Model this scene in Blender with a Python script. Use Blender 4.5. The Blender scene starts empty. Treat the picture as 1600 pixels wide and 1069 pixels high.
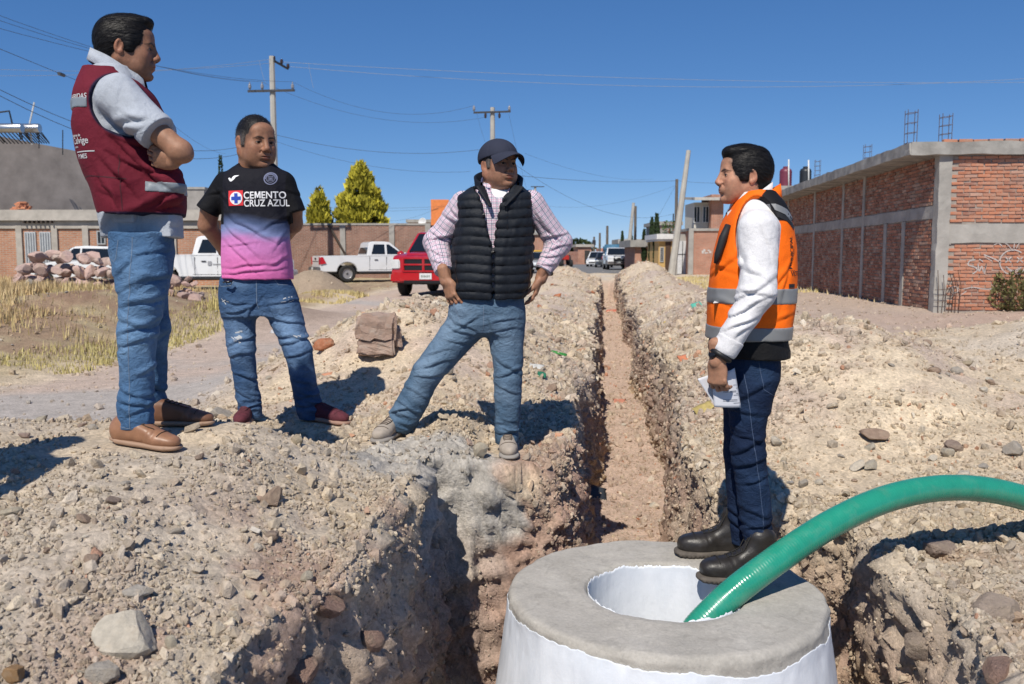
import bpy, bmesh, math, random
import numpy as np
from math import radians as R, sin, cos, pi, atan, tan, sqrt
from mathutils import Vector, Matrix
from mathutils.bvhtree import BVHTree
random.seed(7)
SC = bpy.context.scene
COL = SC.collection

# ------------------------------------------------------------------ camera
CAMZ = 1.2
FPX = 1400.0
PITCH = atan(135.5/FPX)
YAW = atan(143*cos(PITCH)/FPX)
cam_d = bpy.data.cameras.new('camera')
cam = bpy.data.objects.new('camera', cam_d)
COL.objects.link(cam)
cam.location = (0, 0, CAMZ)
cam.rotation_euler = (pi/2-PITCH, 0, YAW)
cam_d.sensor_width = 36.0
cam_d.lens = 36.0*FPX/1600
cam_d.clip_start = 0.05
cam_d.clip_end = 6000
cam_d.dof.use_dof = True
cam_d.dof.focus_distance = 4.0
cam_d.dof.aperture_fstop = 5.6
SC.camera = cam

# ------------------------------------------------------------------ sky and sun
SUNV = Vector((0.175, 0.85, -1.0)).normalized()      # direction the light travels
world = bpy.data.worlds.new('World')
SC.world = world
world.use_nodes = True
wn = world.node_tree
bg = wn.nodes['Background']
sky = wn.nodes.new('ShaderNodeTexSky')
sky.sky_type = 'NISHITA'
sky.sun_disc = False
sky.sun_elevation = math.asin(-SUNV.z)
sky.sun_rotation = math.atan2(-SUNV.x, -SUNV.y)
sky.altitude = 5000
sky.air_density = 1.0
sky.dust_density = 0.0
sky.ozone_density = 6.0
# deep highland blue: even the sky's brightness out a little, channel by channel
_sp = wn.nodes.new('ShaderNodeSeparateColor'); _cb = wn.nodes.new('ShaderNodeCombineColor')
wn.links.new(sky.outputs[0], _sp.inputs[0])
for _i, (_g, _k) in enumerate(((1.02, .82), (.78, .74), (.60, .83))):
    _a = wn.nodes.new('ShaderNodeMath'); _a.operation = 'MULTIPLY'; _a.inputs[1].default_value = .1
    _b = wn.nodes.new('ShaderNodeMath'); _b.operation = 'POWER'; _b.inputs[1].default_value = _g
    _c = wn.nodes.new('ShaderNodeMath'); _c.operation = 'MULTIPLY'; _c.inputs[1].default_value = _k/.1
    wn.links.new(_sp.outputs[_i], _a.inputs[0]); wn.links.new(_a.outputs[0], _b.inputs[0]); wn.links.new(_b.outputs[0], _c.inputs[0]); wn.links.new(_c.outputs[0], _cb.inputs[_i])
wn.links.new(_cb.outputs[0], bg.inputs[0])
bg.inputs[1].default_value = 0.1
sl = bpy.data.lights.new('sun', 'SUN')
sl.energy = 4.9
sl.angle = R(0.5)
sl.color = (1.0, 0.935, 0.83)
so = bpy.data.objects.new('sun', sl)
COL.objects.link(so)
so.rotation_euler = SUNV.to_track_quat('-Z', 'Y').to_euler()
so.location = (-5, -15, 20)
SC.view_settings.view_transform = 'Standard'
SC.view_settings.look = 'None'
SC.view_settings.exposure = 0.0
SC.view_settings.gamma = 1.0
SC.view_settings.use_curve_mapping = False
try:
    SC.cycles.max_bounces = 6
    SC.cycles.diffuse_bounces = 3
    SC.cycles.transparent_max_bounces = 6
except Exception:
    pass

# ------------------------------------------------------------------ photograph pixel -> place
_F = np.array([-sin(YAW)*cos(PITCH), cos(YAW)*cos(PITCH), -sin(PITCH)])
_RT = np.array([cos(YAW), sin(YAW), 0.0])
_UP = np.cross(_RT, _F)
_FH = np.array([-sin(YAW), cos(YAW), 0.0])
def ray(px, py):
    v = _F + _RT*(px-800)/FPX - _UP*(py-534.5)/FPX
    return v
def at_d(px, py, d):          # point seen at a pixel, d metres ahead (horizontal)
    v = ray(px, py)
    return np.array([0, 0, CAMZ]) + v*(d/np.dot(v, _FH))
def at_z(px, py, z):
    v = ray(px, py)
    return np.array([0, 0, CAMZ]) + v*((z-CAMZ)/v[2])
def V3(a): return Vector((float(a[0]), float(a[1]), float(a[2])))

# ------------------------------------------------------------------ numpy noise
def vnoise(P, scale=1.0, seed=0):
    """value noise, about -1..1"""
    P = np.asarray(P, dtype=np.float32)*np.float32(scale)
    sh = P.shape[:-1]; P = P.reshape(-1, 3)
    out = np.empty(len(P), np.float32)
    U = np.uint32
    for s0 in range(0, len(P), 65536):
        p = P[s0:s0+65536]
        I = np.floor(p); f = p-I; f = f*f*(3-2*f); I = I.astype(np.int32).view(U)
        hx = I[:, 0]*U(374761393)+U((seed*1274126177) & 0xffffffff); hy = I[:, 1]*U(668265263); hz = I[:, 2]*U(2246822519)
        X = (hx, hx+U(374761393)); Y = (hy, hy+U(668265263)); Z = (hz, hz+U(2246822519))
        fx, fy, fz = f[:, 0], f[:, 1], f[:, 2]
        def c(i, j, k):
            h = X[i]+Y[j]+Z[k]
            h ^= h >> U(15); h *= U(2654435761); h ^= h >> U(13); h *= U(1103515245); h ^= h >> U(16)
            return (h & U(0xffffff)).astype(np.float32)
        a0 = c(0,0,0); a0 += (c(1,0,0)-a0)*fx
        a1 = c(0,1,0); a1 += (c(1,1,0)-a1)*fx
        b0 = c(0,0,1); b0 += (c(1,0,1)-b0)*fx
        b1 = c(0,1,1); b1 += (c(1,1,1)-b1)*fx
        a0 += (a1-a0)*fy; b0 += (b1-b0)*fy; a0 += (b0-a0)*fz
        out[s0:s0+65536] = a0*np.float32(2/0xffffff)-1
    return out.reshape(sh)
def fbm(P, scale=1.0, octv=4, seed=0, gain=0.5):
    r = 0; a = 1.0; t = 0
    P = np.asarray(P, dtype=np.float32)
    for i in range(octv):
        r = r + a*vnoise(P+np.float32(i*17.3), scale*2.03**i, seed+i*7)
        t += a; a *= gain
    return r/t
def ridged(P, scale=1.0, octv=4, seed=0, gain=0.5):
    r = 0; a = 1.0; t = 0
    P = np.asarray(P, dtype=np.float32)
    for i in range(octv):
        r = r + a*(1-2*np.abs(vnoise(P+np.float32(i*11.7), scale*2.1**i, seed+i*5)))
        t += a; a *= gain
    return r/t
def sstep(a, b, x):
    t = np.clip((x-a)/(b-a), 0, 1)
    return t*t*(3-2*t)
def smin(a, b, k):
    h = np.clip(0.5+0.5*(b-a)/k, 0, 1)
    return b*(1-h)+a*h - k*h*(1-h)
def smax(a, b, k): return -smin(-a, -b, k)

# ------------------------------------------------------------------ objects
def tag(o, label=None, cat=None, group=None, kind=None):
    if label: o['label'] = label
    if cat: o['category'] = cat
    if group: o['group'] = group
    if kind: o['kind'] = kind
    return o
def empty(name, loc=(0,0,0), rz=0, label=None, cat=None, group=None):
    o = bpy.data.objects.new(name, None)
    COL.objects.link(o)
    o.location = V3(loc); o.rotation_euler = (0, 0, rz)
    o.empty_display_size = 0.1
    return tag(o, label, cat, group)
def put(o, parent, world=False):
    """parent keeping o's mesh data in the parent's local space, or in world space"""
    if parent is not None:
        o.parent = parent
        if world:
            o.matrix_parent_inverse = (Matrix.Translation(parent.location) @ parent.rotation_euler.to_matrix().to_4x4()).inverted()
    return o
def mesh_np(name, V, F, mat, parent=None, world=False, smooth=True, cols=None, uv=None):
    """V (n,3) float, F (m,k) int or list of faces"""
    me = bpy.data.meshes.new(name)
    V = np.asarray(V, dtype=np.float32)
    if isinstance(F, np.ndarray) and F.ndim == 2:
        k = F.shape[1]
        me.vertices.add(len(V)); me.vertices.foreach_set('co', V.ravel())
        me.loops.add(F.size); me.loops.foreach_set('vertex_index', F.astype(np.int32).ravel())
        me.polygons.add(len(F))
        me.polygons.foreach_set('loop_start', np.arange(0, F.size, k, dtype=np.int32))
        me.polygons.foreach_set('loop_total', np.full(len(F), k, dtype=np.int32))
        me.update(calc_edges=True)
    else:
        me.from_pydata([tuple(map(float, v)) for v in V], [], [tuple(int(i) for i in f) for f in F])
        me.update()
    me.polygons.foreach_set('use_smooth', np.full(len(me.polygons), smooth))
    if cols is not None:
        a = me.color_attributes.new('Col', 'FLOAT_COLOR', 'POINT')
        c = np.ones((len(V), 4), dtype=np.float32); c[:, :3] = cols
        a.data.foreach_set('color', c.ravel())
    if uv is not None:
        a = me.attributes.new('cloth_uv', 'FLOAT_VECTOR', 'POINT')
        u = np.zeros((len(V), 3), dtype=np.float32); u[:, :uv.shape[1]] = uv
        a.data.foreach_set('vector', u.ravel())
    if mat is not None:
        for m in (mat if isinstance(mat, (list, tuple)) else [mat]): me.materials.append(m)
    o = bpy.data.objects.new(name, me)
    COL.objects.link(o)
    put(o, parent, world)
    return o

class MB:
    """collects boxes, tubes, prisms; build() links them as one mesh object"""
    def __init__(s): s.v = []; s.f = []
    def add(s, V, F):
        n = len(s.v)
        s.v += [tuple(map(float, v)) for v in V]
        s.f += [tuple(int(i)+n for i in f) for f in F]
        return s
    def box(s, c, d, rz=0, M=None, jit=0, rnd=None):
        c = np.array(c, float); d = np.array(d, float)/2
        P = np.array([(x, y, z) for x in (-1, 1) for y in (-1, 1) for z in (-1, 1)], float)*d
        if jit: P += np.array([[(rnd or random).uniform(-jit, jit) for _ in range(3)] for _ in range(8)])
        if rz: P = P @ np.array([[cos(rz), sin(rz), 0], [-sin(rz), cos(rz), 0], [0, 0, 1]])
        if M is not None: P = P @ np.array(M).T
        return s.add(P+c, [(0,1,3,2), (4,6,7,5), (0,4,5,1), (2,3,7,6), (0,2,6,4), (1,5,7,3)])
    def tube(s, pts, r, n=8, cap=True):
        pts = [np.array(p, float) for p in pts]
        if not hasattr(r, '__len__'): r = [r]*len(pts)
        V = []; prev = None
        for i, p in enumerate(pts):
            t = pts[min(i+1, len(pts)-1)]-pts[max(i-1, 0)]
            t = t/(np.linalg.norm(t)+1e-9)
            if prev is None:
                a = np.array([0, 0, 1.]) if abs(t[2]) < .9 else np.array([1., 0, 0])
                u = np.cross(t, a)
            else: u = prev-t*np.dot(prev, t)
            u /= np.linalg.norm(u)+1e-9; prev = u; w = np.cross(t, u)
            for k in range(n):
                a = 2*pi*k/n
                V.append(p+(u*cos(a)+w*sin(a))*r[i])
        F = []
        for i in range(len(pts)-1):
            for k in range(n):
                F.append((i*n+k, i*n+(k+1) % n, (i+1)*n+(k+1) % n, (i+1)*n+k))
        if cap:
            F.append(tuple(range(n-1, -1, -1))); F.append(tuple((len(pts)-1)*n+k for k in range(n)))
        return s.add(V, F)
    def prism(s, prof, x0, x1, axis='x'):
        """extrude a 2D profile (list of (a,b)) along an axis"""
        n = len(prof); V = []
        for x in (x0, x1):
            for a, b in prof:
                V.append({'x': (x, a, b), 'y': (a, x, b), 'z': (a, b, x)}[axis])
        F = [(k, (k+1) % n, n+(k+1) % n, n+k) for k in range(n)]
        F += [tuple(range(n-1, -1, -1)), tuple(range(n, 2*n))]
        return s.add(V, F)
    def lathe(s, c, prof, n=24, axis='z', cap=True):
        """prof: list of (r, h)"""
        V = []
        for r, h in prof:
            for k in range(n):
                a = 2*pi*k/n
                p = {'z': (r*cos(a), r*sin(a), h), 'x': (h, r*cos(a), r*sin(a)), 'y': (r*cos(a), h, r*sin(a))}[axis]
                V.append(np.array(p)+np.array(c))
        m = len(prof); F = []
        for i in range(m-1):
            for k in range(n):
                F.append((i*n+k, i*n+(k+1) % n, (i+1)*n+(k+1) % n, (i+1)*n+k))
        if cap and prof[0][0] > 1e-6: F.append(tuple(range(n-1, -1, -1)))
        if cap and prof[-1][0] > 1e-6: F.append(tuple((m-1)*n+k for k in range(n)))
        return s.add(V, F)
    def build(s, name, mat, parent=None, world=False, smooth=False, bevel=0, fix=True, auto=0):
        me = bpy.data.meshes.new(name)
        me.from_pydata(s.v, [], s.f)
        if fix or bevel:
            bm = bmesh.new(); bm.from_mesh(me)
            if bevel:
                bmesh.ops.bevel(bm, geom=[e for e in bm.edges if len(e.link_faces) == 2 and e.calc_face_angle(0) > .5], offset=bevel, segments=2, affect='EDGES', clamp_overlap=True)
            bmesh.ops.recalc_face_normals(bm, faces=bm.faces)
            bm.to_mesh(me); bm.free()
        me.polygons.foreach_set('use_smooth', np.full(len(me.polygons), smooth))
        if auto:
            me.set_sharp_from_angle(angle=R(auto))
        for m in (mat if isinstance(mat, (list, tuple)) else [mat]): me.materials.append(m)
        me.update()
        o = bpy.data.objects.new(name, me)
        COL.objects.link(o)
        return put(o, parent, world)
def copy_tree(o, parent=None):
    c = o.copy(); COL.objects.link(c)
    if parent is not None: c.parent = parent
    for ch in list(o.children): copy_tree(ch, c)
    return c

# ------------------------------------------------------------------ materials
class NT:
    def __init__(s, name):
        s.m = bpy.data.materials.new(name); s.m.use_nodes = True
        s.t = s.m.node_tree; s.b = s.t.nodes['Principled BSDF']; s.n = s.t.nodes
    def new(s, typ, **kw):
        n = s.n.new('ShaderNode'+typ)
        for k, v in kw.items():
            if k.startswith('_'): setattr(n, k[1:], v)
            else:
                n.inputs[k.replace('_', ' ')].default_value = v
        return n
    def link(s, a, b): s.t.links.new(a, b)
    def coord(s, kind='Object'):
        return s.n.new('ShaderNodeTexCoord').outputs[kind]
    def noise(s, vec, scale, detail=4, rough=.55, dist=0):
        n = s.new('TexNoise'); n.inputs['Scale'].default_value = scale; n.inputs['Detail'].default_value = detail
        n.inputs['Roughness'].default_value = rough; n.inputs['Distortion'].default_value = dist
        if vec is not None: s.link(vec, n.inputs['Vector'])
        return n.outputs['Fac']
    def mapping(s, vec, scale=(1,1,1), rot=(0,0,0), loc=(0,0,0)):
        n = s.new('Mapping'); n.inputs['Scale'].default_value = scale; n.inputs['Rotation'].default_value = rot; n.inputs['Location'].default_value = loc
        s.link(vec, n.inputs['Vector']); return n.outputs[0]
    def ramp(s, fac, stops, interp='LINEAR'):
        n = s.n.new('ShaderNodeValToRGB'); r = n.color_ramp; r.interpolation = interp
        while len(r.elements) < len(stops): r.elements.new(0.5)
        for e, (p, c) in zip(r.elements, stops):
            e.position = p; e.color = (*c, 1) if hasattr(c, '__len__') else (c, c, c, 1)
        s.link(fac, n.inputs[0]); return n.outputs[0]
    def mix(s, fac, a, b, mode='MIX'):
        n = s.n.new('ShaderNodeMix'); n.data_type = 'RGBA'; n.blend_type = mode
        for v, i in ((fac, 0), (a, 6), (b, 7)):
            if isinstance(v, (int, float)): n.inputs[i].default_value = v if i == 0 else (v, v, v, 1)
            elif isinstance(v, (tuple, list)): n.inputs[i].default_value = (*v[:3], 1)
            else: s.link(v, n.inputs[i])
        return n.outputs[2]
    def math(s, op, a, b=0.0):
        n = s.n.new('ShaderNodeMath'); n.operation = op
        for v, i in ((a, 0), (b, 1)):
            if isinstance(v, (int, float)): n.inputs[i].default_value = v
            else: s.link(v, n.inputs[i])
        return n.outputs[0]
    def attr(s, name='Col', out='Color'):
        n = s.n.new('ShaderNodeAttribute'); n.attribute_name = name; return n.outputs[out]
    def sep(s, v):
        n = s.n.new('ShaderNodeSeparateXYZ'); s.link(v, n.inputs[0]); return n.outputs
    def bump(s, h, strength=.5, dist=.01, normal=None):
        n = s.new('Bump'); n.inputs['Strength'].default_value = strength; n.inputs['Distance'].default_value = dist
        s.link(h, n.inputs['Height'])
        if normal is not None: s.link(normal, n.inputs['Normal'])
        s.link(n.outputs[0], s.b.inputs['Normal']); return n.outputs[0]
    def out(s, color=None, rough=None, metal=None, spec=None):
        if color is not None:
            if isinstance(color, (tuple, list)): s.b.inputs['Base Color'].default_value = (*color[:3], 1)
            else: s.link(color, s.b.inputs['Base Color'])
        if rough is not None:
            if isinstance(rough, (int, float)): s.b.inputs['Roughness'].default_value = rough
            else: s.link(rough, s.b.inputs['Roughness'])
        if metal is not None: s.b.inputs['Metallic'].default_value = metal
        if spec is not None: s.b.inputs['Specular IOR Level'].default_value = spec
        return s.m
_mc = {}
def simple(name, col, rough=.6, metal=0, spec=.5, var=.12, scale=6, bump=0, bs=60, coat=0):
    """plain material with gentle procedural variation"""
    if name in _mc: return _mc[name]
    t = NT(name); v = t.coord()
    n = t.noise(v, scale, 5, .6)
    lo = tuple(c*(1-var) for c in col); hi = tuple(min(1, c*(1+var)) for c in col)
    c = t.ramp(n, [(.3, lo), (.7, hi)])
    if bump: t.bump(t.noise(v, bs, 4, .6), bump, .005)
    if coat: t.b.inputs['Coat Weight'].default_value = coat; t.b.inputs['Coat Roughness'].default_value = .05
    _mc[name] = t.out(c, rough, metal, spec)
    return _mc[name]
def vcol_mat(name, rough=.8, var=.15, scale=40, bump=.3, bs=120, bd=.004, spec=.3, scale2=None):
    """colour from the mesh (the thing's own colour), varied by noise"""
    if name in _mc: return _mc[name]
    t = NT(name); v = t.coord()
    n = t.noise(v, scale, 6, .65)
    g = t.ramp(n, [(.25, 1-var), (.75, 1+var)])
    c = t.mix(1.0, t.attr('Col'), g, 'MULTIPLY')
    if scale2:
        g2 = t.ramp(t.noise(v, scale2, 4, .6), [(.3, 1-var), (.7, 1+var)])
        c = t.mix(1.0, c, g2, 'MULTIPLY')
    if bump: t.bump(t.noise(v, bs, 6, .7), bump, bd)
    _mc[name] = t.out(c, rough, 0, spec)
    return _mc[name]
# ================================================================== GROUND
def trench_left(y):
    a = -0.845 + 0.05*np.sin(y*2.1+1) + 0.03*np.sin(y*5.3)
    b = -0.17 + 0.04*np.sin(y*0.9) + 0.035*np.sin(y*2.3+2)
    return a + (b-a)*sstep(4.02, 4.42, y)
def trench_right(y):
    a = 1.24 + 0.05*np.sin(y*2.7) + 0.03*np.sin(y*6.1+1)
    b = 0.60 + 0.05*np.sin(y*0.8+1) + 0.04*np.sin(y*1.9)
    return a + (b-a)*sstep(3.98, 4.5, y)
def ground_h(x, y):
    """height of the undug ground"""
    x = np.asarray(x, float); y = np.asarray(y, float)
    g = lambda cx, cy, sx, sy: np.exp(-((x-cx)/sx)**2-((y-cy)/sy)**2)
    # rise in front (left), under the men
    m = sstep(0.2, 2.9, y)*(1-sstep(3.9, 6.3, y))
    z = m*(.20 + .24*sstep(-.75, -1.5, x)*(1-.9*sstep(3.55, 4.35, y)) - .05*sstep(-4., -7, x))*(1-sstep(-.8, -.3, x))
    z = z + .17*sstep(-1.6, -1.0, x)*(1-sstep(.1, .5, x))*sstep(3.9, 4.6, y)*(1-sstep(5.5, 7.5, y))
    # spoil heap behind the men
    z = z + .58*g(-1.95, 8.0, 1.15, 2.2)
    # spoil banks along the trench
    lb = sstep(4.9, 7, y)*(1-sstep(36, 40, y))
    z = z + .40*lb*np.exp(-(np.abs(x+1.15)/.95)**2.5)*(1+.25*np.sin(y*.9)*np.sin(y*.37+1))
    rb = sstep(4.6, 6.6, y)*(1-sstep(36, 40, y))
    z = z + .50*rb*np.exp(-(np.abs(x-1.5)/.85)**2.5)*(1+.25*np.sin(y*.8+2)*np.sin(y*.41))
    z = z + .5*g(1.6, 34, 1.6, 5) + .42*g(-1.6, 31, 1.1, 4)
    # heap on the right
    z = z + .68*g(3.75, 7.8, 1.75, 1.75) + .12*g(2.6, 5.6, 1.4, 1.0)
    z = z - .09*(1-sstep(3.5, 4.6, y))*sstep(1.0, 1.3, x)
    # verge left of the dirt road
    er = -5.35 - .09*np.clip(y-8, 0, 30)
    v = sstep(0, 3.2, er-x)*(1-sstep(17, 25, y))*sstep(5, 9, y)
    z = z + v*(.50 + .3*sstep(2, 10, er-x))
    z = z + .35*g(-7.4, 13.5, 1.3, 2.2) + .3*g(-5.9, 15.5, 1.0, 1.8)
    # earth pile by the white pickup
    z = z + .92*np.clip(1-np.sqrt(((x+8.75)/1.35)**2+((y-26.5)/1.6)**2), 0, 1)**.8
    z = z + .22*g(-7.4, 23.5, 1.0, 1.2)
    return z
def road_mask(x, y):
    er = -5.35 - .09*np.clip(y-8, 0, 30)
    right = -2.75 - .03*(y-8)
    return sstep(-.2, .4, x-er)*sstep(-.3, .5, right-x)*sstep(4.6, 5.8, y)
FEET = []
def _foot(px, py, d, X, L=.29):
    X = np.array(X, float); X = X/np.linalg.norm(X); A = at_d(px, py, d); FEET.append((A, A+X*L))
_foot(172, 690, 3.44, _RT-_FH*.22+np.array([0, 0, -.09])); _foot(222, 664, 3.67, _RT*.98+_FH*.12+np.array([0, 0, -.03]))
_foot(392, 655, 4.91, -_FH+_RT*.03); _foot(484, 655, 4.88, _RT*.86-_FH*.50+np.array([0, 0, -.04]))
_foot(626, 676, 4.56, -_FH*.93-_RT*.33+np.array([0, 0, -.02])); _foot(792, 699, 4.56, -_FH+_RT*.03+np.array([0, 0, -.02]))
def foot_dist(x, y):
    best = None; z = None
    for A, B in FEET:
        ab = (B-A)[:2]; t = np.clip(((x-A[0])*ab[0]+(y-A[1])*ab[1])/(ab@ab), 0, 1)
        r = np.hypot(x-A[0]-t*ab[0], y-A[1]-t*ab[1]); zz = A[2]+(B[2]-A[2])*t
        if best is None: best, z = r, zz
        else: z = np.where(r < best, zz, z); best = np.minimum(r, best)
    return best, z
def build_ground():
    r1 = np.exp(np.arange(math.log(.75), math.log(12), .0082))
    r2 = np.exp(np.arange(math.log(12), math.log(4000), .026))
    Y = np.unique(np.concatenate([r1, r2, np.arange(3.96, 4.5, .0095)])); n = len(Y)
    nl, nw, nf, nr = 245, 62, 30, 205
    W = 5.5+1.35*Y
    xl = trench_left(Y); xr = trench_right(Y)
    dug = (1-sstep(35, 37.5, Y))
    zf = np.where(Y < 4.5, -1.5+.80*sstep(4.15, 4.45, Y), -.70 + .004*(Y-4.5))
    cols = []
    tl = (np.linspace(1, 0, nl))**2.1
    for t in tl: cols.append((xl-W*t, 0*Y))
    for k in range(1, nw):
        t = k/nw; cols.append((xl+.10*t*dug, t+0*Y))
    for k in range(nf):
        t = k/(nf-1); a = xl+.10*dug; b = xr-.08*dug
        cols.append((a+(b-a)*t, 1+0*Y))
    for k in range(1, nw):
        t = 1-k/nw; cols.append((xr-.08*t*dug, t+0*Y))
    for t in (np.linspace(0, 1, nr))**2.1: cols.append((xr+W*t, 0*Y))
    X = np.stack([c[0] for c in cols], 1); D = np.stack([c[1] for c in cols], 1)
    YY = np.repeat(Y[:, None], X.shape[1], 1)
    Z0 = ground_h(X, YY)
    D = D*dug[:, None]
    Z = Z0*(1-D)+D*np.where(dug[:, None] > 0, zf[:, None], 0)
    P = np.stack([X, YY, Z], -1)
    # normals
    du = np.gradient(P, axis=1); dv = np.gradient(P, axis=0)
    N = np.cross(du, dv); N /= np.linalg.norm(N, axis=-1, keepdims=True)+1e-9
    N = N*np.sign(N[..., 2:3]+1e-6)
    dist = YY
    near = 1-sstep(7, 30, dist)
    wall = np.clip(1-np.abs(N[..., 2]), 0, 1)
    rim = np.zeros_like(D)                       # closeness to the pit and trench edge
    ed = np.minimum(np.abs(X-xl[:, None]), np.abs(X-xr[:, None]))
    rim = np.exp(-(ed/.22)**2)*(dug[:, None])
    rd = road_mask(X, YY)
    rough = np.clip(1-.85*rd, 0, 1)
    br = sstep(1.1, 1.4, X)*(1-sstep(3.6, 4.6, YY))           # broken rock lower right
    bl = np.exp(-((X+.98)/.33)**2)*(1-sstep(2.6, 3.3, YY))    # red clay lower left
    far = 1-sstep(40, 90, dist)
    h = fbm(P, .9, 3, 3)*.06*rough*far
    h = h + fbm(P, 4.5, 3, 5)*.03*rough*far
    h = h + (ridged(P, 13, 3, 9)*.014+fbm(P, 31, 2, 10)*.007)*rough*near
    h = h + (ridged(P, 3.2, 4, 21)*.05+fbm(P, 9, 3, 4)*.03)*np.clip(br+bl*.8, 0, 1)
    bank = ((X > -2.6) & (X < 2.6)).astype(float)*sstep(4.4, 6, YY)*(1-sstep(34, 40, YY))*(1-D)
    h = h + (np.abs(fbm(P, 2.6, 4, 31))*.10-.02)*bank
    hw = fbm(P, 2.2, 3, 11)*.065 + ridged(P*np.array([1, 1, .7]), 5.5, 4, 12, .55)*.050 + fbm(P, 17, 3, 13)*.034 + ridged(P, 27, 2, 14)*.022
    hw = hw*np.where(YY > 4.6, .62, 1)
    # separate stones and clods standing out of the cut faces
    blob = np.clip(vnoise(P, 9, 41)-.15, 0, 1)*.07+np.clip(vnoise(P, 19, 42)-.1, 0, 1)*.03
    hw = hw + blob
    zz_ = P[..., 2]*17+2.2*fbm(P, 2.5, 2, 15); hw = hw + .020*(np.abs((zz_ % 1)-.5)*2-.5)*sstep(-.2, .3, fbm(P, 2, 2, 16))
    wm = np.clip(np.maximum(wall*1.3*(dist < 45), rim*.55), 0, 1)
    h = h*(1-.7*wm)
    P = P + N*(h+hw*wm*np.clip(D*6+rim, 0, 1))[..., None]
    # trodden level spots under the shoes
    r_, zt_ = foot_dist(P[..., 0], P[..., 1]); w_ = sstep(.24, .085, r_)*(D < .01)
    P[..., 2] += (zt_-.004-P[..., 2])*w_
    # dripping cement spill at the corner of the pit
    cem = np.exp(-(((X+.80-.25*(YY-4))/.34)**2+((YY-3.98)/.40)**2)**1.5)
    cem = sstep(.25, .55, cem+.22*fbm(P, 6, 3, 77))
    cem2 = sstep(.35, .6, np.exp(-(((X+.50)/.16)**2+((YY-4.25)/.3)**2)*1.2-((P[..., 2]+.08)/.14)**2)+.25*fbm(P, 7, 3, 78))
    cem = np.clip(cem*(1-.85*sstep(.12, .4, D))+cem2, 0, 1)
    P[..., 2] += cem*(ridged(P, 24, 3, 60)*.026+.014)
    # ---------------- colour (albedo)
    def C(*c): return np.array(c, float)
    tan, sand, grey, pink, red, ochre, brown = C(.60,.505,.385), C(.68,.58,.44), C(.55,.495,.43), C(.50,.405,.35), C(.42,.285,.23), C(.50,.36,.21), C(.27,.195,.15)
    def lay(c, col, m): return c*(1-m[..., None])+col*m[..., None]
    n1 = fbm(P, .7, 4, 101); n2 = fbm(P, 3.2, 4, 102); n3 = fbm(P, 14, 3, 103)
    col = np.ones(P.shape)*tan
    col = lay(col, grey, sstep(-.05, .5, n1+.5*n2)*.8)
    col = lay(col, sand, sstep(.1, .6, -n1+.6*n3)*.6)
    rb = bank*sstep(-.25, .35, n2+.3*n1)
    col = lay(col, pink, rb*.75*(1-D))
    col = lay(col, pink*1.02, rd*.9)
    col = lay(col, C(.42, .41, .40), rd*sstep(.1, .5, fbm(P, .5, 3, 106)+.8*np.exp(-((X+4.0)/1.6)**2-((YY-6.3)/1.2)**2))*.75)
    # cut faces: bands of soil
    zb = P[..., 2]+.08*n2
    lay1 = ochre; lay2 = C(.41, .30, .245); lay3 = C(.50, .41, .33)
    wc = np.ones(P.shape)*lay2
    wc = lay(wc, lay3, sstep(0, .35, n2))
    wc = lay(wc, lay1, sstep(-.35, -.75, zb)*sstep(-.4, .3, n1+n2)*.9)
    wc = lay(wc, red*.95, sstep(.15, .5, n3+n2*.5)*sstep(-.5, -.1, zb)*.55)
    col = lay(col, wc, np.clip(D*3, 0, 1)*(1-sstep(.97, 1, D)))
    fl = sstep(.97, 1, D)
    col = lay(col, C(.53, .40, .33), fl*.9)
    col = lay(col, red, np.clip(bl+rim*.8*(YY < 3.4)*(X < 0), 0, 1)*sstep(-.15, .3, n2)*.75*(1-np.clip(D*3, 0, 1)))
    col = lay(col, red*1.05, np.clip(rim*1.3, 0, 1)*(X > -.6)*(X < 0)*(YY > 4.1)*(YY < 5)*sstep(-.3, .2, n2)*.9)
    col = lay(col, C(.43, .34, .27), br*.8*sstep(-.3, .2, n2))
    col = lay(col, C(.45, .30, .20), br*.6*sstep(.1, .5, n2+n3*.3))
    col = lay(col, C(.47, .45, .42)*1.0, cem*sstep(-.5, .1, n2+.7))
    # grass verge soil, far yard
    er = -5.35 - .09*np.clip(YY-8, 0, 30)
    vm = sstep(0, .8, er-X)
    col = lay(col, C(.40, .33, .20), vm*.85); col = lay(col, C(.33, .235, .165), vm*(X > er-2.8)*(YY > 9.2)*sstep(-.45, .1, n2)*.85)
    col = lay(col, C(.27, .17, .12), np.exp(-((X+7.4)/1.5)**2-((YY-13.5)/2.3)**2)*sstep(-.3, .3, n2)*.9*vm)
    col = lay(col, C(.26, .19, .145), np.exp(-((X+5.9)/1.2)**2-((YY-15.5)/2)**2)*.8)
    pile = np.clip(1-np.sqrt(((X+8.75)/1.5)**2+((YY-26.5)/1.8)**2), 0, 1) > .02
    col = lay(col, C(.36, .29, .22), pile*.9)
    # right yard by the brick building: orange brick dust
    col = lay(col, C(.58, .30, .16), np.exp(-((X-8.8)/3.6)**2-((YY-16.8)/2.6)**2)*sstep(-.5, .2, n1+n2*.4))
    col = lay(col, C(.44, .35, .30), sstep(1.8, 3, X)*sstep(9.5, 12, YY)*(1-sstep(30, 45, YY))*.8)
    col *= (1+.16*n3+.10*fbm(P, 45, 2, 109)*near)[..., None]
    col = np.clip(col*np.array([1.02, .99, .95]), .03, .8)
    m_, k_ = X.shape
    idx = np.arange(m_*k_).reshape(m_, k_)
    F = np.stack([idx[:-1, :-1], idx[:-1, 1:], idx[1:, 1:], idx[1:, :-1]], -1).reshape(-1, 4)
    # material
    t = NT('soil'); v = t.coord()
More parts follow.
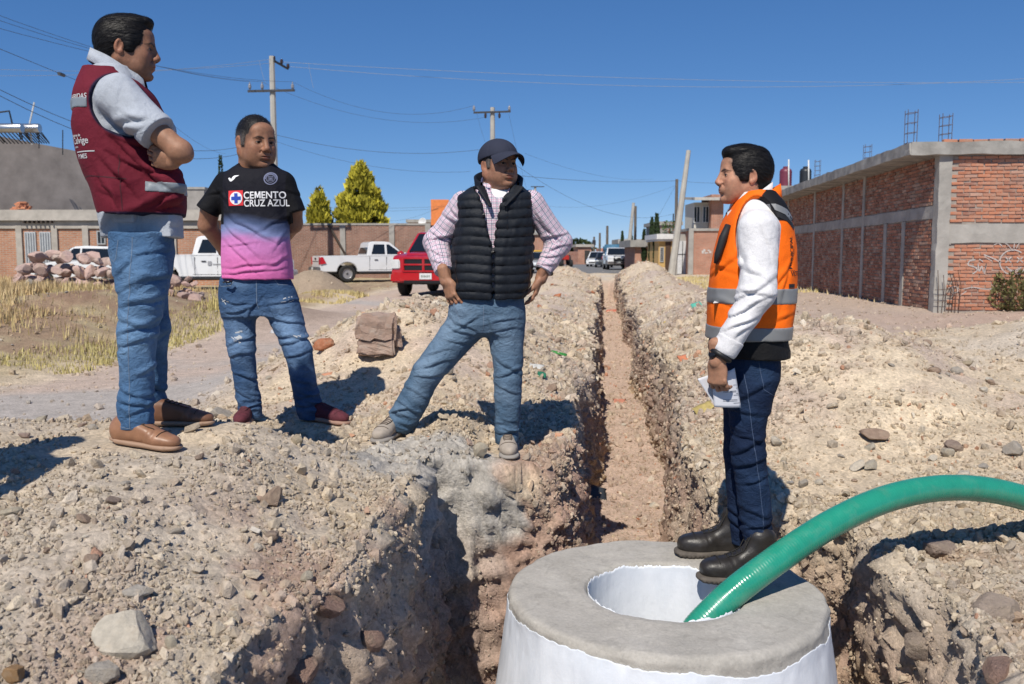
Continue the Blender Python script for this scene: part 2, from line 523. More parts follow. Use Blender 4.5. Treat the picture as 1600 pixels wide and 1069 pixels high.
    g = t.ramp(t.noise(v, 55, 8, .75), [(.25, .72), (.5, .98), (.75, 1.22)])
    c = t.mix(1.0, t.attr('Col'), g, 'MULTIPLY')
    g2 = t.ramp(t.noise(v, 7, 8, .7), [(.3, .84), (.7, 1.12)])
    c = t.mix(1.0, c, g2, 'MULTIPLY')
    vo = t.new('TexVoronoi'); vo.inputs['Scale'].default_value = 75; vo.inputs['Randomness'].default_value = 1; t.link(v, vo.inputs['Vector'])
    vo2 = t.new('TexVoronoi'); vo2.inputs['Scale'].default_value = 190; t.link(v, vo2.inputs['Vector'])
    gc = t.ramp(t.sep(vo.outputs['Color'])[0], [(.0, .80), (.5, 1.0), (1, 1.22)])
    c = t.mix(.8, c, t.mix(1.0, c, gc, 'MULTIPLY'))
    h1 = t.math('SUBTRACT', 1.0, t.math('POWER', vo.outputs['Distance'], 1.4))
    h2 = t.math('SUBTRACT', 1.0, vo2.outputs['Distance'])
    hh = t.math('ADD', t.math('MULTIPLY', h1, .22), t.math('MULTIPLY', h2, .15))
    hh = t.math('ADD', hh, t.math('MULTIPLY', t.noise(v, 42, 10, .78), 1.25))
    t.bump(hh, .85, .012)
    m = t.out(c, .95, 0, .15)
    o = mesh_np('ground', P.reshape(-1, 3), F, m, cols=col.reshape(-1, 3))
    tag(o, kind='structure')
    return o, P, N, col, D, rd, cem
GROUND, GP, GN, GC, GD, GRD, GCEM = build_ground()
_bv = BVHTree.FromPolygons([tuple(v) for v in GP[:, ::2].reshape(-1, 3).tolist()],
        [(a, b, c, d) for a, b, c, d in (lambda i: np.stack([i[:-1, :-1], i[:-1, 1:], i[1:, 1:], i[1:, :-1]], -1).reshape(-1, 4))(np.arange(GP[:, ::2].shape[0]*GP[:, ::2].shape[1]).reshape(GP[:, ::2].shape[:2])).tolist()])
def gz(x, y):
    h = _bv.ray_cast(Vector((x, y, 6)), Vector((0, 0, -1)))
    return h[0].z if h[0] is not None else 0.0
def hit(px, py):
    r = ray(px, py)
    h = _bv.ray_cast(Vector((0, 0, CAMZ)), Vector(r).normalized())
    return (np.array(h[0]), np.array(h[1])) if h[0] is not None else (at_z(px, py, 0), np.array([0, 0, 1.]))
# ================================================================== implicit modelling (bodies and clothes)
def _unit(v): v = np.asarray(v, float); return v/(np.linalg.norm(v)+1e-12)
class Prim:
    def __init__(s, lo, hi, fn, k=.02, op='add'):
        s.lo = np.array(lo, float); s.hi = np.array(hi, float); s.fn = fn; s.k = k; s.op = op
        if op != 'add' and not (s.hi-s.lo).any(): s.lo = s.lo-1e3; s.hi = s.hi+1e3
def bone(A, B, ra, rb, side=(1,0,0), n=2.0, k=.02, op='add', bulge=0, cap=1.0):
    """tapered limb from A to B; ra, rb: radius or (radius along side, radius across)"""
    A = np.array(A, float); B = np.array(B, float)
    ra = ra if hasattr(ra, '__len__') else (ra, ra); rb = rb if hasattr(rb, '__len__') else (rb, rb)
    L = np.linalg.norm(B-A); w = (B-A)/(L+1e-9)
    u = np.array(side, float); u = u-w*np.dot(u, w)
    if np.linalg.norm(u) < 1e-3: u = np.cross(w, (0,1,0.3))
    u = _unit(u); v = np.cross(w, u)
    def fn(P):
        Q = P-A; s = Q@w; t = np.clip(s/L, 0, 1)
        a = ra[0]+(rb[0]-ra[0])*t+bulge*np.sin(t*pi); b = ra[1]+(rb[1]-ra[1])*t+bulge*np.sin(t*pi)
        qu = Q@u; qv = Q@v; qw = (s-t*L)/cap
        if n == 2.0: kk = np.sqrt((qu/a)**2+(qv/b)**2+(qw/np.minimum(a, b))**2)
        else: kk = ((np.abs(qu)/a)**n+(np.abs(qv)/b)**n+(np.abs(qw)/np.minimum(a, b))**n)**(1/n)
        r = np.sqrt(qu**2+qv**2+qw**2)
        return np.where(kk > .05, r*(1-1/np.maximum(kk, .05)), -np.minimum(a, b)*.95)
    m = max(*ra, *rb)+abs(bulge)+.03
    p = Prim(np.minimum(A, B)-m, np.maximum(A, B)+m, fn, k, op)
    p.A, p.w, p.u, p.v, p.L = A, w, u, v, L
    return p
def ell(C, r, M=None, k=.02, op='add', n=2.0):
    C = np.array(C, float); r = np.array(r if hasattr(r, '__len__') else (r, r, r), float)
    M = None if M is None else np.array(M, float)
    def fn(P):
        Q = P-C
        if M is not None: Q = Q@M          # columns of M = local axes
        if n == 2.0: kk = np.sqrt(((Q/r)**2).sum(-1))
        else: kk = ((np.abs(Q)/r)**n).sum(-1)**(1/n)
        d = np.sqrt((Q**2).sum(-1))
        return np.where(kk > .05, d*(1-1/np.maximum(kk, .05)), -r.min()*.95)
    m = r.max()+.02
    return Prim(C-m, C+m, fn, k, op)
def stack(O, zs, cx, cy, a, b, yaw=0, n=2.3, k=.02, op='add', M=None):
    """vertical body whose section (centre, half-widths) is given at heights zs above O; x = front, y = left"""
    O = np.array(O, float)
    if M is None: M = np.array([[cos(yaw), -sin(yaw), 0], [sin(yaw), cos(yaw), 0], [0, 0, 1]])
    zs = np.array(zs, float)
    zz = np.linspace(zs[0], zs[-1], 80)
    def sm(vv):
        vv = np.array(vv, float); y = np.interp(zz, zs, vv)
        w = 7; yy = np.pad(y, w//2, mode='edge'); return np.convolve(yy, np.ones(w)/w, 'valid')
    tb = [sm(v_) for v_ in (cx, cy, a, b)]
    def fn(P):
        Q = (P-O)@M; z = Q[..., 2]
        zc = np.clip(z, zs[0], zs[-1])
        X, Y, A_, B_ = (np.interp(zc, zz, t_) for t_ in tb)
        qx = Q[..., 0]-X; qy = Q[..., 1]-Y
        kk = ((np.abs(qx)/A_)**n+(np.abs(qy)/B_)**n)**(1/n); r = np.sqrt(qx*qx+qy*qy)
        d = np.where(kk > .05, r*(1-1/np.maximum(kk, .05)), -np.minimum(A_, B_)*.9)
        dz = np.maximum(zs[0]-z, z-zs[-1])
        return np.where(dz > 0, np.sqrt(np.maximum(d, 0)**2+dz**2), np.maximum(d, dz))
    m = max(max(a), max(b))+.05
    mx = max(map(abs, cx))+max(map(abs, cy))+m
    # box through the rotated corners
    cs = np.array([(sx*mx, sy*mx, z) for sx in (-1, 1) for sy in (-1, 1) for z in (zs[0]-.02, zs[-1]+.02)])@M.T+O
    return Prim(cs.min(0), cs.max(0), fn, k, op)
def field(prims, P, warp=None):
    d = np.ones(len(P))
    for p in prims:
        if p.op == 'post': continue
        m = ((P > p.lo-.085) & (P < p.hi+.085)).all(1) if p.op != 'and' else np.ones(len(P), bool)
        if not m.any(): continue
        e = p.fn(P[m]); dm = d[m]
        if p.op == 'add': dm = smin(dm, e, p.k)
        elif p.op == 'cut': dm = smax(dm, -e, p.k)
        elif p.op == 'and': dm = smax(dm, e, p.k)
        d[m] = dm
    if warp is not None: d = d - warp(P, d)
    return d
def surface(prims, h=.005, warp=None, box=None, margin=.02):
    lo = np.min([p.lo for p in prims if p.op == 'add'], 0)-margin; hi = np.max([p.hi for p in prims if p.op == 'add'], 0)+margin
    if box is not None: lo = np.maximum(lo, box[0]); hi = np.minimum(hi, box[1])
    c = 5
    n = np.ceil((hi-lo)/(h*c)).astype(int)+1
    ax = [lo[i]+h*c*np.arange(n[i]) for i in range(3)]
    G = np.stack(np.meshgrid(*ax, indexing='ij'), -1)
    Fc = field(prims, G.reshape(-1, 3))
    for p_ in prims:
        if p_.op == 'post': Fc = np.maximum(Fc, p_.fn(G.reshape(-1, 3)))
    Fc = Fc.reshape(n)
    act = np.abs(Fc) < h*c*1.75+.014
    # dense grid
    N = (n-1)*c+1
    ii = np.arange(N[0]); jj = np.arange(N[1]); kk = np.arange(N[2])
    near = lambda a, m: np.minimum((a+c//2)//c, m-1)
    mi, mj, mk = near(ii, n[0]), near(jj, n[1]), near(kk, n[2])
    A = act[np.ix_(mi, mj, mk)]; Fd = np.where(Fc < 0, -1., 1.)[np.ix_(mi, mj, mk)].astype(np.float32)
    I = np.argwhere(A)
    PP = lo+I*h
    out = np.empty(len(PP), np.float32)
    for s in range(0, len(PP), 400000):
        q = PP[s:s+400000]; e = field(prims, q)
        if warp is not None:
            m = np.abs(e) < .03+h
            e[m] = e[m]-warp(q[m], e[m])
        for p_ in prims:
            if p_.op == 'post': e = np.maximum(e, p_.fn(q))
        out[s:s+400000] = e
    Fd[A] = out
    return nets(Fd, lo, h)
def nets(F, lo, h):
    S = F < 0
    c0 = S[:-1, :-1, :-1].astype(np.int8)
    cnt = c0.copy(); cnt[:] = 0
    for a in (0, 1):
        for b in (0, 1):
            for d in (0, 1):
                cnt += S[a:S.shape[0]-1+a, b:S.shape[1]-1+b, d:S.shape[2]-1+d]
    act = (cnt > 0) & (cnt < 8)
    idx = -np.ones(act.shape, np.int64)
    I = np.argwhere(act); idx[act] = np.arange(len(I))
    acc = np.zeros((len(I), 3)); num = np.zeros(len(I))
    corners = [(a, b, d) for a in (0, 1) for b in (0, 1) for d in (0, 1)]
    for c1 in corners:
        for ax in range(3):
            if c1[ax]: continue
            c2 = list(c1); c2[ax] = 1
            f1 = F[I[:, 0]+c1[0], I[:, 1]+c1[1], I[:, 2]+c1[2]]; f2 = F[I[:, 0]+c2[0], I[:, 1]+c2[1], I[:, 2]+c2[2]]
            m = (f1 < 0) != (f2 < 0)
            t = np.zeros(len(I)); t[m] = f1[m]/(f1[m]-f2[m])
            p = np.tile(np.array(c1, float), (len(I), 1)); p[:, ax] += t
            acc[m] += p[m]; num[m] += 1
    V = lo+(I+acc/np.maximum(num, 1)[:, None])*h
    Q = []
    for ax in range(3):
        sl1 = [slice(1, -1)]*3; sl2 = [slice(1, -1)]*3
        sl1[ax] = slice(0, -1); sl2[ax] = slice(1, None)
        a = S[tuple(sl1)]; b = S[tuple(sl2)]
        for sign in (True, False):
            E = np.argwhere((a != b) & (a == sign))
            off = np.array([1, 1, 1]); off[ax] = 0
            E = E+off
            b1, b2 = (ax+1) % 3, (ax+2) % 3
            def g(d1, d2):
                J = E.copy(); J[:, b1] -= d1; J[:, b2] -= d2
                return idx[J[:, 0], J[:, 1], J[:, 2]]
            q = np.stack([g(1, 1), g(0, 1), g(0, 0), g(1, 0)], 1)
            if not sign: q = q[:, ::-1]
            Q.append(q)
    Q = np.concatenate(Q); Q = Q[(Q >= 0).all(1)]
    return V, Q
def relax(V, Q, it=1, lam=.5):
    for _ in range(it):
        acc = np.zeros_like(V); n = np.zeros(len(V))
        for i in range(4):
            for j in (1, 3):
                np.add.at(acc, Q[:, i], V[Q[:, (i+j) % 4]]); np.add.at(n, Q[:, i], 1)
        V = V+(acc/np.maximum(n, 1)[:, None]-V)*lam
    return V
def merge(parts):
    V = []; Q = []; Cc = []; U = []; o = 0
    for p in parts:
        V.append(p[0]); Q.append(p[1]+o); o += len(p[0])
        Cc.append(p[2] if len(p) > 2 else np.ones((len(p[0]), 3)))
    return np.concatenate(V), np.concatenate(Q), np.concatenate(Cc)
def limb_uv(prims, V):
    """coordinates along and around the nearest limb: (girth, length, which)"""
    best = None; uv = np.zeros((len(V), 3)); off = 0
    for i, p in enumerate(prims):
        e = p.fn(V); Qx = V-p.A
        s = Qx@p.w
        a = np.arctan2(Qx@p.v, Qx@p.u)
        x = np.stack([a*.055, s+off, np.full(len(V), i)], 1)
        if best is None: best = e; uv = x
        else:
            m = e < best; uv[m] = x[m]; best = np.minimum(best, e)
        off += p.L
    return uv
# ================================================================== heads, hands, shoes
SKIN = np.array([.37, .19, .115])
def frame(x, z):
    """rotation whose columns are x (front), y (left), z (up)"""
    x = _unit(x); z = np.array(z, float); z = _unit(z-x*np.dot(z, x)); y = np.cross(z, x)
    return np.stack([x, y, z], 1)
def flip_fix(V, Q):
    a, b, c = V[Q[:, 0]], V[Q[:, 1]], V[Q[:, 2]]
    if np.einsum('ij,ij->i', a-V.mean(0), np.cross(b-a, c-a)).sum() < 0: Q = Q[:, ::-1]
    return Q
def make_head(M, O, s, skin, style, fat=0., mouth=0., neck_dir=(-.10, 0, -1), lip=(.36,.13,.10), brow=.006, h=.0030, neck_r=.058):
    f = fat
    nd = _unit(neck_dir)
    P = [ell((-.012, 0, .028), (.098, .077, .090), k=.02),
         ell((.028, 0, -.02), (.070, .062+f*.5, .085), k=.035),
         ell((.045, 0, -.068), (.047, .046+f, .042), k=.03)]
    for sg in (1, -1):
        P += [bone((-.012, sg*(.055+f*.6), -.045), (.060, sg*.024, -.099), .017+f*.4, .015, k=.03),
              ell((.060, sg*.041, -.026), (.025, .022, .024), k=.022),
              ell((.055, sg*.036, -.06), (.024, .020+f*.4, .026), k=.03)]
    P += [ell((.081, 0, -.100), (.019, .023, .017), k=.018),
          bone((.081, -.033, .021), (.081, .033, .021), .013, .013, k=.016),
          ell((.070, 0, .055), (.026, .05, .03), k=.03)]
    for sg in (1, -1):
        P += [ell((.107, sg*.032, .002), (.024, .019, .0125), k=.014, op='cut')]
    P += [bone((.0925, 0, .022), (.1125, 0, -.024), (.0095, .0100), (.0108, .0125), k=.012),
          ell((.1125, 0, -.028), (.0112, .0125, .0098), k=.010)]
    for sg in (1, -1):
        P += [ell((.103, sg*.0135, -.034), (.0125, .0085, .0085), k=.008),
              ell((.0795, sg*.031, .002), (.0145, .0165, .0128), k=.004)]
    P += [ell((.092, 0, -.060), (.013, .030, .018), k=.014),
          ell((.0975, 0, -.0575), (.0085, .022, .0052), k=.005),
          ell((.0960, 0, -.0685), (.0090, .0195, .0064), k=.005)]
    P += [ell((.106, 0, -.063), (.0125, .024, .0015+mouth), k=.003, op='cut'),
          ell((.098, 0, -.082), (.010, .02, .006), k=.010, op='cut')]
    for sg in (1, -1):
        P += [bone((.098, sg*.019, -.036), (.083, sg*.034, -.062), .0022, .0022, k=.006, op='cut')] if f > .004 or mouth else []
        P += [ell((.111, sg*.0065, -.0405), (.0055, .0035, .0035), k=.002, op='cut')]
        P += [ell((.0935, sg*.031, .0008), (.010, .0125, .0036), k=.0015, op='cut')]
    for sg in (1, -1):                       # ears
        E = frame((.92, sg*-.30, -.20), (.20, sg*.10, 1))
        c = np.array((-.014, sg*.080, -.004))
        P += [ell(c, (.0185, .0075, .031), E, k=.007), ell(c+np.array((.006, sg*.002, -.024)), (.010, .006, .011), E, k=.006),
              ell(c+np.array((.003, sg*.0085, .003)), (.0105, .0065, .020), E, k=.004, op='cut')]
    nk = np.array((-.022, 0, -.045))
    P += [bone(nk, nk+nd*.20, (neck_r, neck_r), (neck_r*1.08, neck_r*1.08), k=.028)]
    if f > .004: P += [ell((.015, 0, -.100), (.05, .045, .028), k=.03)]
    V, Q = surface(P, h, warp=lambda p, d: fbm(p, 45, 2, 5)*.0006)
    V = relax(V, Q, 1, .4)
    Q = flip_fix(V, Q)
    C = np.ones((len(V), 3))*skin
    C *= (1+.14*fbm(V, 30, 3, 2)+.08*fbm(V, 110, 2, 12))[:, None]
    red = np.exp(-(((V[:, 0]-.11)/.02)**2+(V[:, 1]/.02)**2+((V[:, 2]+.03)/.02)**2))+.6*np.exp(-((np.abs(V[:, 1])-.045)/.02)**2-((V[:, 2]+.03)/.02)**2)*(V[:, 0] > .04)+.8*(np.abs(V[:, 1]) > .079)
    C = C*(1+np.array([.10, -.02, -.02])*np.clip(red, 0, 1)[:, None])
    beard = np.exp(-np.clip((V[:, 2]+.045)/.02, 0, 9)**2)*(V[:, 0] > .02)*(V[:, 2] > -.115)
    beard = np.maximum(beard*.8, np.exp(-((V[:, 2]+.048)/.006)**2)*(V[:, 0] > .085)*(np.abs(V[:, 1]) < .028))
    C = C*(1-.20*beard[:, None]*(.8+.4*fbm(V, 200, 2, 8))[:, None])
    lips = np.minimum(ell((.0975, 0, -.0575), (.0085, .022, .0052)).fn(V), ell((.0960, 0, -.0685), (.0090, .0195, .0064)).fn(V))
    m = sstep(.0022, -.0004, lips)*(V[:, 0] > .088); C = C*(1-m[:, None])+np.array(lip)*m[:, None]
    for sg in (1, -1):
        yy = V[:, 1]*sg; zc_ = np.interp(yy, [.010, .024, .038, .052], [.0185, .0235, .0245, .017]); th_ = np.interp(yy, [.008, .013, .036, .052], [.0, .0042, .0038, .0012])*brow/.006
        b = np.abs(V[:, 2]-zc_)-th_
        m = sstep(.0016, -.0008, b)*((yy > .008) & (yy < .053) & (V[:, 0] > .045))*.9; C = C*(1-m[:, None])+np.array((.018, .012, .010))*m[:, None]
        e = ell((.0935, sg*.031, .0028), (.012, .0155, .0042)).fn(V)
        m = sstep(.0016, 0, e)*(V[:, 2] > .001)*.8; C = C*(1-m[:, None])+np.array((.03, .018, .014))*m[:, None]
        n = ell((.111, sg*.0065, -.0405), (.0055, .0035, .0035)).fn(V); m = sstep(.001, 0, n)*.7; C = C*(1-m[:, None])
    skinpart = (V*s@M.T+O, Q, C)
    eyes = []
    for sg in (1, -1):
        c = np.array((.0790, sg*.031, .0015)); n1, n2 = 18, 12
        look = _unit((1, sg*.05, 0))
        vv = []; cc = []
        for i in range(n2+1):
            th = pi*i/n2
            for j in range(n1):
                ph = 2*pi*j/n1
                v = np.array((cos(th), sin(th)*cos(ph), sin(th)*sin(ph))); vv.append(c+v*.0136)
                cc.append((.008, .006, .005) if th < .30 else ((.035, .018, .011) if th < .55 else (.34, .29, .26)))
        ff = [(i*n1+j, i*n1+(j+1) % n1, (i+1)*n1+(j+1) % n1, (i+1)*n1+j) for i in range(n2) for j in range(n1)]
        eyes.append((np.array(vv)*s@M.T+O, np.array(ff), np.array(cc)))
    # hair
    hair = None
    if style:
        kind = style
        top = {'slick': .0135, 'wave': .014, 'short': .0065, 'cap': .004}[kind]
        H = [ell((-.013, 0, .031), (.098+top*.95, .077+top*.62, .090+top), k=.02)]
        if kind in ('slick', 'wave'):
            H += [ell((.040, 0, .105), (.052, .050, .026), k=.025), ell((-.07, 0, .03), (.045, .066, .075), k=.03),
                  ell((-.062, 0, -.045), (.038, .055, .045), k=.025)]
            if kind == 'wave': H += [ell((.068, 0, .098), (.026, .045, .022), k=.015), ell((-.005, 0, .105), (.09, .06, .026), k=.02)]
            else: H += [ell((.072, 0, .112), (.022, .040, .015), k=.012)]
        for sg in (1, -1): H += [ell((.022, sg*.072, .005), (.014, .012, .040), k=.015)]
        if kind in ('slick', 'wave'):
            H += [ell((.118, 0, -.020 if kind == 'slick' else -.028), (.078, .11, .108), k=.006, op='cut')]
        else: H += [ell((.122, 0, -.026), (.082, .11, .106), k=.006, op='cut')]
        for sg in (1, -1):
            H += [ell((.030, sg*.09, -.075), (.048, .05, .056), k=.006, op='cut'), ell((-.012, sg*.085, -.012), (.017, .016, .026), k=.004, op='cut'),
                  ell((-.012, sg*.07, -.085), (.03, .03, .05), k=.01, op='cut')]
        H += [ell((0, 0, -.20), (.3, .3, .122 if kind in ('slick', 'wave') else .135), k=.01, op='cut', n=4)]
        if kind == 'short' or kind == 'cap': H += [ell((-.05, 0, -.13), (.12, .2, .075), k=.01, op='cut')]
        amp = {'slick': .0026, 'wave': .0030, 'short': .0012, 'cap': .001}[kind]
        def strands(p, d):
            phi = np.arctan2(p[:, 1], p[:, 2]+.03)
            th = p[:, 0]+.25*np.abs(p[:, 1])-.5*np.clip(-p[:, 0]-.03, 0, 1)*0
            u = np.stack([th*2.2, phi*2.4+.8*vnoise(p, 14, 3)*.3, np.sqrt(p[:, 1]**2+p[:, 2]**2)*4], -1)
            return amp*(ridged(u, 6.5, 3, 7, .6)) + (.0012*vnoise(p, 26, 9) if kind != 'short' else 0)
        if kind == 'short': wf = lambda p, d: .0012*fbm(p, 160, 2, 4)
        else: wf = strands
        HV, HQ = surface(H, .0031, warp=wf)
        HQ = flip_fix(HV, HQ)
        hc = np.ones((len(HV), 3))*np.array((.010, .009, .009))
        side = sstep(.055, .072, np.abs(HV[:, 1]))*sstep(.055, .0, HV[:, 2])*sstep(-.05, 0, HV[:, 0])
        if kind in ('short', 'cap'):
            side = np.maximum(side, sstep(.06, .0, HV[:, 2])*.9)
            hc = hc*(1-side[:, None])+np.array((.10, .085, .078))*side[:, None]*(1+.5*fbm(HV, 300, 1, 2))[:, None]
        elif kind == 'wave': hc = hc*(1-side[:, None]*.6)+np.array((.05, .045, .042))*side[:, None]*.6
        rs = np.random.RandomState(3); nst = {'slick': 4200, 'wave': 4200, 'short': 3400, 'cap': 500}[kind]
        hb = BVHTree.FromPolygons([tuple(q) for q in HV.tolist()], [tuple(q) for q in HQ.tolist()])
        cand = HV[rs.randint(len(HV), size=nst)]; SV = []; SF = []; Scol = []
        ln_ = .030 if kind in ('slick', 'wave') else .005
        for c0 in cand:
            if np.linalg.norm(c0/np.array((.1, .08, .1))) < .7: continue
            loc, nr, _, _ = hb.find_nearest(Vector(c0)); nv = np.array(nr)
            if nv@(c0-np.array((-.01, 0, .0))) < 0: nv = -nv
            d0 = np.array((-1., .10*np.sign(c0[1]), -.10-.9*max(0, -c0[0]*9)-.25*max(0, abs(c0[1])*10-.4))) if ln_ > .01 else rs.normal(size=3)+np.array((.5, 0, .3))
            d0 = _unit(d0+rs.normal(size=3)*.10); p_ = np.array(loc); w_ = _unit(np.cross(d0, nv)); i0 = len(SV); L_ = ln_*rs.uniform(.6, 1.3); lift = rs.uniform(.0004, .0030 if ln_ > .01 else .001)*(2.2 if rs.rand() < .06 else 1)
            for j in range(4):
                t_ = j/3; wd = .00055*(1-.75*t_)*(1.6 if ln_ > .01 else 1)
                o_ = nv*(lift*sin(pi*min(1, t_*1.2))+.0004 if ln_ > .01 else t_*.003)
                SV += [p_+o_-w_*wd, p_+o_+w_*wd]
                p_ = p_+_unit(d0-nv*(d0@nv)*(.9 if ln_ > .01 else .2))*L_/3
                if ln_ > .01: l2, n2_, _, _ = hb.find_nearest(Vector(p_)); p_ = np.array(l2)
            SF += [(i0+2*j, i0+2*j+1, i0+2*j+3, i0+2*j+2) for j in range(3)]
            cc_ = np.array((.010, .009, .009)) if (ln_ > .01 or rs.rand() > .35) else np.array((.10, .095, .09)); Scol += [cc_*rs.uniform(.6, 2.0)]*8
        HV = np.concatenate([HV, SV]); HQ = np.concatenate([HQ, np.array(SF)+len(hc)]); hc = np.concatenate([hc, Scol])
        hair = (HV*s@M.T+O, HQ, hc)
        dh = field(H, V); m = (sstep(.011, -.001, dh)*(.75+.25*fbm(V, 300, 2, 6))*(.9 if kind != 'short' else .8))[:, None]*(np.abs(V[:, 1:2]) < .078)*(V[:, 0:1] > -.2)
        C = C*(1-m)+np.array((.035, .025, .022))*m
        skinpart = (skinpart[0], skinpart[1], C)
    return skinpart, eyes, hair
def make_hand(W, X, Z, s, skin, curls, left=False, thumb=(.5, .3), spread=.12, wrist=True, h=.0031, forearm=None):
    """W wrist point, X finger direction, Z back of the hand; curls: bend at the knuckle, middle and tip per finger"""
    X = _unit(X); Z = np.array(Z, float); Z = _unit(Z-X*np.dot(Z, X)); Y = np.cross(Z, X)
    M = np.stack([X, Y if not left else -Y, Z], 1)
    P = [bone((.012, 0, 0), (.082, .002, 0), (.030, .0165), (.040, .0125), side=(0, 1, 0), k=.012),
         ell((.035, .022, -.008), (.032, .018, .016), k=.012), ell((.045, -.024, -.006), (.035, .014, .014), k=.012)]
    if forearm is None: P += [bone((-.06, 0, 0), (.012, 0, 0), (.031, .025), (.028, .021), side=(0, 1, 0), k=.015)]
    ys = (.031, .0105, -.0105, -.030); ln = (.070, .079, .073, .057); rr = (.0092, .0094, .0090, .0080)
    for i in range(4):
        c = curls[i] if hasattr(curls[0], '__len__') else curls
        p = np.array((.083-.004*abs(i-1), ys[i], 0)); a = 0.; L = ln[i]
        sp = spread*(1.5-i)/1.5
        for j, (fr, rj) in enumerate(((.46, 1.0), (.30, .92), (.24, .80))):
            a += c[j]
            d = np.array((cos(a)*cos(sp), cos(a)*sin(sp), -sin(a)))
            q = p+d*L*fr
            P.append(bone(p, q, rr[i]*rj, rr[i]*rj*.90, k=.0035 if j else .006))
            P.append(ell(p+np.array((0, 0, .0015)), (rr[i]*rj*1.05,)*3, k=.003))
            p = q
    t0 = np.array((.022, .024, -.006)); a, b = thumb
    d1 = _unit((cos(a), sin(a), -b)); t1 = t0+d1*.044
    d2 = _unit((cos(a*.7), sin(a*.7)*.8, -b*1.5)); t2 = t1+d2*.034
    d3 = _unit((cos(a*.4), sin(a*.4)*.6, -b*2)); t3 = t2+d3*.026
    P += [bone(t0, t1, .0145, .0115, k=.012), bone(t1, t2, .0115, .0105, k=.004), bone(t2, t3, .0108, .0085, k=.004)]
    V, Q = surface(P, h)
    V = relax(V, Q, 1, .3); Q = flip_fix(V, Q)
    C = np.ones((len(V), 3))*skin*(1+.12*fbm(V, 40, 3, 3))[:, None]
    C = C*(1+np.array([.12, -.02, -.03])*sstep(.09, .15, V[:, 0])[:, None])
    V = V*s@M.T+np.array(W)
    if left: Q = Q[:, ::-1]
    return V, Q, C
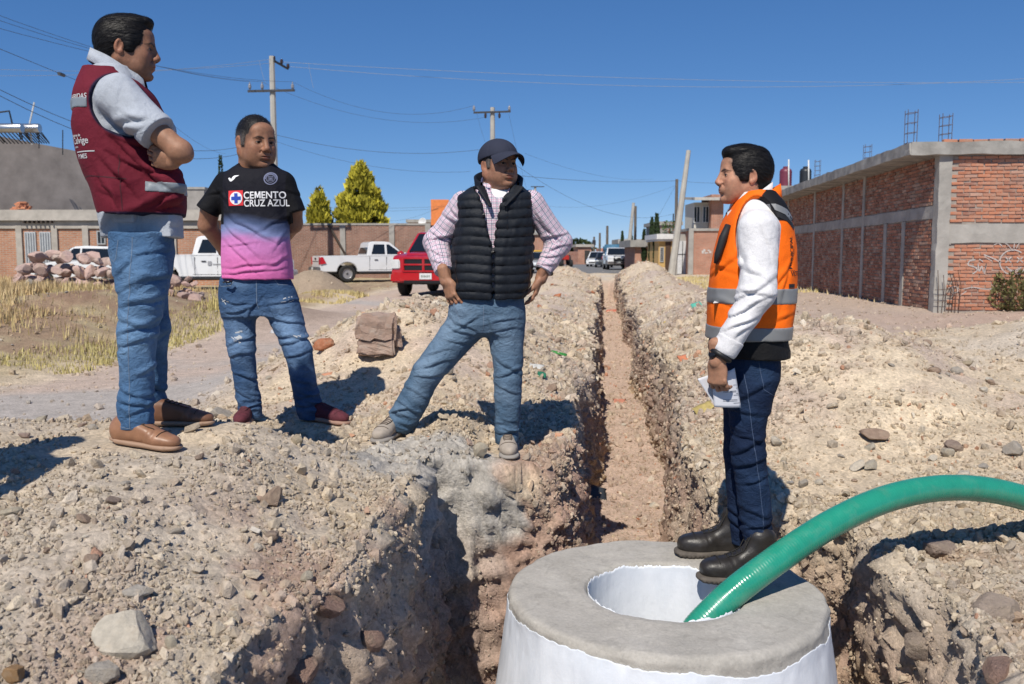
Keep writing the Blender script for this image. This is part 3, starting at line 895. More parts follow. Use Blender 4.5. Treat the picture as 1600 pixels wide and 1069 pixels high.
def make_shoe(name, W, X, parent, upper, sole, kind='sneaker', L=.285, up=(0, 0, 1), lace=None, cap=None):
    """W heel centre on the ground, X toe direction"""
    M = frame(X, up); k = L/.285
    SP = [bone((.045, 0, .014), (.235, .004, .014), (.036, .014), (.043, .014), side=(0, 1, 0), k=.02, n=2.6), ell((.215, .006, .014), (.072, .049, .014), k=.02, n=2.5), ell((.12, 0, .014), (.12, .034, .013), k=.02, n=2.5)]
    hs = .018 if kind == 'dress' else .026
    SP = [Prim(p.lo, p.hi, p.fn, p.k, p.op) for p in SP]+[ell((.14, 0, -.10), (.4, .3, .10), op='cut', k=.004, n=6)]
    if kind == 'boot':
        SP[0:3] = [bone((.04, 0, .017), (.235, .004, .017), (.041, .017), (.050, .017), side=(0, 1, 0), k=.02, n=3), ell((.222, .006, .017), (.078, .056, .017), k=.02, n=2.8)]
        wf = lambda p, d: -.004*((np.sin(p[:, 0]*2*pi/.016) > .2)*(p[:, 2] < .016))
    else: wf = None
    hs_ = {'dress': .021, 'sneaker': .027, 'boot': .030}[kind]
    SP.append(Prim((0,)*3, (0,)*3, lambda P: P[:, 2]-hs_-.10*np.clip(.06-P[:, 0], 0, .06), .001, 'post'))
    V, Q = surface(SP, .0046, warp=wf); Q = flip_fix(V, Q)
    if kind == 'boot':
        U = [ell((.055, 0, .060), (.050, .043, .060), k=.03), ell((.215, .004, .048), (.073, .050, .040), k=.03, n=2.4), bone((.06, 0, .05), (.2, .003, .045), (.040, .045), (.046, .036), side=(0, 1, 0), k=.03),
             bone((.065, 0, .07), (.055, 0, .155), (.042, .052), (.045, .056), side=(0, 1, 0), k=.03), bone((.075, 0, .115), (.17, 0, .068), (.030, .03), (.034, .02), side=(0, 1, 0), k=.03)]
    elif kind == 'dress':
        U = [ell((.047, 0, .055), (.043, .034, .050), k=.02), ell((.218, .004, .033), (.064, .040, .025), k=.02, n=2.3), bone((.05, 0, .05), (.2, .002, .036), (.031, .042), (.038, .027), side=(0, 1, 0), k=.03), bone((.065, 0, .092), (.175, 0, .060), (.024, .022), (.034, .016), side=(0, 1, 0), k=.03)]
    else:
        U = [ell((.050, 0, .052), (.044, .037, .042), k=.025), ell((.215, .004, .040), (.062, .040, .030), k=.02, n=2.3), bone((.05, 0, .048), (.2, .002, .042), (.034, .036), (.038, .030), side=(0, 1, 0), k=.03), bone((.07, 0, .088), (.175, 0, .058), (.026, .022), (.033, .018), side=(0, 1, 0), k=.03)]
    U += [ell((.14, 0, -.08), (.4, .3, .094), op='cut', k=.004, n=6)]
    def uw(p, d):
        g = .0014*(np.exp(-((p[:, 0]-.195)/.003)**2)) if kind == 'dress' else 0
        return fbm(p, 35, 3, 3)*.0016 - .0022*np.exp(-((p[:, 0]-.165-.4*(p[:, 2]-.05))/.006)**2) - g
    UV, UQ = surface(U, .0044, warp=uw); UQ = flip_fix(UV, UQ)
    def tr(v): return v*k@M.T+np.array(W)
    o = mesh_np('shoe', tr(UV), UQ, upper, parent, world=True)
    mesh_np('sole', tr(V), Q, sole, o)
    b = MB()
    lb_ = BVHTree.FromPolygons([tuple(q) for q in UV.tolist()], [tuple(q) for q in UQ.tolist()])
    def topz(x, y):
        h_ = lb_.ray_cast(Vector((x, y, .3)), Vector((0, 0, -1))); return np.array((x, y, (h_[0].z if h_[0] is not None else .05)+.002))
    if lace is not None:
        for j in range(4 if kind == 'dress' else 6):
            x = .098+.017*j
            b.tube([tr(topz(x+q, y)) for q, y in ((-.004, -.020), (-.001, -.010), (0, 0), (.002, .010), (.005, .020))], .0030, 5)
        for sg_ in (-1, 1): b.tube([tr(topz(x_, sg_*y_)) for x_, y_ in ((.10, .020), (.13, .021), (.165, .021), (.19, .016))], .0022, 4)
        if kind == 'boot': b.tube([tr(topz(.225, y)) for y in np.linspace(-.04, .045, 8)], .002, 4)
        else: b.tube([tr(topz(.222-.25*abs(y), y)) for y in np.linspace(-.036, .04, 8)], .0016, 4)
    b.build('laces', lace, o, smooth=True)
    return o, tr
# ================================================================== PEOPLE
def cloth_mat(name, rough=.85, weave=700, bump=.5, var=.10, wr=28, wrs=.35, sheen=.15):
    if name in _mc: return _mc[name]
    t = NT(name); v = t.coord()
    g = t.ramp(t.noise(v, 9, 6, .6), [(.3, 1-var), (.7, 1+var)])
    c = t.mix(1.0, t.attr('Col'), g, 'MULTIPLY')
    g = t.ramp(t.noise(v, 260, 3, .7), [(.3, .90), (.7, 1.10)])
    c = t.mix(1.0, c, g, 'MULTIPLY')
    h = t.math('ADD', t.math('MULTIPLY', t.noise(v, wr, 6, .62, .6), wrs*2), t.math('MULTIPLY', t.noise(v, weave, 2, .5), .12))
    t.bump(h, bump, .018)
    t.b.inputs['Sheen Weight'].default_value = 0
    _mc[name] = t.out(c, rough, 0, .18)
    return _mc[name]
def denim_mat():
    if 'denim' in _mc: return _mc['denim']
    t = NT('denim'); v = t.coord()
    c = t.attr('Col')
    g = t.ramp(t.noise(t.mapping(v, (1, 1, .35)), 500, 3, .8), [(.25, .72), (.75, 1.3)])
    c = t.mix(.8, c, t.mix(1.0, c, g, 'MULTIPLY'))
    w = t.ramp(t.noise(t.mapping(v, (1, 1, 1.6)), 22, 7, .7, .8), [(.35, .80), (.6, 1.05), (.8, 1.35)])
    c = t.mix(.75, c, t.mix(1.0, c, w, 'MULTIPLY'))
    h = t.math('ADD', t.math('MULTIPLY', t.noise(t.mapping(v, (1, 1, 1.5)), 26, 6, .6, .8), 1.0), t.math('MULTIPLY', t.noise(v, 600, 2, .5), .10))
    t.bump(h, .75, .018)
    _mc['denim'] = t.out(c, .85, 0, .2)
    return _mc['denim']
def skin_mat():
    if 'skin' in _mc: return _mc['skin']
    t = NT('skin'); v = t.coord()
    g = t.ramp(t.noise(v, 60, 7, .7), [(.3, .80), (.7, 1.14)])
    c = t.mix(1.0, t.attr('Col'), g, 'MULTIPLY')
    t.bump(t.math('ADD', t.noise(v, 420, 4, .7), t.math('MULTIPLY', t.noise(v, 90, 4, .7), 1.5)), .35, .002)
    t.b.inputs['Subsurface Weight'].default_value = .08
    t.b.inputs['Subsurface Radius'].default_value = (.012, .004, .002)
    t.b.inputs['Subsurface Scale'].default_value = .4
    _mc['skin'] = t.out(c, .55, 0, .4)
    return _mc['skin']
def check_mat():
    if 'checked shirt cloth' in _mc: return _mc['checked shirt cloth']
    t = NT('checked shirt cloth'); uv = t.attr('cloth_uv', 'Vector')
    s = t.sep(uv)
    def lines(c, period, width, off):
        f = t.math('FRACT', t.math('ADD', t.math('DIVIDE', c, period), off))
        return t.math('LESS_THAN', f, width)
    white = (.78, .78, .80); navy = (.03, .035, .12); pur = (.42, .10, .26)
    c = t.mix(0, white, white)
    P = .025
    for (ax, off, w, col, al) in ((0, .0, .17, navy, .80), (0, .33, .13, pur, .75), (0, .66, .13, pur, .55), (1, .0, .15, navy, .75), (1, .33, .12, pur, .65), (1, .66, .12, pur, .6)):
        m = t.math('MULTIPLY', lines(s[ax], P, w, off), al)
        c = t.mix(m, c, col)
    v = t.coord()
    t.bump(t.math('ADD', t.noise(v, 26, 6, .62, .7), t.math('MULTIPLY', t.noise(v, 700, 2, .5), .1)), .6, .018)
    _mc['checked shirt cloth'] = t.out(c, .8, 0, .3)
    return _mc['checked shirt cloth']
# ---- folds
def folds(dirz=2.0, scale=8, amp=.010, seed=0, spots=(), shear=(0, 0)):
    """creases: sharp ridges running mostly across the limb; spots = (centre, radius, gain, squeeze)"""
    def w(P, d):
        Q = P*np.array([1, 1, dirz]); Q = Q+np.stack([fbm(P, 6, 2, seed+1), fbm(P, 6, 2, seed+2), fbm(P, 5, 2, seed+3)], -1)*.05
        Q[:, 2] += shear[0]*P[:, 0]+shear[1]*P[:, 1]
        rr_ = ridged(Q, scale, 2, seed+5, .5)
        r = amp*1.25*(np.sign(rr_)*np.abs(rr_)**1.4-.1)+amp*.6*fbm(P, 4, 2, seed+9)
        r = r+amp*.45*ridged(Q+3.7, scale*2.7, 2, seed+6, .5)*sstep(-.3, .5, vnoise(P, 5, seed+8))
        for c, rad, g, sq in spots:
            m = np.exp(-(((P-np.array(c))**2).sum(-1))/rad**2)
            T = P*np.array([1, 1, sq]); T[:, 2] += .35*P[:, 0]*sq
            T = T+fbm(P, 9, 2, seed+4)[:, None]*.02
            r = r+m*g*1.35*(ridged(T, 11, 2, seed+11, .4)-.1)
        return r
    return w
def cloth(name, prims, parent, mat, col, h=.0056, warp=None, colf=None, it=1, box=None, uv=None, under=None):
    sl_ = .009 if name == 'jeans' else .003
    V, Q = surface(prims, h, (lambda P, d: warp(P, d)-sl_) if warp is not None else None, box=box)
    V = relax(V, Q, it, .4); Q = flip_fix(V, Q)
    if under is not None:                    # leave out cloth that lies deep under another garment
        k = field(under, V) < -.022; Q = Q[~k[Q].all(1)]; u_, inv = np.unique(Q, return_inverse=True); V = V[u_]; Q = inv.reshape(-1, 4)
    C = np.ones((len(V), 3))*np.array(col)
    if colf is not None: C = colf(V, C)
    U = uv(V) if uv is not None else None
    return mesh_np(name, V, Q, mat, parent, world=True, cols=C, uv=U)
def offset(prims, o):
    return [Prim(p.lo-o, p.hi+o, (lambda P, f=p.fn, s=(1 if p.op == 'add' else -1): f(P)-o*s), p.k, p.op) for p in prims]
def slab(n, c, half, k=.001):
    """keep |(P.n)-c| < half"""
    n = np.array(n, float)
    return Prim((0,)*3, (0,)*3, lambda P: np.abs(P@n-c)-half, k, 'post')
def half(n, c, k=.001):
    n = np.array(n, float)
    return Prim((0,)*3, (0,)*3, lambda P: P@n-c, k, 'post')
def bvh_of(objs):
    V = []; F = []; o = 0
    for ob in objs:
        me = ob.data; v = np.empty(len(me.vertices)*3, np.float32); me.vertices.foreach_get('co', v)
        v = v.reshape(-1, 3); V += v.tolist()
        F += [tuple(i+o for i in p.vertices) for p in me.polygons]; o += len(v)
    return BVHTree.FromPolygons(V, F)
def text_mesh(body, size, bold=0.0, spacing=1.0, align='LEFT', shear=0):
    cu = bpy.data.curves.new('t', 'FONT'); cu.body = body; cu.size = size; cu.align_x = align; cu.offset = bold; cu.space_character = spacing; cu.shear = shear
    o = bpy.data.objects.new('t', cu); COL.objects.link(o)
    dg = bpy.context.evaluated_depsgraph_get(); me = bpy.data.meshes.new_from_object(o.evaluated_get(dg))
    bm = bmesh.new(); bm.from_mesh(me); bmesh.ops.triangulate(bm, faces=bm.faces)
    for _ in range(2):
        lg = [e for e in bm.edges if e.calc_length() > size*.35]
        if lg: bmesh.ops.subdivide_edges(bm, edges=lg, cuts=1); bmesh.ops.triangulate(bm, faces=bm.faces)
    V = np.array([v.co[:] for v in bm.verts]); F = [tuple(v.index for v in f.verts) for f in bm.faces]
    bm.free(); bpy.data.objects.remove(o); bpy.data.curves.remove(cu)
    return V, F
def decal(name, V2, F, O, U, Vv, bv, mat, parent, off=.0018, maxd=.3):
    """lay a flat shape (V2 in metres, axes U right and Vv up through O) onto a surface, from the front"""
    U = _unit(U); Vv = _unit(Vv); n = _unit(np.cross(U, Vv)); out = []
    last = None
    for v in V2:
        p = np.array(O)+U*v[0]+Vv*v[1]
        h = bv.ray_cast(Vector(p+n*.25), Vector(-n), .25+maxd)
        if h[0] is None: q = (last if last is not None else p)
        else: q = np.array(h[0])+n*off
        last = q; out.append(q)
    return mesh_np(name, np.array(out), F, mat, parent, world=True, smooth=False)
def grid2(w, h, nx=6, ny=6, x0=0, y0=0):
    V = [(x0+w*i/nx, y0+h*j/ny, 0) for j in range(ny+1) for i in range(nx+1)]
    F = [(j*(nx+1)+i, j*(nx+1)+i+1, (j+1)*(nx+1)+i+1, (j+1)*(nx+1)+i) for j in range(ny) for i in range(nx)]
    return np.array(V), F
def poly_ring(pts, w):
    """thin closed or open ribbon along 2D points"""
    pts = np.array(pts, float); V = []; F = []
    P = []
    for a, b in zip(pts[:-1], pts[1:]):
        n = max(2, int(np.linalg.norm(b-a)/.012)); P += [a+(b-a)*t for t in np.linspace(0, 1, n, endpoint=False)]
    P.append(pts[-1]); P = np.array(P)
    T = np.gradient(P, axis=0); T /= np.linalg.norm(T, axis=1)[:, None]+1e-9; N = np.stack([-T[:, 1], T[:, 0]], 1)*w/2
    V = np.concatenate([P+N, P-N]); n = len(P)
    F = [(i, i+1, n+i+1, n+i) for i in range(n-1)]
    return np.column_stack([V, np.zeros(len(V))]), F
def torso(d, yaw, rows, mode, n=2.4, k=.02, grow=0.0, M=None):
    """rows: (py, px_left, px_right, other half-width[, depth offset]); top to bottom"""
    rows = sorted(rows, key=lambda r: -r[0])
    M = np.array([[cos(yaw), -sin(yaw), 0], [sin(yaw), cos(yaw), 0], [0, 0, 1]])
    O = at_d((rows[0][1]+rows[0][2])/2, rows[0][0], d); zs = []; cx = []; cy = []; a = []; b = []
    for r in rows:
        W = at_d((r[1]+r[2])/2, r[0], d+(r[4] if len(r) > 4 else 0))
        L = M.T@(W-O); hw = (r[2]-r[1])/2*d/FPX*(1/cos(0)); zs.append(W[2]-O[2]); cx.append(L[0]); cy.append(L[1])
        if mode == 'side': a.append(hw+grow); b.append(r[3]+grow)
        else: b.append(hw+grow); a.append(r[3]+grow)
    return stack(O, zs, cx, cy, a, b, yaw, n, k)
REFL = None
def build_person(label, base, group=None):
    return empty('person', base, 0, label, 'person', group)
DEN = denim_mat()
def collar(root, yaw, nm, c0, rx, ry, tilt, hgt, thick, colr, mat, stand=False, ang=2.6, flare=.25, rot=None):
    n = 40; Vc = []; 
    A = frame((cos(yaw), sin(yaw), 0), (0, 0, 1)) if rot is None else rot
    for i in range(n+1):
        a = -ang+2*ang*i/n          # 0 = back of the neck
        dirv = np.array((-cos(a), sin(a), 0))
        wob = 1+.05*vnoise(np.array([[a*1.5, hgt*90, 0.]]), 1.0, 3)[0]
        prof = ((0, 0), (flare*.3, hgt*wob), (flare*.3+thick/rx, hgt*wob+.002), (flare, -.006), (flare*.8, -.01)) if not stand else ((0, 0), (flare*.6, hgt*.95*wob), (flare*.6+thick*.5/rx, hgt*wob), (flare*.6+thick/rx, hgt*.93*wob), (thick/rx*1.2, 0))
        for (r_, z_) in prof:
            rr = 1+r_
            x, y = dirv[0]*rx*rr, dirv[1]*ry*rr
            drop = tilt*(x/rx)
            Vc.append(A@np.array((x, y, z_-drop))+c0)
    Fc = [(i*5+k, i*5+k+1, (i+1)*5+k+1, (i+1)*5+k) for i in range(n) for k in range(4)]
    o = mesh_np(nm, Vc, Fc, mat, root, world=True, cols=np.ones((len(Vc), 3))*np.array(colr))
    return o

def creases(base, lst, p):
    """explicit folds: (x1, y1, x2, y2, depth offset, width, depth) in photograph pixels laid on the cloth"""
    segs = []
    for x1, y1, x2, y2, dd, w, a in lst:
        segs.append((p(x1, y1, dd), p(x2, y2, dd), w, a))
    def f(P, d):
        r = base(P, d)
        Q = P+np.stack([vnoise(P, 14, 51), vnoise(P, 14, 52), vnoise(P, 14, 53)], -1)*.012
        for A, B, w, a in segs:
            ab = B-A; L = np.dot(ab, ab); t = np.clip(((Q-A)@ab)/L, 0, 1)
            D = Q-A-t[:, None]*ab
            D = D-np.outer(D@_FH, _FH)*.75          # long across the view, short along it
            dd_ = (D*D).sum(1); k_ = dd_ < (w*4)**2
            if not k_.any(): continue
            D = D[k_]; t = t[k_]
            up = _unit(np.cross(ab, _FH)); up = up if up[2] > 0 else -up
            s_ = D@up
            fade = np.exp(-(np.linalg.norm(D, axis=1)/(w*3.2))**4)*(.35+.65*np.sin(np.clip(t, .03, .97)*pi))
            r[k_] += .72*a*fade*(np.exp(-((s_-w*.75)/w)**2)-1.45*np.exp(-np.abs(s_+w*.5)/(w*.42)))
        return r
    return f

def finish_body(root, parts):
    V, Q, C = merge(parts)
    return mesh_np('body', V, Q, skin_mat(), root, world=True, cols=C)
def eye_mesh(root, eyes):
    t = vcol_mat('eye', .35, .02, 40, 0, spec=.25)
    for V, F, C in eyes: mesh_np('eye', V, F, t, root, world=True, cols=C)
def hair_mat():
    if 'hair' in _mc: return _mc['hair']
    t = NT('hair'); v = t.coord()
    t.bump(t.noise(v, 240, 4, .7), .25, .003)
    t.b.inputs['Coat Weight'].default_value = .0
    _mc['hair'] = t.out(t.attr('Col'), .48, 0, .2)
    return _mc['hair']
def hip_legs(cx):
    pass
def jeans_color(base, fade, seed, fadeat=()):
    base = np.array(base); fade = np.array(fade)
    def f(V, C):
        m = sstep(-.25, .7, fbm(V*np.array([1, 1, 1.3]), 9, 4, seed))*.55
        for c, r, g in fadeat:
            m = m+g*np.exp(-((V-np.array(c))**2).sum(-1)/r**2)
        m = np.clip(m, 0, 1)[:, None]
        return base*(1-m)+fade*m
    return f

# ------------------------------------------------------------------ man in maroon vest (left, arms folded)
def man_maroon():
    d = 3.5; yaw = YAW+R(14)
    root = build_person('tall man in maroon vest over grey polo with folded arms, smiling, at far left', at_d(232, 702, d))
    p = lambda x, y, dd=0: at_d(x, y, d+dd)
    # jeans
    J = [torso(d, yaw, [(362, 173, 271, .16), (390, 173, 271, .165), (425, 180, 267, .16), (455, 190, 262, .145)], 'side', k=.03),
         bone(p(225, 425, -.085), p(215, 520, -.08), .098, .076, k=.03), bone(p(215, 520, -.08), p(213, 668, -.06), .076, .068, k=.02),
         bone(p(228, 420, .09), p(240, 510, .11), .092, .068, k=.03), bone(p(240, 510, .11), p(236, 650, .22), .068, .060, k=.02)]
    J.append(half((0, 0, -1), -p(212, 664)[2]))
    kn = p(214, 530, -.12); an = p(212, 650, -.1); hp = p(190, 430, -.1)
    wf = creases(folds(1.6, 4.5, .007, 3, [(an, .10, .010, 2.2), (p(245, 640, .2), .10, .012, 2.2)], (1.1, 0)), [
        (183, 455, 262, 425, -.17, .014, .012), (190, 480, 258, 462, -.17, .012, .012), (186, 500, 240, 512, -.15, .012, .011), (188, 520, 245, 498, -.15, .012, .012),
        (184, 545, 240, 528, -.15, .011, .008), (215, 400, 270, 385, -.15, .012, .008), (180, 430, 215, 405, -.15, .014, .009), (205, 455, 232, 440, -.17, .010, .010),
        (215, 590, 244, 572, -.14, .011, .009), (183, 625, 240, 640, -.13, .011, .011), (200, 650, 243, 632, -.13, .010, .011), (184, 610, 225, 622, -.13, .010, .007),
        (228, 545, 262, 520, .1, .012, .012), (228, 590, 250, 610, .15, .012, .012), (225, 620, 250, 600, .15, .012, .012)], p)
    j = cloth('jeans', J, root, DEN, (0, 0, 0), warp=wf, colf=jeans_color((.055, .125, .245), (.16, .28, .45), 4, [(p(225, 470, -.15), .16, .35), (p(205, 560, -.1), .12, .3)]))
    # stitching and pocket
    bv = bvh_of([j]); st = simple('pale stitching', (.15, .20, .28), .8)
    U = _RT; Up = np.array([0, 0, 1.])
    O = p(231, 375, 0); m = .0025
    seam = [((x-231)*m, (375-y)*m) for x, y in ((233, 372), (233, 400), (229, 450), (222, 490), (219, 530), (216, 600), (213, 650), (212, 668))]
    decal('side_seam', *poly_ring(seam, .0022), O, U, Up, bv, st, root, .0015)
    pk = [((x-231)*m, (375-y)*m) for x, y in ((186, 378), (187, 402), (203, 408), (207, 403), (212, 376))]
    decal('pocket_stitching', *poly_ring(pk, .0022), O, U, Up, bv, st, root, .0015)
    hemp = [((x-231)*m, (375-y)*m) for x, y in ((182, 656), (200, 661), (225, 665), (240, 663))]
    decal('hem_stitching', *poly_ring(hemp, .0022), O, U, Up, bv, st, root, .0015)
    # shirt
    T = [torso(d, yaw, [(108, 150, 205, .10), (125, 140, 215, .145), (150, 132, 232, .175), (200, 131, 255, .172), (250, 140, 262, .162), (300, 158, 274, .155), (340, 160, 281, .185), (372, 164, 282, .19)], 'side'),
         bone(p(183, 150, -.17), p(244, 205, -.22), (.082, .078), (.070, .062), k=.03), bone(p(190, 150, .17), p(250, 205, .2), .078, .062, k=.03)]
    cutdir = _unit(p(252, 214, -.22)-p(183, 150, -.17))
    T[1] = bone(p(183, 150, -.17), p(252, 213, -.22), (.083, .080), (.068, .066), k=.03)
    T.insert(2, Prim((0,)*3, (0,)*3, lambda P, a=p(246, 208, -.22): np.where(P@_FH < (p(0, 0)@_FH)*0+a@_FH+.12, (P-a)@cutdir, -1), .002, 'post'))
    wf = creases(folds(1.0, 5, .005, 13, [], (.6, .6)), [(165, 195, 225, 185, -.25, .014, .012), (175, 205, 235, 200, -.25, .013, .014), (195, 180, 240, 190, -.27, .012, .009), (185, 135, 178, 185, -.25, .010, .004), (205, 205, 240, 212, -.25, .012, .010),
        (170, 365, 270, 345, -.17, .012, .008), (170, 355, 230, 362, -.17, .012, .006)], p)
    grey = (.40, .43, .48)
    def cf(V, C): return C*(1+.06*fbm(V, 60, 3, 5))[:, None]
    shirt_args = (T, wf, cf)
    # cuff band
    # collar
    col = []
    b = MB()
    # vest
    Vt = [torso(d, yaw, [(112, 138, 196, .13), (125, 131, 214, .155), (150, 122, 238, .185), (200, 120, 262, .195), (250, 130, 268, .19), (300, 150, 284, .185), (330, 157, 286, .178), (338, 160, 283, .172)], 'side', grow=.002)]
    arm = ell(p(198, 160, -.17), (.125, .11, .118), M=frame((cos(yaw), sin(yaw), -.55), (0.55, 0, 1)), k=.006, op='cut')
    arm2 = ell(p(205, 160, .17), (.115, .09, .115), k=.006, op='cut')
    neckc = ell(p(186, 100, 0), (.10, .08, .055), k=.01, op='cut')
    Vt += [arm, arm2, neckc]
    Vt.insert(1, ell(p(268, 290, -.12), (.05, .06, .075), k=.04))
    wf = creases(folds(1.0, 4, .008, 23, [], (-.9, 0)), [(165, 205, 235, 275, -.2, .018, .016), (175, 240, 262, 292, -.2, .016, .016), (160, 250, 205, 300, -.2, .016, .015), (185, 215, 245, 235, -.2, .015, .012),
        (200, 330, 262, 300, -.2, .014, .012), (225, 325, 280, 312, -.2, .013, .015), (160, 300, 185, 325, -.2, .013, .010), (215, 260, 262, 268, -.2, .014, .012), (150, 270, 175, 320, -.2, .012, .010)], p)
    navy = np.array((.012, .012, .035)); mar = (.135, .013, .026)
    zh = p(0, 338)[2]
    def cf(V, C):
        e = arm.fn(V); m = sstep(.014, .006, e)[:, None]
        C = C*(1-m)+navy*m
        m = sstep(zh+.012, zh+.006, V[:, 2])[:, None]
        return C*(1-m)+navy*m
    vw = wf; vcf = cf
    s = cloth('polo_shirt', shirt_args[0], root, cloth_mat('grey polo cloth'), grey, warp=shirt_args[1], colf=shirt_args[2], under=Vt)
    v = cloth('vest', Vt, root, cloth_mat('maroon vest cloth', .8), mar, warp=wf, colf=cf)
    bvv = bvh_of([v])
    grey_r = simple('grey reflective tape', (.20, .23, .26), .5, .0, .5)
    # back stripe, follows the vest, tilted
    B = offset(Vt, .003)
    up = _unit(np.array([0, 0, 1.])+_RT*.06)
    bandc = p(130, 170)@up
    B1 = B+[slab(up, bandc, .0185), half(_RT, p(172, 170)@_RT)]
    cloth('reflective_band', B1, root, grey_r, (.3, .3, .3), warp=wf, h=.004)
    bandc = p(270, 297)@up
    B2 = B+[slab(up, bandc, .0185), half(-_RT, -(p(253, 297)@_RT))]
    cloth('reflective_band', B2, root, grey_r, (.3, .3, .3), warp=wf, h=.004)
    # lettering on the back
    wt = simple('white print', (.52, .52, .54), .8)
    back = np.array([-sin(yaw-R(48)), -0.0, 0])
    Ut = _unit(_RT*.72-_FH*.69); 
    def letters(txt, px, py, size, bold=.0003):
        Vt_, Ft_ = text_mesh(txt, size, bold, .95)
        decal('lettering', Vt_, Ft_, p(px, py, -.12), Ut, (_RT*.05+np.array([0, 0, 1.])), bvv, wt, root, .002)
    letters('HERIDAS', 119, 158, .026); letters('Gobierno de', 121, 216, .013); letters('Calvige', 124, 227, .034); letters('JUNTOS', 127, 233, .008)
    letters('PYMES', 133, 250, .024)
    Vq, Fq = grid2(.10, .004, 8, 1); decal('lettering', Vq, Fq, p(131, 240, -.12), Ut, (0, 0, 1), bvv, wt, root, .002)
    # vest seam lines
    dk = simple('dark maroon seam', (.05, .006, .012), .8)
    decal('seam', *poly_ring([(0, .0), (.09, .004), (.24, -.01)], .0035), p(133, 282), U, Up, bvv, dk, root, .0012)
    decal('seam', *poly_ring([(0, 0), (.003, -.1), (.006, -.2)], .003), p(218, 250), U, Up, bvv, dk, root, .0012)
    # collar of the polo: a turned-down band round the neck
    collar(root, yaw, 'collar', p(188, 121), .086, .070, .050, .044, .006, grey, cloth_mat('grey polo cloth'), flare=.34)
    # sleeve cuff
    a = p(246, 208, -.22)
    cb = offset([T[1]], .001)+[Prim((0,)*3, (0,)*3, lambda P: np.abs((P-a)@cutdir+.014)-.015, .001, 'post')]
    cloth('sleeve_cuff', cb, root, cloth_mat('grey polo cloth'), grey, h=.004)
    # head
    hx = _unit(_RT*cos(R(12))+_FH*sin(R(12))+np.array([0, 0, -.06]))
    M = frame(hx, np.array([0, 0, 1.])+hx*.05)
    sk, eyes, hair = make_head(M, p(199, 77), .96, SKIN*np.array((.80, .74, .72)), 'slick', fat=.004, mouth=.0016, neck_dir=(-.42, 0, -1))
    ua, el, wr = p(225, 188, -.195), p(281, 236, -.215), p(250, 262, -.02)
    A1 = [bone(ua, el, .047, .039, k=.02), ell(p(292, 243, -.215), .020, k=.03), bone(el, p(258, 243, -.08), .038, .035, k=.02), bone(p(258, 243, -.08), p(240, 248, .02), .036, .030, k=.02), ell(el, .037, k=.02),
          bone(p(272, 236, .22), p(266, 244, .05), .042, .034, k=.02), bone(p(266, 244, .05), p(270, 254, -.20), .032, .025, k=.02)]
    V, Q = surface(A1, .004, warp=lambda P, dd: .0025*fbm(P, 14, 3, 3)); Q = flip_fix(V, Q)
    arm_ = (V, Q, np.ones((len(V), 3))*SKIN*.9*(1+.08*fbm(V, 20, 3, 1))[:, None])
    # left hand tucked over the right arm: knuckles toward us
    hd = make_hand(p(272, 256, -.205), _unit(-_RT*.95+_FH*.10+np.array([0, 0, .25])), _unit(-_FH-np.array([0, 0, .5])), .86, SKIN*.85, (.35, .6, .4), left=True, thumb=(.3, .1), forearm=True)
    finish_body(root, [sk, arm_, hd]); eye_mesh(root, eyes)
    mesh_np('hair', *hair[:2], hair_mat(), root, world=True, cols=hair[2])
    br = simple('tan brown leather', (.27, .135, .075), .45, var=.2, scale=20); so_ = simple('tan sole', (.34, .22, .15), .7); lc = simple('dark lace', (.05, .03, .02), .8)
    g1 = p(178, 690, -.06)
    make_shoe('shoe', at_d(172, 690, d-.06), _unit(_RT-_FH*.22+np.array([0, 0, -.09])), root, br, so_, 'dress', .300, lace=lc)
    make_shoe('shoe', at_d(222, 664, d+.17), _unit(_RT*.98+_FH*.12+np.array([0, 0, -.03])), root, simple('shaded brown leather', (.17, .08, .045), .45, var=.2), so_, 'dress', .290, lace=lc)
    return root
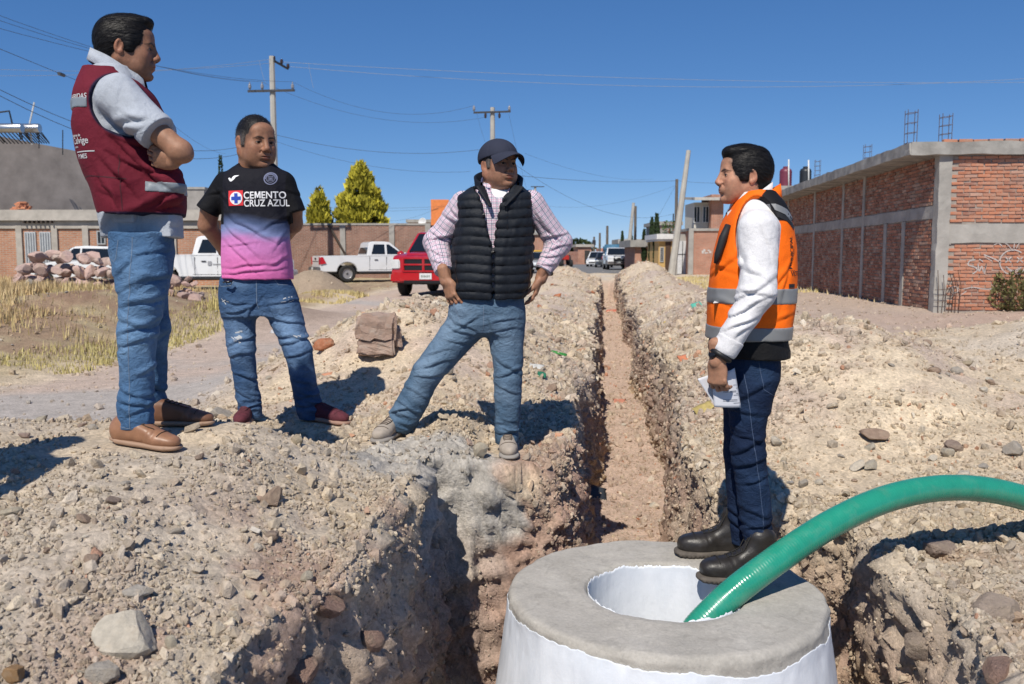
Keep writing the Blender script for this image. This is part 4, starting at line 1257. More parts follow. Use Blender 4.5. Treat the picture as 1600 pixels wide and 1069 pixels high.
# ------------------------------------------------------------------ man in football shirt (second from left, hands behind his back)
def man_football():
    d = 4.85; yaw = YAW-R(82)
    root = build_person('man in black to pink football shirt and ripped jeans, hands behind his back', at_d(450, 672, d))
    p = lambda x, y, dd=0: at_d(x, y, d+dd)
    J = [torso(d, yaw, [(424, 350, 448, .125), (440, 344, 456, .14), (455, 342, 461, .143), (480, 344, 470, .138), (495, 348, 468, .12)], 'front', k=.03),
         bone(p(374, 470), p(377, 545, -.03), .100, .078, k=.035), bone(p(377, 545, -.03), p(392, 662, .02), .077, .066, k=.02),
         bone(p(437, 470), p(466, 548, -.03), .104, .082, k=.035), bone(p(466, 548, -.03), p(487, 660, .02), .082, .070, k=.02)]
    J.append(half((0, 0, -1), -p(440, 655)[2]))
    wf = creases(folds(1.6, 5, .006, 33, [(p(392, 640, -.05), .10, .014, 2.4), (p(485, 635, -.05), .10, .014, 2.4)], (.8, 0)), [
        (346, 470, 398, 478, -.12, .012, .010), (350, 492, 395, 484, -.12, .012, .012), (352, 540, 400, 528, -.10, .012, .010), (355, 560, 395, 552, -.1, .012, .010), (360, 585, 402, 600, -.1, .012, .012),
        (368, 615, 404, 630, -.1, .011, .013), (372, 642, 408, 634, -.1, .010, .013), (415, 478, 470, 470, -.12, .012, .010), (418, 500, 478, 510, -.12, .012, .010), (425, 525, 484, 530, -.11, .014, .012),
        (432, 540, 486, 528, -.11, .012, .012), (445, 560, 485, 552, -.11, .012, .010), (450, 590, 490, 606, -.11, .012, .010), (458, 625, 498, 620, -.11, .011, .012), (462, 640, 502, 634, -.11, .011, .014),
        (405, 470, 385, 500, -.12, .010, .010), (412, 470, 430, 505, -.12, .010, .010)], p)
    j = cloth('jeans', J, root, DEN, (0, 0, 0), warp=wf, colf=jeans_color((.032, .075, .165), (.16, .26, .42), 14,
        [(p(372, 500, -.1), .10, .5), (p(378, 540, -.1), .09, .35), (p(448, 510, -.1), .12, .6), (p(460, 530, -.1), .08, .4)]))
    bv = bvh_of([j]); U = _RT; Up = np.array([0, 0, 1.]); m = d/FPX
    wt = simple('frayed white threads', (.50, .52, .54), .9)
    rnd = random.Random(5)
    for cx, cy, w, h, n in ((378, 520, 14, 12, 9), (382, 528, 12, 10, 8), (362, 470, 10, 12, 4), (455, 470, 10, 14, 5), (474, 522, 14, 4, 4)):
        V = []; F = []
        for i in range(n):
            x = rnd.uniform(-w/2, w/2)*m; y = rnd.uniform(-h/2, h/2)*m; l = rnd.uniform(3, 8)*m; t = rnd.uniform(.6, 1.5)*m; a = rnd.uniform(-.9, .5)
            o = len(V)
            for sx, sy in ((-1, -.5), (1, -1), (.8, 1), (-.9, .6)): V.append((x+sx*l/2*cos(a)-sy*t*sin(a), y+sx*l/2*sin(a)+sy*t*cos(a), 0))
            F.append((o, o+1, o+2, o+3))
        decal('rip', V, F, p(cx, cy), U, Up, bv, wt, root, .002)
    st = simple('pale stitching', (.20, .25, .32), .8)
    decal('fly_stitching', *poly_ring([(0, 0), (0, -.12), (.008, -.15)], .003), p(411, 437), U, Up, bv, st, root, .0015)
    decal('pocket_stitching', *poly_ring([(0, 0), (.03, -.03), (.09, -.025), (.11, 0)], .003), p(346, 438), U, Up, bv, st, root, .0015)
    decal('pocket_stitching', *poly_ring([(0, 0), (.02, -.028), (.07, -.03)], .003), p(436, 436), U, Up, bv, st, root, .0015)
    # shirt
    sleeveA, sleeveB = p(345, 292), p(322, 345, .02)
    T = [torso(d, yaw, [(254, 378, 424, .07), (262, 366, 436, .085), (272, 352, 448, .11), (286, 344, 456, .128), (304, 345, 457, .135), (330, 348, 452, .135), (370, 344, 452, .15), (405, 342, 455, .16), (425, 343, 456, .155), (436, 341, 457, .15)], 'front', k=.03),
         bone(p(354, 289), p(324, 330, .0), (.068, .068), (.064, .064), side=_RT, k=.03), bone(p(443, 288), p(461, 332, .0), (.066, .068), (.060, .062), side=_RT, k=.03),
         ell(p(396, 250, -.06), (.095, .08, .050), k=.008, op='cut')]
    ca = _unit(p(324, 330)-p(352, 283)); cb = _unit(p(461, 332)-p(444, 282)); a1, a2 = p(325, 331), p(460, 333)
    tl = p(343, 0)@_RT; tr_ = p(450, 0)@_RT
    T.append(Prim((0,)*3, (0,)*3, lambda P: np.where((P@_RT < tl), (P-a1)@ca, -1), .001, 'post'))
    T.append(Prim((0,)*3, (0,)*3, lambda P: np.where((P@_RT > tr_), (P-a2)@cb, -1), .001, 'post'))
    wf = creases(folds(1.0, 4.5, .005, 43, [], (.5, 0)), [(352, 335, 420, 375, -.16, .013, .010), (350, 350, 400, 400, -.16, .013, .010), (448, 335, 405, 360, -.16, .014, .008), (450, 350, 425, 385, -.16, .013, .008), (350, 375, 400, 425, -.16, .012, .008),
        (345, 428, 440, 420, -.17, .010, .009), (350, 418, 430, 410, -.17, .010, .007), (452, 395, 420, 415, -.16, .011, .007), (340, 300, 358, 320, -.08, .012, .008), (325, 305, 350, 300, -.08, .012, .006), (448, 300, 470, 305, -.08, .012, .006), (360, 330, 352, 300, -.12, .010, .008), (352, 385, 395, 380, -.16, .011, .006)], p)
    zz = [p(400, y)[2] for y in (338, 352, 366, 380, 436)]
    cA = np.array([(.011, .011, .018), (.07, .10, .20), (.20, .24, .44), (.50, .19, .44), (.72, .16, .42)])
    def cf(V, C):
        z = V[:, 2]+.03*fbm(V*np.array([1, 1, 3]), 6, 3, 9)+.018*np.sin((V@_RT)*14)
        out = np.stack([np.interp(z, zz[::-1], cA[::-1, i]) for i in range(3)], 1)
        sl = ((V@_RT) < tl+.02) & (V[:, 2] > zz[1]) | ((V@_RT) > tr_-.02) & (V[:, 2] > zz[1])
        blk = np.array((.007, .007, .009)); out[sl] = blk
        z2 = p(400, 300)[2]; m_ = sstep(z2-.05, z2+.10, V[:, 2])[:, None]
        out = out*(1-m_*.25)
        return out
    s = cloth('football_shirt', T, root, cloth_mat('football shirt cloth', .7, var=.05), (1, 1, 1), warp=wf, colf=cf, h=.0054)
    bs = bvh_of([s]); wht = simple('white shirt print', (.78, .78, .80), .6); redm = simple('red print', (.70, .03, .04), .6); blu = simple('blue print', (.02, .06, .42), .6)
    crest = simple('crest print', (.20, .22, .34), .6)
    tilt = _unit(_RT*1-np.array([0, 0, 1.])*.0+np.array([0, 0, .03])); vv = np.array([0, 0, 1.])
    def word(parts, px, py):
        x = 0
        for w_ in parts:
            if w_ == 'M':
                h_ = .0353; q = np.array([(0,0),(0,1),(.26,1),(.46,.42),(.66,1),(.92,1),(.92,0),(.72,0),(.72,.62),(.54,.10),(.38,.10),(.20,.62),(.20,0)])*h_*np.array([.92, 1]); V_ = np.column_stack([q, 0*q[:, 0]]); F_ = [(0,1,11,12),(1,2,11),(2,10,11),(2,3,10),(3,9,10),(3,4,9),(4,8,9),(4,5,8),(5,6,7,8)]
            else: V_, F_ = text_mesh(w_, .050, .0010, 1.02); V_ = V_*np.array([.86, 1, 1])
            V_ = V_.copy(); V_[:, 0] += x-V_[:, 0].min(); x = V_[:, 0].max()+.0042
            decal('lettering', V_, F_, p(px, py), tilt, vv, bs, wht, root, .002)
    word(('CE', 'M', 'ENTO'), 393, 313)
    Vt_, Ft_ = text_mesh('CRUZ AZUL', .049, .0009, 1.0); decal('lettering', Vt_*np.array([.82, 1, 1]), Ft_, p(393, 322+3), tilt, vv, bs, wht, root, .002)
    V, F = grid2(.078, .078, 6, 6); decal('badge_square', V, F, p(369.5, 324), tilt, vv, bs, redm, root, .002)
    def disc(r, n=28, r0=0):
        V = [(r*cos(2*pi*i/n), r*sin(2*pi*i/n), 0) for i in range(n)]; 
        V2 = [(r0*cos(2*pi*i/n), r0*sin(2*pi*i/n), 0) for i in range(n)]
        return np.array(V+V2), [(i, (i+1) % n, n+(i+1) % n, n+i) for i in range(n)]
    cc = p(381, 312.5)
    V, F = disc(.0335); decal('badge_circle', V, F, cc, tilt, vv, bs, wht, root, .0032)
    V = []; F = []
    for a, b in ((.026, .009), (.009, .026)):
        g, f = grid2(2*a, 2*b, 4, 4, -a, -b); F += [tuple(i+len(V) for i in q) for q in f]; V += g.tolist()
    decal('badge_cross', V, F, cc, tilt, vv, bs, blu, root, .0044)
    c2 = p(430.5, 281.5)
    V, F = disc(.033, 30, .0285); decal('crest_ring', V, F, c2, tilt, vv, bs, crest, root, .002)
    V, F = disc(.0215, 30, .0195); decal('crest_ring', V, F, c2, tilt, vv, bs, crest, root, .002)
    for k in range(14):
        a = pi*k/13*1.0
        g, f = grid2(.004, .005, 1, 1, -.002, -.0025); ang = a-pi/2
        g = np.array([(x*cos(ang)-y*sin(ang), x*sin(ang)+y*cos(ang), 0) for x, y, _ in g])+np.array((.0248*cos(a), .0248*sin(a), 0))
        if k == 0: GV, GF = [], []
        GF += [tuple(i+len(GV) for i in q) for q in f]; GV += g.tolist()
    decal('crest_marks', GV, GF, c2, tilt, vv, bs, crest, root, .002)
    GV = []; GF = []
    for x, y, w, h in ((-.012, -.012, .002, .024), (.010, -.012, .002, .024), (-.012, .010, .024, .002), (-.012, -.013, .024, .002), (-.006, -.008, .012, .002), (-.001, -.008, .002, .014), (-.006, 0, .012, .002), (-.006, -.008, .002, .014), (.004, -.008, .002, .014)):
        g, f = grid2(w, h, 1, 1, x, y); GF += [tuple(i+len(GV) for i in q) for q in f]; GV += g.tolist()
    decal('crest_shield', GV, GF, c2, tilt, vv, bs, crest, root, .002)
    # swoosh-like maker's mark on the chest, drawn as seen
    mk = [(-.030, .002), (-.022, .006), (-.013, -.003), (-.004, .010), (.004, .015), (.030, .016), (.020, .010), (.012, .008), (.004, -.004), (-.010, -.015), (-.019, -.014)]
    V = np.array([(x, y, 0) for x, y in mk]); decal('chest_mark', V, [(0, 1, 2), (0, 2, 10), (10, 2, 9), (9, 2, 8), (2, 3, 8), (8, 3, 7), (3, 4, 7), (4, 5, 6), (4, 6, 7)], p(376, 282), tilt, vv, bs, wht, root, .002)
    V, F = grid2(.022, .012, 2, 2); decal('sleeve_mark', V, F, p(312, 300), _unit(_RT+np.array([0, 0, .8])), vv, bs, wht, root, .002)
    # arms behind the back
    sk_c = SKIN*np.array((.82, .78, .76))
    A = [bone(p(330, 320, .01), p(324, 352, .05), .054, .047, k=.02), bone(p(324, 352, .05), p(352, 392, .24), .047, .036, k=.02), bone(p(352, 392, .24), p(395, 400, .27), .036, .030, k=.02),
         bone(p(458, 322, .02), p(459, 350, .06), .052, .046, k=.02), bone(p(459, 350, .06), p(430, 388, .24), .046, .034, k=.02), bone(p(430, 388, .24), p(395, 400, .27), .034, .030, k=.02)]
    V, Q = surface(A, .0045, warp=lambda P, dd: .002*fbm(P, 14, 3, 3)); Q = flip_fix(V, Q)
    arms = (V, Q, np.ones((len(V), 3))*sk_c*(1+.08*fbm(V, 20, 3, 1))[:, None])
    h1 = make_hand(p(385, 398, .29), _unit(_RT-np.array([0, 0, .3])), _unit(_FH), .95, sk_c, (.5, .5, .3), left=False)
    h2 = make_hand(p(412, 396, .30), _unit(-_RT-np.array([0, 0, .4])), _unit(_FH), .95, sk_c, (.5, .5, .3), left=True)
    hx = _unit(_RT*.66-_FH*.74+np.array([0, 0, -.10])); M = frame(hx, np.array([0, 0, 1.])+hx*.08)
    sk, eyes, hair = make_head(M, p(400, 223, .0), 1.15, sk_c, 'short', fat=.012, mouth=-.0003, neck_dir=(-.05, .0, -1), neck_r=.066, brow=.0062)
    finish_body(root, [sk, arms, h1, h2]); eye_mesh(root, eyes)
    mesh_np('hair', *hair[:2], hair_mat(), root, world=True, cols=hair[2])
    # sunglasses tucked in the pocket
    b = MB(); o = p(349, 441, -.16)
    b.tube([o, p(352, 440, -.175), p(357, 441, -.175), p(363, 439, -.17)], .0055, 8); b.tube([p(352, 440, -.175), p(356, 446, -.17), p(361, 445, -.17), p(363, 439, -.17)], .0022, 6)
    g = b.build('sunglasses', simple('black plastic', (.01, .01, .012), .25), root, world=True, smooth=True)
    wine = simple('wine suede', (.10, .018, .028), .85, var=.25, scale=60, bump=.4, bs=300); rs = simple('rosy rubber sole', (.33, .20, .15), .8); lw = simple('wine lace', (.11, .03, .04), .9)
    make_shoe('shoe', at_d(392, 655, d+.06), _unit(-_FH*1+_RT*.03), root, wine, rs, 'sneaker', .275, lace=lw)
    make_shoe('shoe', at_d(484, 655, d+.03), _unit(_RT*.86-_FH*.50+np.array([0, 0, -.04])), root, wine, rs, 'sneaker', .275, lace=lw)
    return root

def man_outside():
    """stands just outside the frame at left; his shadow falls across the gravel"""
    H = at_d(118, 722, 3.5); t = 1.60/(-SUNV.z); B = np.array([H[0]+SUNV.x*-t, H[1]+SUNV.y*-t, 0]); B[2] = gz(B[0], B[1])
    root = build_person('man in grey shirt and dark trousers standing just beyond the left edge, casting his shadow', B)
    q = lambda x, y, z: B+np.array([x, y, z]); k = dict(k=.03)
    cloth('trousers', [bone(q(-.10, 0, .86), q(-.12, 0, .46), .10, .075, **k), bone(q(-.12, 0, .46), q(-.13, 0, .07), .07, .06, **k), bone(q(.10, 0, .86), q(.12, 0, .46), .10, .075, **k), bone(q(.12, 0, .46), q(.13, 0, .07), .07, .06, **k), ell(q(0, 0, .93), (.18, .13, .12), k=.03)], root, cloth_mat('dark trousers cloth'), (.04, .04, .05), h=.013, warp=folds(1.6, 5, .008, 3))
    cloth('shirt', [stack(B, (.86, 1.1, 1.32, 1.42, 1.48), (0,)*5, (0,)*5, (.175, .17, .20, .16, .08), (.125, .13, .12, .10, .07)), bone(q(-.19, 0, 1.38), q(-.25, .02, 1.10), .06, .05, **k), bone(q(.19, 0, 1.38), q(.25, .02, 1.10), .06, .05, **k)], root, cloth_mat('grey polo cloth'), (.3, .3, .32), h=.013, warp=folds(1, 5, .006, 4))
    V, Q = surface([bone(q(-.25, .02, 1.15), q(-.24, -.08, .86), .042, .03, k=.02), bone(q(.25, .02, 1.15), q(.24, -.08, .86), .042, .03, k=.02)], .006); Q = flip_fix(V, Q)
    hs = [make_hand(q(s_*.24, -.08, .86), (0, -.2, -1), (s_, 0, 0), .95, SKIN, (.4, .4, .3), left=s_ > 0, h=.005) for s_ in (-1, 1)]
    sk, eyes, hair = make_head(frame((.5, .8, 0), (0, 0, 1)), q(0, 0, 1.62), 1.0, SKIN, 'short', h=.006)
    finish_body(root, [sk, (V, Q, np.ones((len(V), 3))*SKIN)]+hs); eye_mesh(root, eyes); mesh_np('hair', *hair[:2], hair_mat(), root, world=True, cols=hair[2])
    for s_ in (-1, 1): make_shoe('shoe', q(s_*.13, -.06, .0), (s_*.1, 1, 0), root, simple('black boot leather', (.022, .019, .017), .42), simple('dusty boot sole', (.10, .085, .07), .85), 'sneaker')
    return root
# ------------------------------------------------------------------ man in quilted vest (middle, hands on hips)
def man_quilted():
    d = 4.5; yaw = YAW-R(84)
    root = build_person('man in navy cap, dark quilted vest and checked shirt standing astride with hands on hips', at_d(700, 708, d))
    p = lambda x, y, dd=0: at_d(x, y, d+dd)
    J = [torso(d, yaw, [(455, 706, 821, .135), (480, 698, 821, .145), (505, 702, 820, .14), (520, 716, 815, .115)], 'front', k=.035),
         bone(p(735, 500), p(668, 583, -.03), .108, .084, k=.045), bone(p(668, 583, -.03), p(620, 676, .0), .083, .076, k=.02),
         bone(p(789, 500), p(794, 590, -.03), .106, .076, k=.045), bone(p(794, 590, -.03), p(792, 696, .0), .075, .068, k=.02)]
    hz = _unit(p(620, 676)-p(668, 583)); hA = p(618, 670)
    xm = p(745, 0)@_RT
    J.append(Prim((0,)*3, (0,)*3, lambda P: np.where(P@_RT < xm, (P-hA)@_unit(hz+np.array([0, 0, -.5])), -P[:, 2]+p(790, 692)[2]), .001, 'post'))
    wf = creases(folds(1.5, 5, .006, 53, [(p(625, 655, -.05), .10, .014, 2.2), (p(793, 670, -.05), .09, .012, 2.4)], (.7, 0)), [
        (705, 500, 745, 520, -.13, .010, .009), (700, 512, 742, 528, -.13, .010, .009), (690, 530, 735, 540, -.13, .010, .008), (655, 575, 700, 566, -.12, .014, .012), (650, 590, 690, 590, -.12, .012, .010), (660, 560, 705, 545, -.12, .012, .008),
        (765, 505, 810, 500, -.13, .010, .009), (768, 520, 812, 515, -.13, .010, .008), (772, 560, 812, 590, -.11, .014, .012), (778, 590, 815, 580, -.11, .012, .012), (780, 605, 812, 618, -.1, .012, .008), (775, 665, 812, 672, -.1, .010, .011), (776, 680, 810, 676, -.1, .009, .010),
        (625, 632, 652, 648, -.1, .011, .012), (605, 650, 640, 640, -.1, .010, .012), (748, 495, 715, 515, -.13, .012, .010), (762, 490, 775, 530, -.13, .012, .010), (620, 600, 668, 625, -.1, .014, .007)], p)
    j = cloth('jeans', J, root, DEN, (0, 0, 0), warp=wf, colf=jeans_color((.062, .115, .185), (.17, .25, .35), 24, [(p(705, 510, -.12), .13, .6), (p(672, 570, -.1), .12, .4), (p(790, 520, -.12), .12, .6), (p(793, 600, -.1), .12, .35)]))
    bv = bvh_of([j]); U = _RT; Up = np.array([0, 0, 1.]); st = simple('pale stitching', (.20, .25, .32), .8)
    decal('fly_stitching', *poly_ring([(0, 0), (.0, -.10), (-.01, -.13)], .0025), p(757, 476), U, Up, bv, st, root, .0015)
    decal('pocket_stitching', *poly_ring([(0, 0), (.02, -.05), (.035, -.10)], .0025), p(712, 476), U, Up, bv, st, root, .0015)
    # checked shirt: sleeves and chest
    S = [bone(p(724, 318), p(682, 378, .04), .066, .060, side=_FH, k=.03), bone(p(681, 378, .04), p(694, 425, -.07), .064, .046, side=_FH, k=.03),
         bone(p(830, 317), p(873, 380, .06), .064, .060, side=_FH, k=.03), bone(p(874, 380, .06), p(848, 424, .0), .062, .045, side=_FH, k=.03)]
    tor = torso(d, yaw, [(286, 760, 800, .06), (298, 738, 818, .09), (322, 720, 830, .12), (400, 712, 828, .13), (450, 712, 822, .13)], 'front', k=.03)
    wf = creases(folds(1.0, 6, .006, 63, [], (.5, .3)), [(668, 360, 700, 380, -.08, .011, .012), (672, 375, 706, 370, -.08, .011, .014), (690, 335, 715, 355, -.08, .012, .012), (668, 392, 695, 398, -.09, .010, .010), (672, 408, 704, 412, -.12, .010, .008), (700, 320, 716, 345, -.1, .011, .010),
        (850, 375, 885, 365, -.04, .011, .013), (846, 350, 872, 372, -.04, .012, .013), (855, 392, 885, 385, -.04, .011, .012), (845, 400, 878, 402, -.06, .010, .010), (838, 330, 850, 355, -.06, .012, .010), (840, 412, 868, 416, -.06, .010, .008)], p)
    allS = S+[tor]
    class TP: pass
    def uvf(V):
        uv = limb_uv(S, V)
        e = np.min([q.fn(V) for q in S], 0); t_ = tor.fn(V); m = t_ < e-.004
        uv[m, 0] = (V[m]@_RT); uv[m, 1] = V[m, 2]
        return uv
    zc = (p(694, 425, -.07), _unit(p(694, 425, -.07)-p(681, 378, .04))); zd = (p(848, 424), _unit(p(848, 424)-p(874, 380, .06)))
    opening = ell(p(779, 290, -.12), (.046, .12, .060), k=.012, op='cut')
    A_ = allS+[opening, Prim((0,)*3, (0,)*3, lambda P: np.where((P@_RT < p(712, 0)@_RT), (P-zc[0])@zc[1], -1), .001, 'post'), Prim((0,)*3, (0,)*3, lambda P: np.where((P@_RT > p(834, 0)@_RT), (P-zd[0])@zd[1], -1), .001, 'post')]
    cwf = wf
    # white undershirt
    cloth('undershirt', [torso(d, yaw, [(292, 762, 797, .06), (301, 750, 808, .085), (314, 738, 815, .105), (350, 735, 815, .11)], 'front')], root, cloth_mat('white undershirt cloth'), (.72, .72, .74), h=.006)
    # quilted vest
    zt = p(770, 290)[2]
    rows = [(282, 757, 800, .075), (289, 740, 815, .10), (297, 723, 827, .125), (311, 713, 834, .145), (345, 712, 834, .16), (390, 706, 834, .165), (430, 703, 831, .17), (455, 704, 826, .17), (467, 710, 820, .16)]
    base = torso(d, yaw, rows, 'front', n=2.6, k=.03)
    armL = ell(p(706, 320, .0), (.030, .16, .105), M=frame(_unit(_RT+np.array([0, 0, .25])), (0, 0, 1)), k=.012, op='cut')
    armR = ell(p(843, 318, .0), (.030, .16, .105), M=frame(_unit(_RT-np.array([0, 0, .25])), (0, 0, 1)), k=.012, op='cut')
    # open front: wedge between the zips, narrowing to the waist
    xz = lambda z: np.interp(z, [p(770, y)[2] for y in (394, 350, 320, 296, 270)], [p(771, 0)@_RT, p(768, 0)@_RT, p(768, 0)@_RT, p(770, 0)@_RT, p(776, 0)@_RT])
    wz = lambda z: np.interp(z, [p(770, y)[2] for y in (396, 380, 350, 320, 300, 285, 270)], [-.004, .006, .022, .045, .075, .10, .11])
    fr = p(770, 350)@_FH-.02
    wedge = Prim((0,)*3, (0,)*3, lambda P: np.maximum(np.abs(P@_RT-xz(P[:, 2]))-wz(P[:, 2]), (P@_FH)-fr), .012, 'cut')
    seams = np.array([p(770, y)[2] for y in (300, 314, 327, 341, 355, 369, 383, 397, 411, 425, 439, 453, 466)])
    xc = p(771, 0)@_RT
    def puff(P, dd):
        z = P[:, 2]+.014*vnoise(P*np.array([1, 1, .3]), 6, 3)+.06*np.abs((P@_RT)-xc)**1.6
        s_ = np.sort(seams); i = np.clip(np.searchsorted(s_, z), 1, len(s_)-1); a, b = s_[i-1], s_[i]
        t = np.clip((z-a)/(b-a), 0, 1)
        f = np.sqrt(np.clip(1-(2*t-1)**2, 0, 1))
        r = .0085*(f-.75)
        wr = ridged(P*np.array([2.2, 2.2, 1]), 9, 2, 5)*.0055*f*1.0
        cz = np.exp(-(((P@_RT)-xz(P[:, 2]))/.012)**2)*(P@_FH < fr)*.008*(P[:, 2] < p(770, 394)[2])
        return r+wr-cz+.004*fbm(P, 5, 2, 8)
    Vp = [base, armL, armR, wedge]
    blk = (.013, .016, .022)
    cloth('checked_shirt', A_, root, check_mat(), (1, 1, 1), warp=cwf, uv=uvf, h=.0054, under=Vp)
    v = cloth('quilted_vest', Vp, root, cloth_mat('quilted nylon', .55, bump=.35, wr=60, wrs=.3, sheen=.05, var=.08), blk, warp=puff, h=.0054, it=0)
    bvv = bvh_of([v])
    zi = simple('black zip', (.008, .008, .010), .35)
    for sg in (-1, 1):
        pts = []
        for y in list(range(290, 396, 8)):
            z = p(770, y)[2]; x = float(xz(np.array([z]))[0])+sg*(float(wz(np.array([z]))[0])+.004); pts.append((x-xc, z-p(771, 350)[2]))
        decal('zip', *poly_ring(pts, .012), p(771, 350), U, Up, bvv, zi, root, .0035)
    decal('zip', *poly_ring([(0, 0), (.002, -.10), (0, -.235)], .010), p(771, 394), U, Up, bvv, zi, root, .003)
    b = MB(); b.box(p(772.5, 410, -.185), (.006, .006, .022)); b.build('zip_pull', simple('dark metal', (.05, .05, .05), .35, .9), root)
    decal('pocket_zip', *poly_ring([(0, 0), (.004, -.10)], .006), p(792, 328), U, Up, bvv, zi, root, .003)
    decal('pocket_zip', *poly_ring([(0, 0), (-.01, -.08), (.01, -.16)], .006), p(716, 398), U, Up, bvv, zi, root, .003)
    decal('pocket_zip', *poly_ring([(0, 0), (.01, -.08), (-.005, -.16)], .006), p(826, 405), U, Up, bvv, zi, root, .003)
    # stand-up vest collar with turned lapels, shirt collar
    qm = cloth_mat('quilted nylon', .48)
    collar(root, yaw, 'vest_collar', p(779, 297, .0), .105, .100, .040, .062, .014, (.011, .013, .018), qm, stand=True, ang=2.25, flare=.16)
    for sg, x0, x1 in ((-1, 751, 766), (1, 812, 789)):
        C = [bone(p(x0, 292, -.085), p(x1, 322, -.165), (.010, .030), (.007, .012), side=_unit(_FH+_RT*sg*.6), k=.01)]
        cloth('vest_lapel', C, root, qm, (.011, .013, .018), h=.004, warp=folds(1, 10, .002, 71))
    collar(root, yaw, 'shirt_collar', p(779, 299, -.01), .088, .078, .045, .046, .006, (1, 1, 1), check_mat(), ang=2.5, flare=.16)
    sk_c = SKIN*np.array((.88, .86, .88))
    hx = _unit(_RT*.56-_FH*.83+np.array([0, 0, .03])); M = frame(hx, np.array([0, 0, 1.])+hx*.04)
    ho = p(779, 259, -.02)
    sk, eyes, hair = make_head(M, ho, .97, sk_c, 'cap', fat=.015, mouth=.0004, neck_dir=(-.06, 0, -1), neck_r=.066)
    w1, w2 = p(694, 425, -.07), p(848, 424, .0)
    A = [bone(p(692, 415, -.06), p(697, 440, -.09), .034, .030, k=.02), bone(p(853, 415, .02), p(845, 436, .0), .033, .030, k=.02)]
    V, Q = surface(A, .004); Q = flip_fix(V, Q); wr = (V, Q, np.ones((len(V), 3))*sk_c)
    h1 = make_hand(p(697, 438, -.095), _unit(_RT*.30-np.array([0, 0, 1.])*.95-_FH*.05), _unit(-_FH*.75-_RT*.75), 1.0, SKIN*1.0, ((.30, .25, .15), (.25, .3, .15), (.2, .3, .2), (.2, .35, .2)), left=False, thumb=(.35, .55), spread=.16)
    h2 = make_hand(p(845, 434, .0), _unit(-_RT*.32-np.array([0, 0, 1.])+_FH*.1), _unit(-_FH*.1+_RT*.95), .98, sk_c, (.25, .3, .2), left=True, thumb=(.35, .4))
    finish_body(root, [sk, wr, h1, h2]); eye_mesh(root, eyes)
    mesh_np('hair', *hair[:2], hair_mat(), root, world=True, cols=hair[2])
    # watch strap on the far wrist
    b = MB(); a = p(851, 424, .01); n = _unit(p(846, 434, .0)-p(853, 415, .02)); u = _unit(np.cross(n, (0, 1, 0))); w = np.cross(n, u)
    b.tube([a+(u*cos(t)+w*sin(t))*.040 for t in np.linspace(0, 2*pi, 18)], .007, 6, cap=False); b.build('watch_strap', simple('black rubber', (.01, .01, .011), .5), root, world=True, smooth=True)
    # cap
    s = .97; L = lambda v: np.array(v)*s@M.T+ho
    CP = [ell((-.007, 0, .040), (.119, .096, .096), k=.01), half((0.16, 0, -1), -.030)]
    def capw(P, dd):
        a = np.arctan2(P[:, 1], P[:, 0]+.01); r = 0
        for k in range(6): r = r-.0016*np.exp(-((np.angle(np.exp(1j*(a-k*pi/3))))/.035)**2)
        return r+.0012*fbm(P, 12, 3, 3)
    V, Q = surface(CP, .0032, warp=capw); V = relax(V, Q, 1, .3); Q = flip_fix(V, Q)
    nav = (.030, .034, .055)
    cm = cloth_mat('navy cap cloth', .85, var=.06, bump=.12)
    crown = mesh_np('cap', V*s@M.T+ho, Q, cm, root, world=True, cols=np.ones((len(V), 3))*nav)
    # brim: curved, with thickness
    V = []; F = []; nu, nv = 24, 10
    for lay_, off in ((0, 0), (1, -.0045)):
        for i in range(nu+1):
            a = -1.02+2.04*i/nu
            for j2 in range(nv+1):
                t = j2/nv
                x0_ = -.004+.112*cos(a); y0_ = .096*sin(a)
                x = x0_+t*.072*max(0, cos(a*1.30))**.5; y = y0_*(1+.06*t)
                z = .060-.006*t-.30*t*t*.05-.60*(y**2)/.10*(.55+.45*t)
                V.append(L((x, y, z+off)))
    N_ = (nu+1)*(nv+1)
    for i in range(nu):
        for j2 in range(nv):
            a0 = i*(nv+1)+j2; F.append((a0, a0+1, a0+nv+2, a0+nv+1)); F.append((N_+a0, N_+a0+nv+1, N_+a0+nv+2, N_+a0+1))
        a0 = i*(nv+1)+nv; F.append((a0, N_+a0, N_+a0+nv+1, a0+nv+1))
    mesh_np('brim', V, F, cm, crown, cols=np.ones((len(V), 3))*nav)
    bt = MB(); bt.lathe(L((-.012, 0, .133)), [(0, .006), (.005, .004), (.007, 0)], 10); bt.build('button', cm, crown, smooth=True)
    bg_ = simple('beige suede', (.36, .31, .26), .9, var=.15, scale=40, bump=.3, bs=250); gs = simple('grey rubber sole', (.27, .25, .23), .85); lb = simple('brown lace', (.10, .075, .06), .9)
    make_shoe('shoe', at_d(626, 676, d+.06), _unit(-_FH*.93-_RT*.33+np.array([0, 0, -.02])), root, bg_, gs, 'sneaker', .285, lace=lb)
    make_shoe('shoe', at_d(792, 699, d+.06), _unit(-_FH+_RT*.03+np.array([0, 0, -.02])), root, bg_, gs, 'sneaker', .285, lace=lb)
    return root

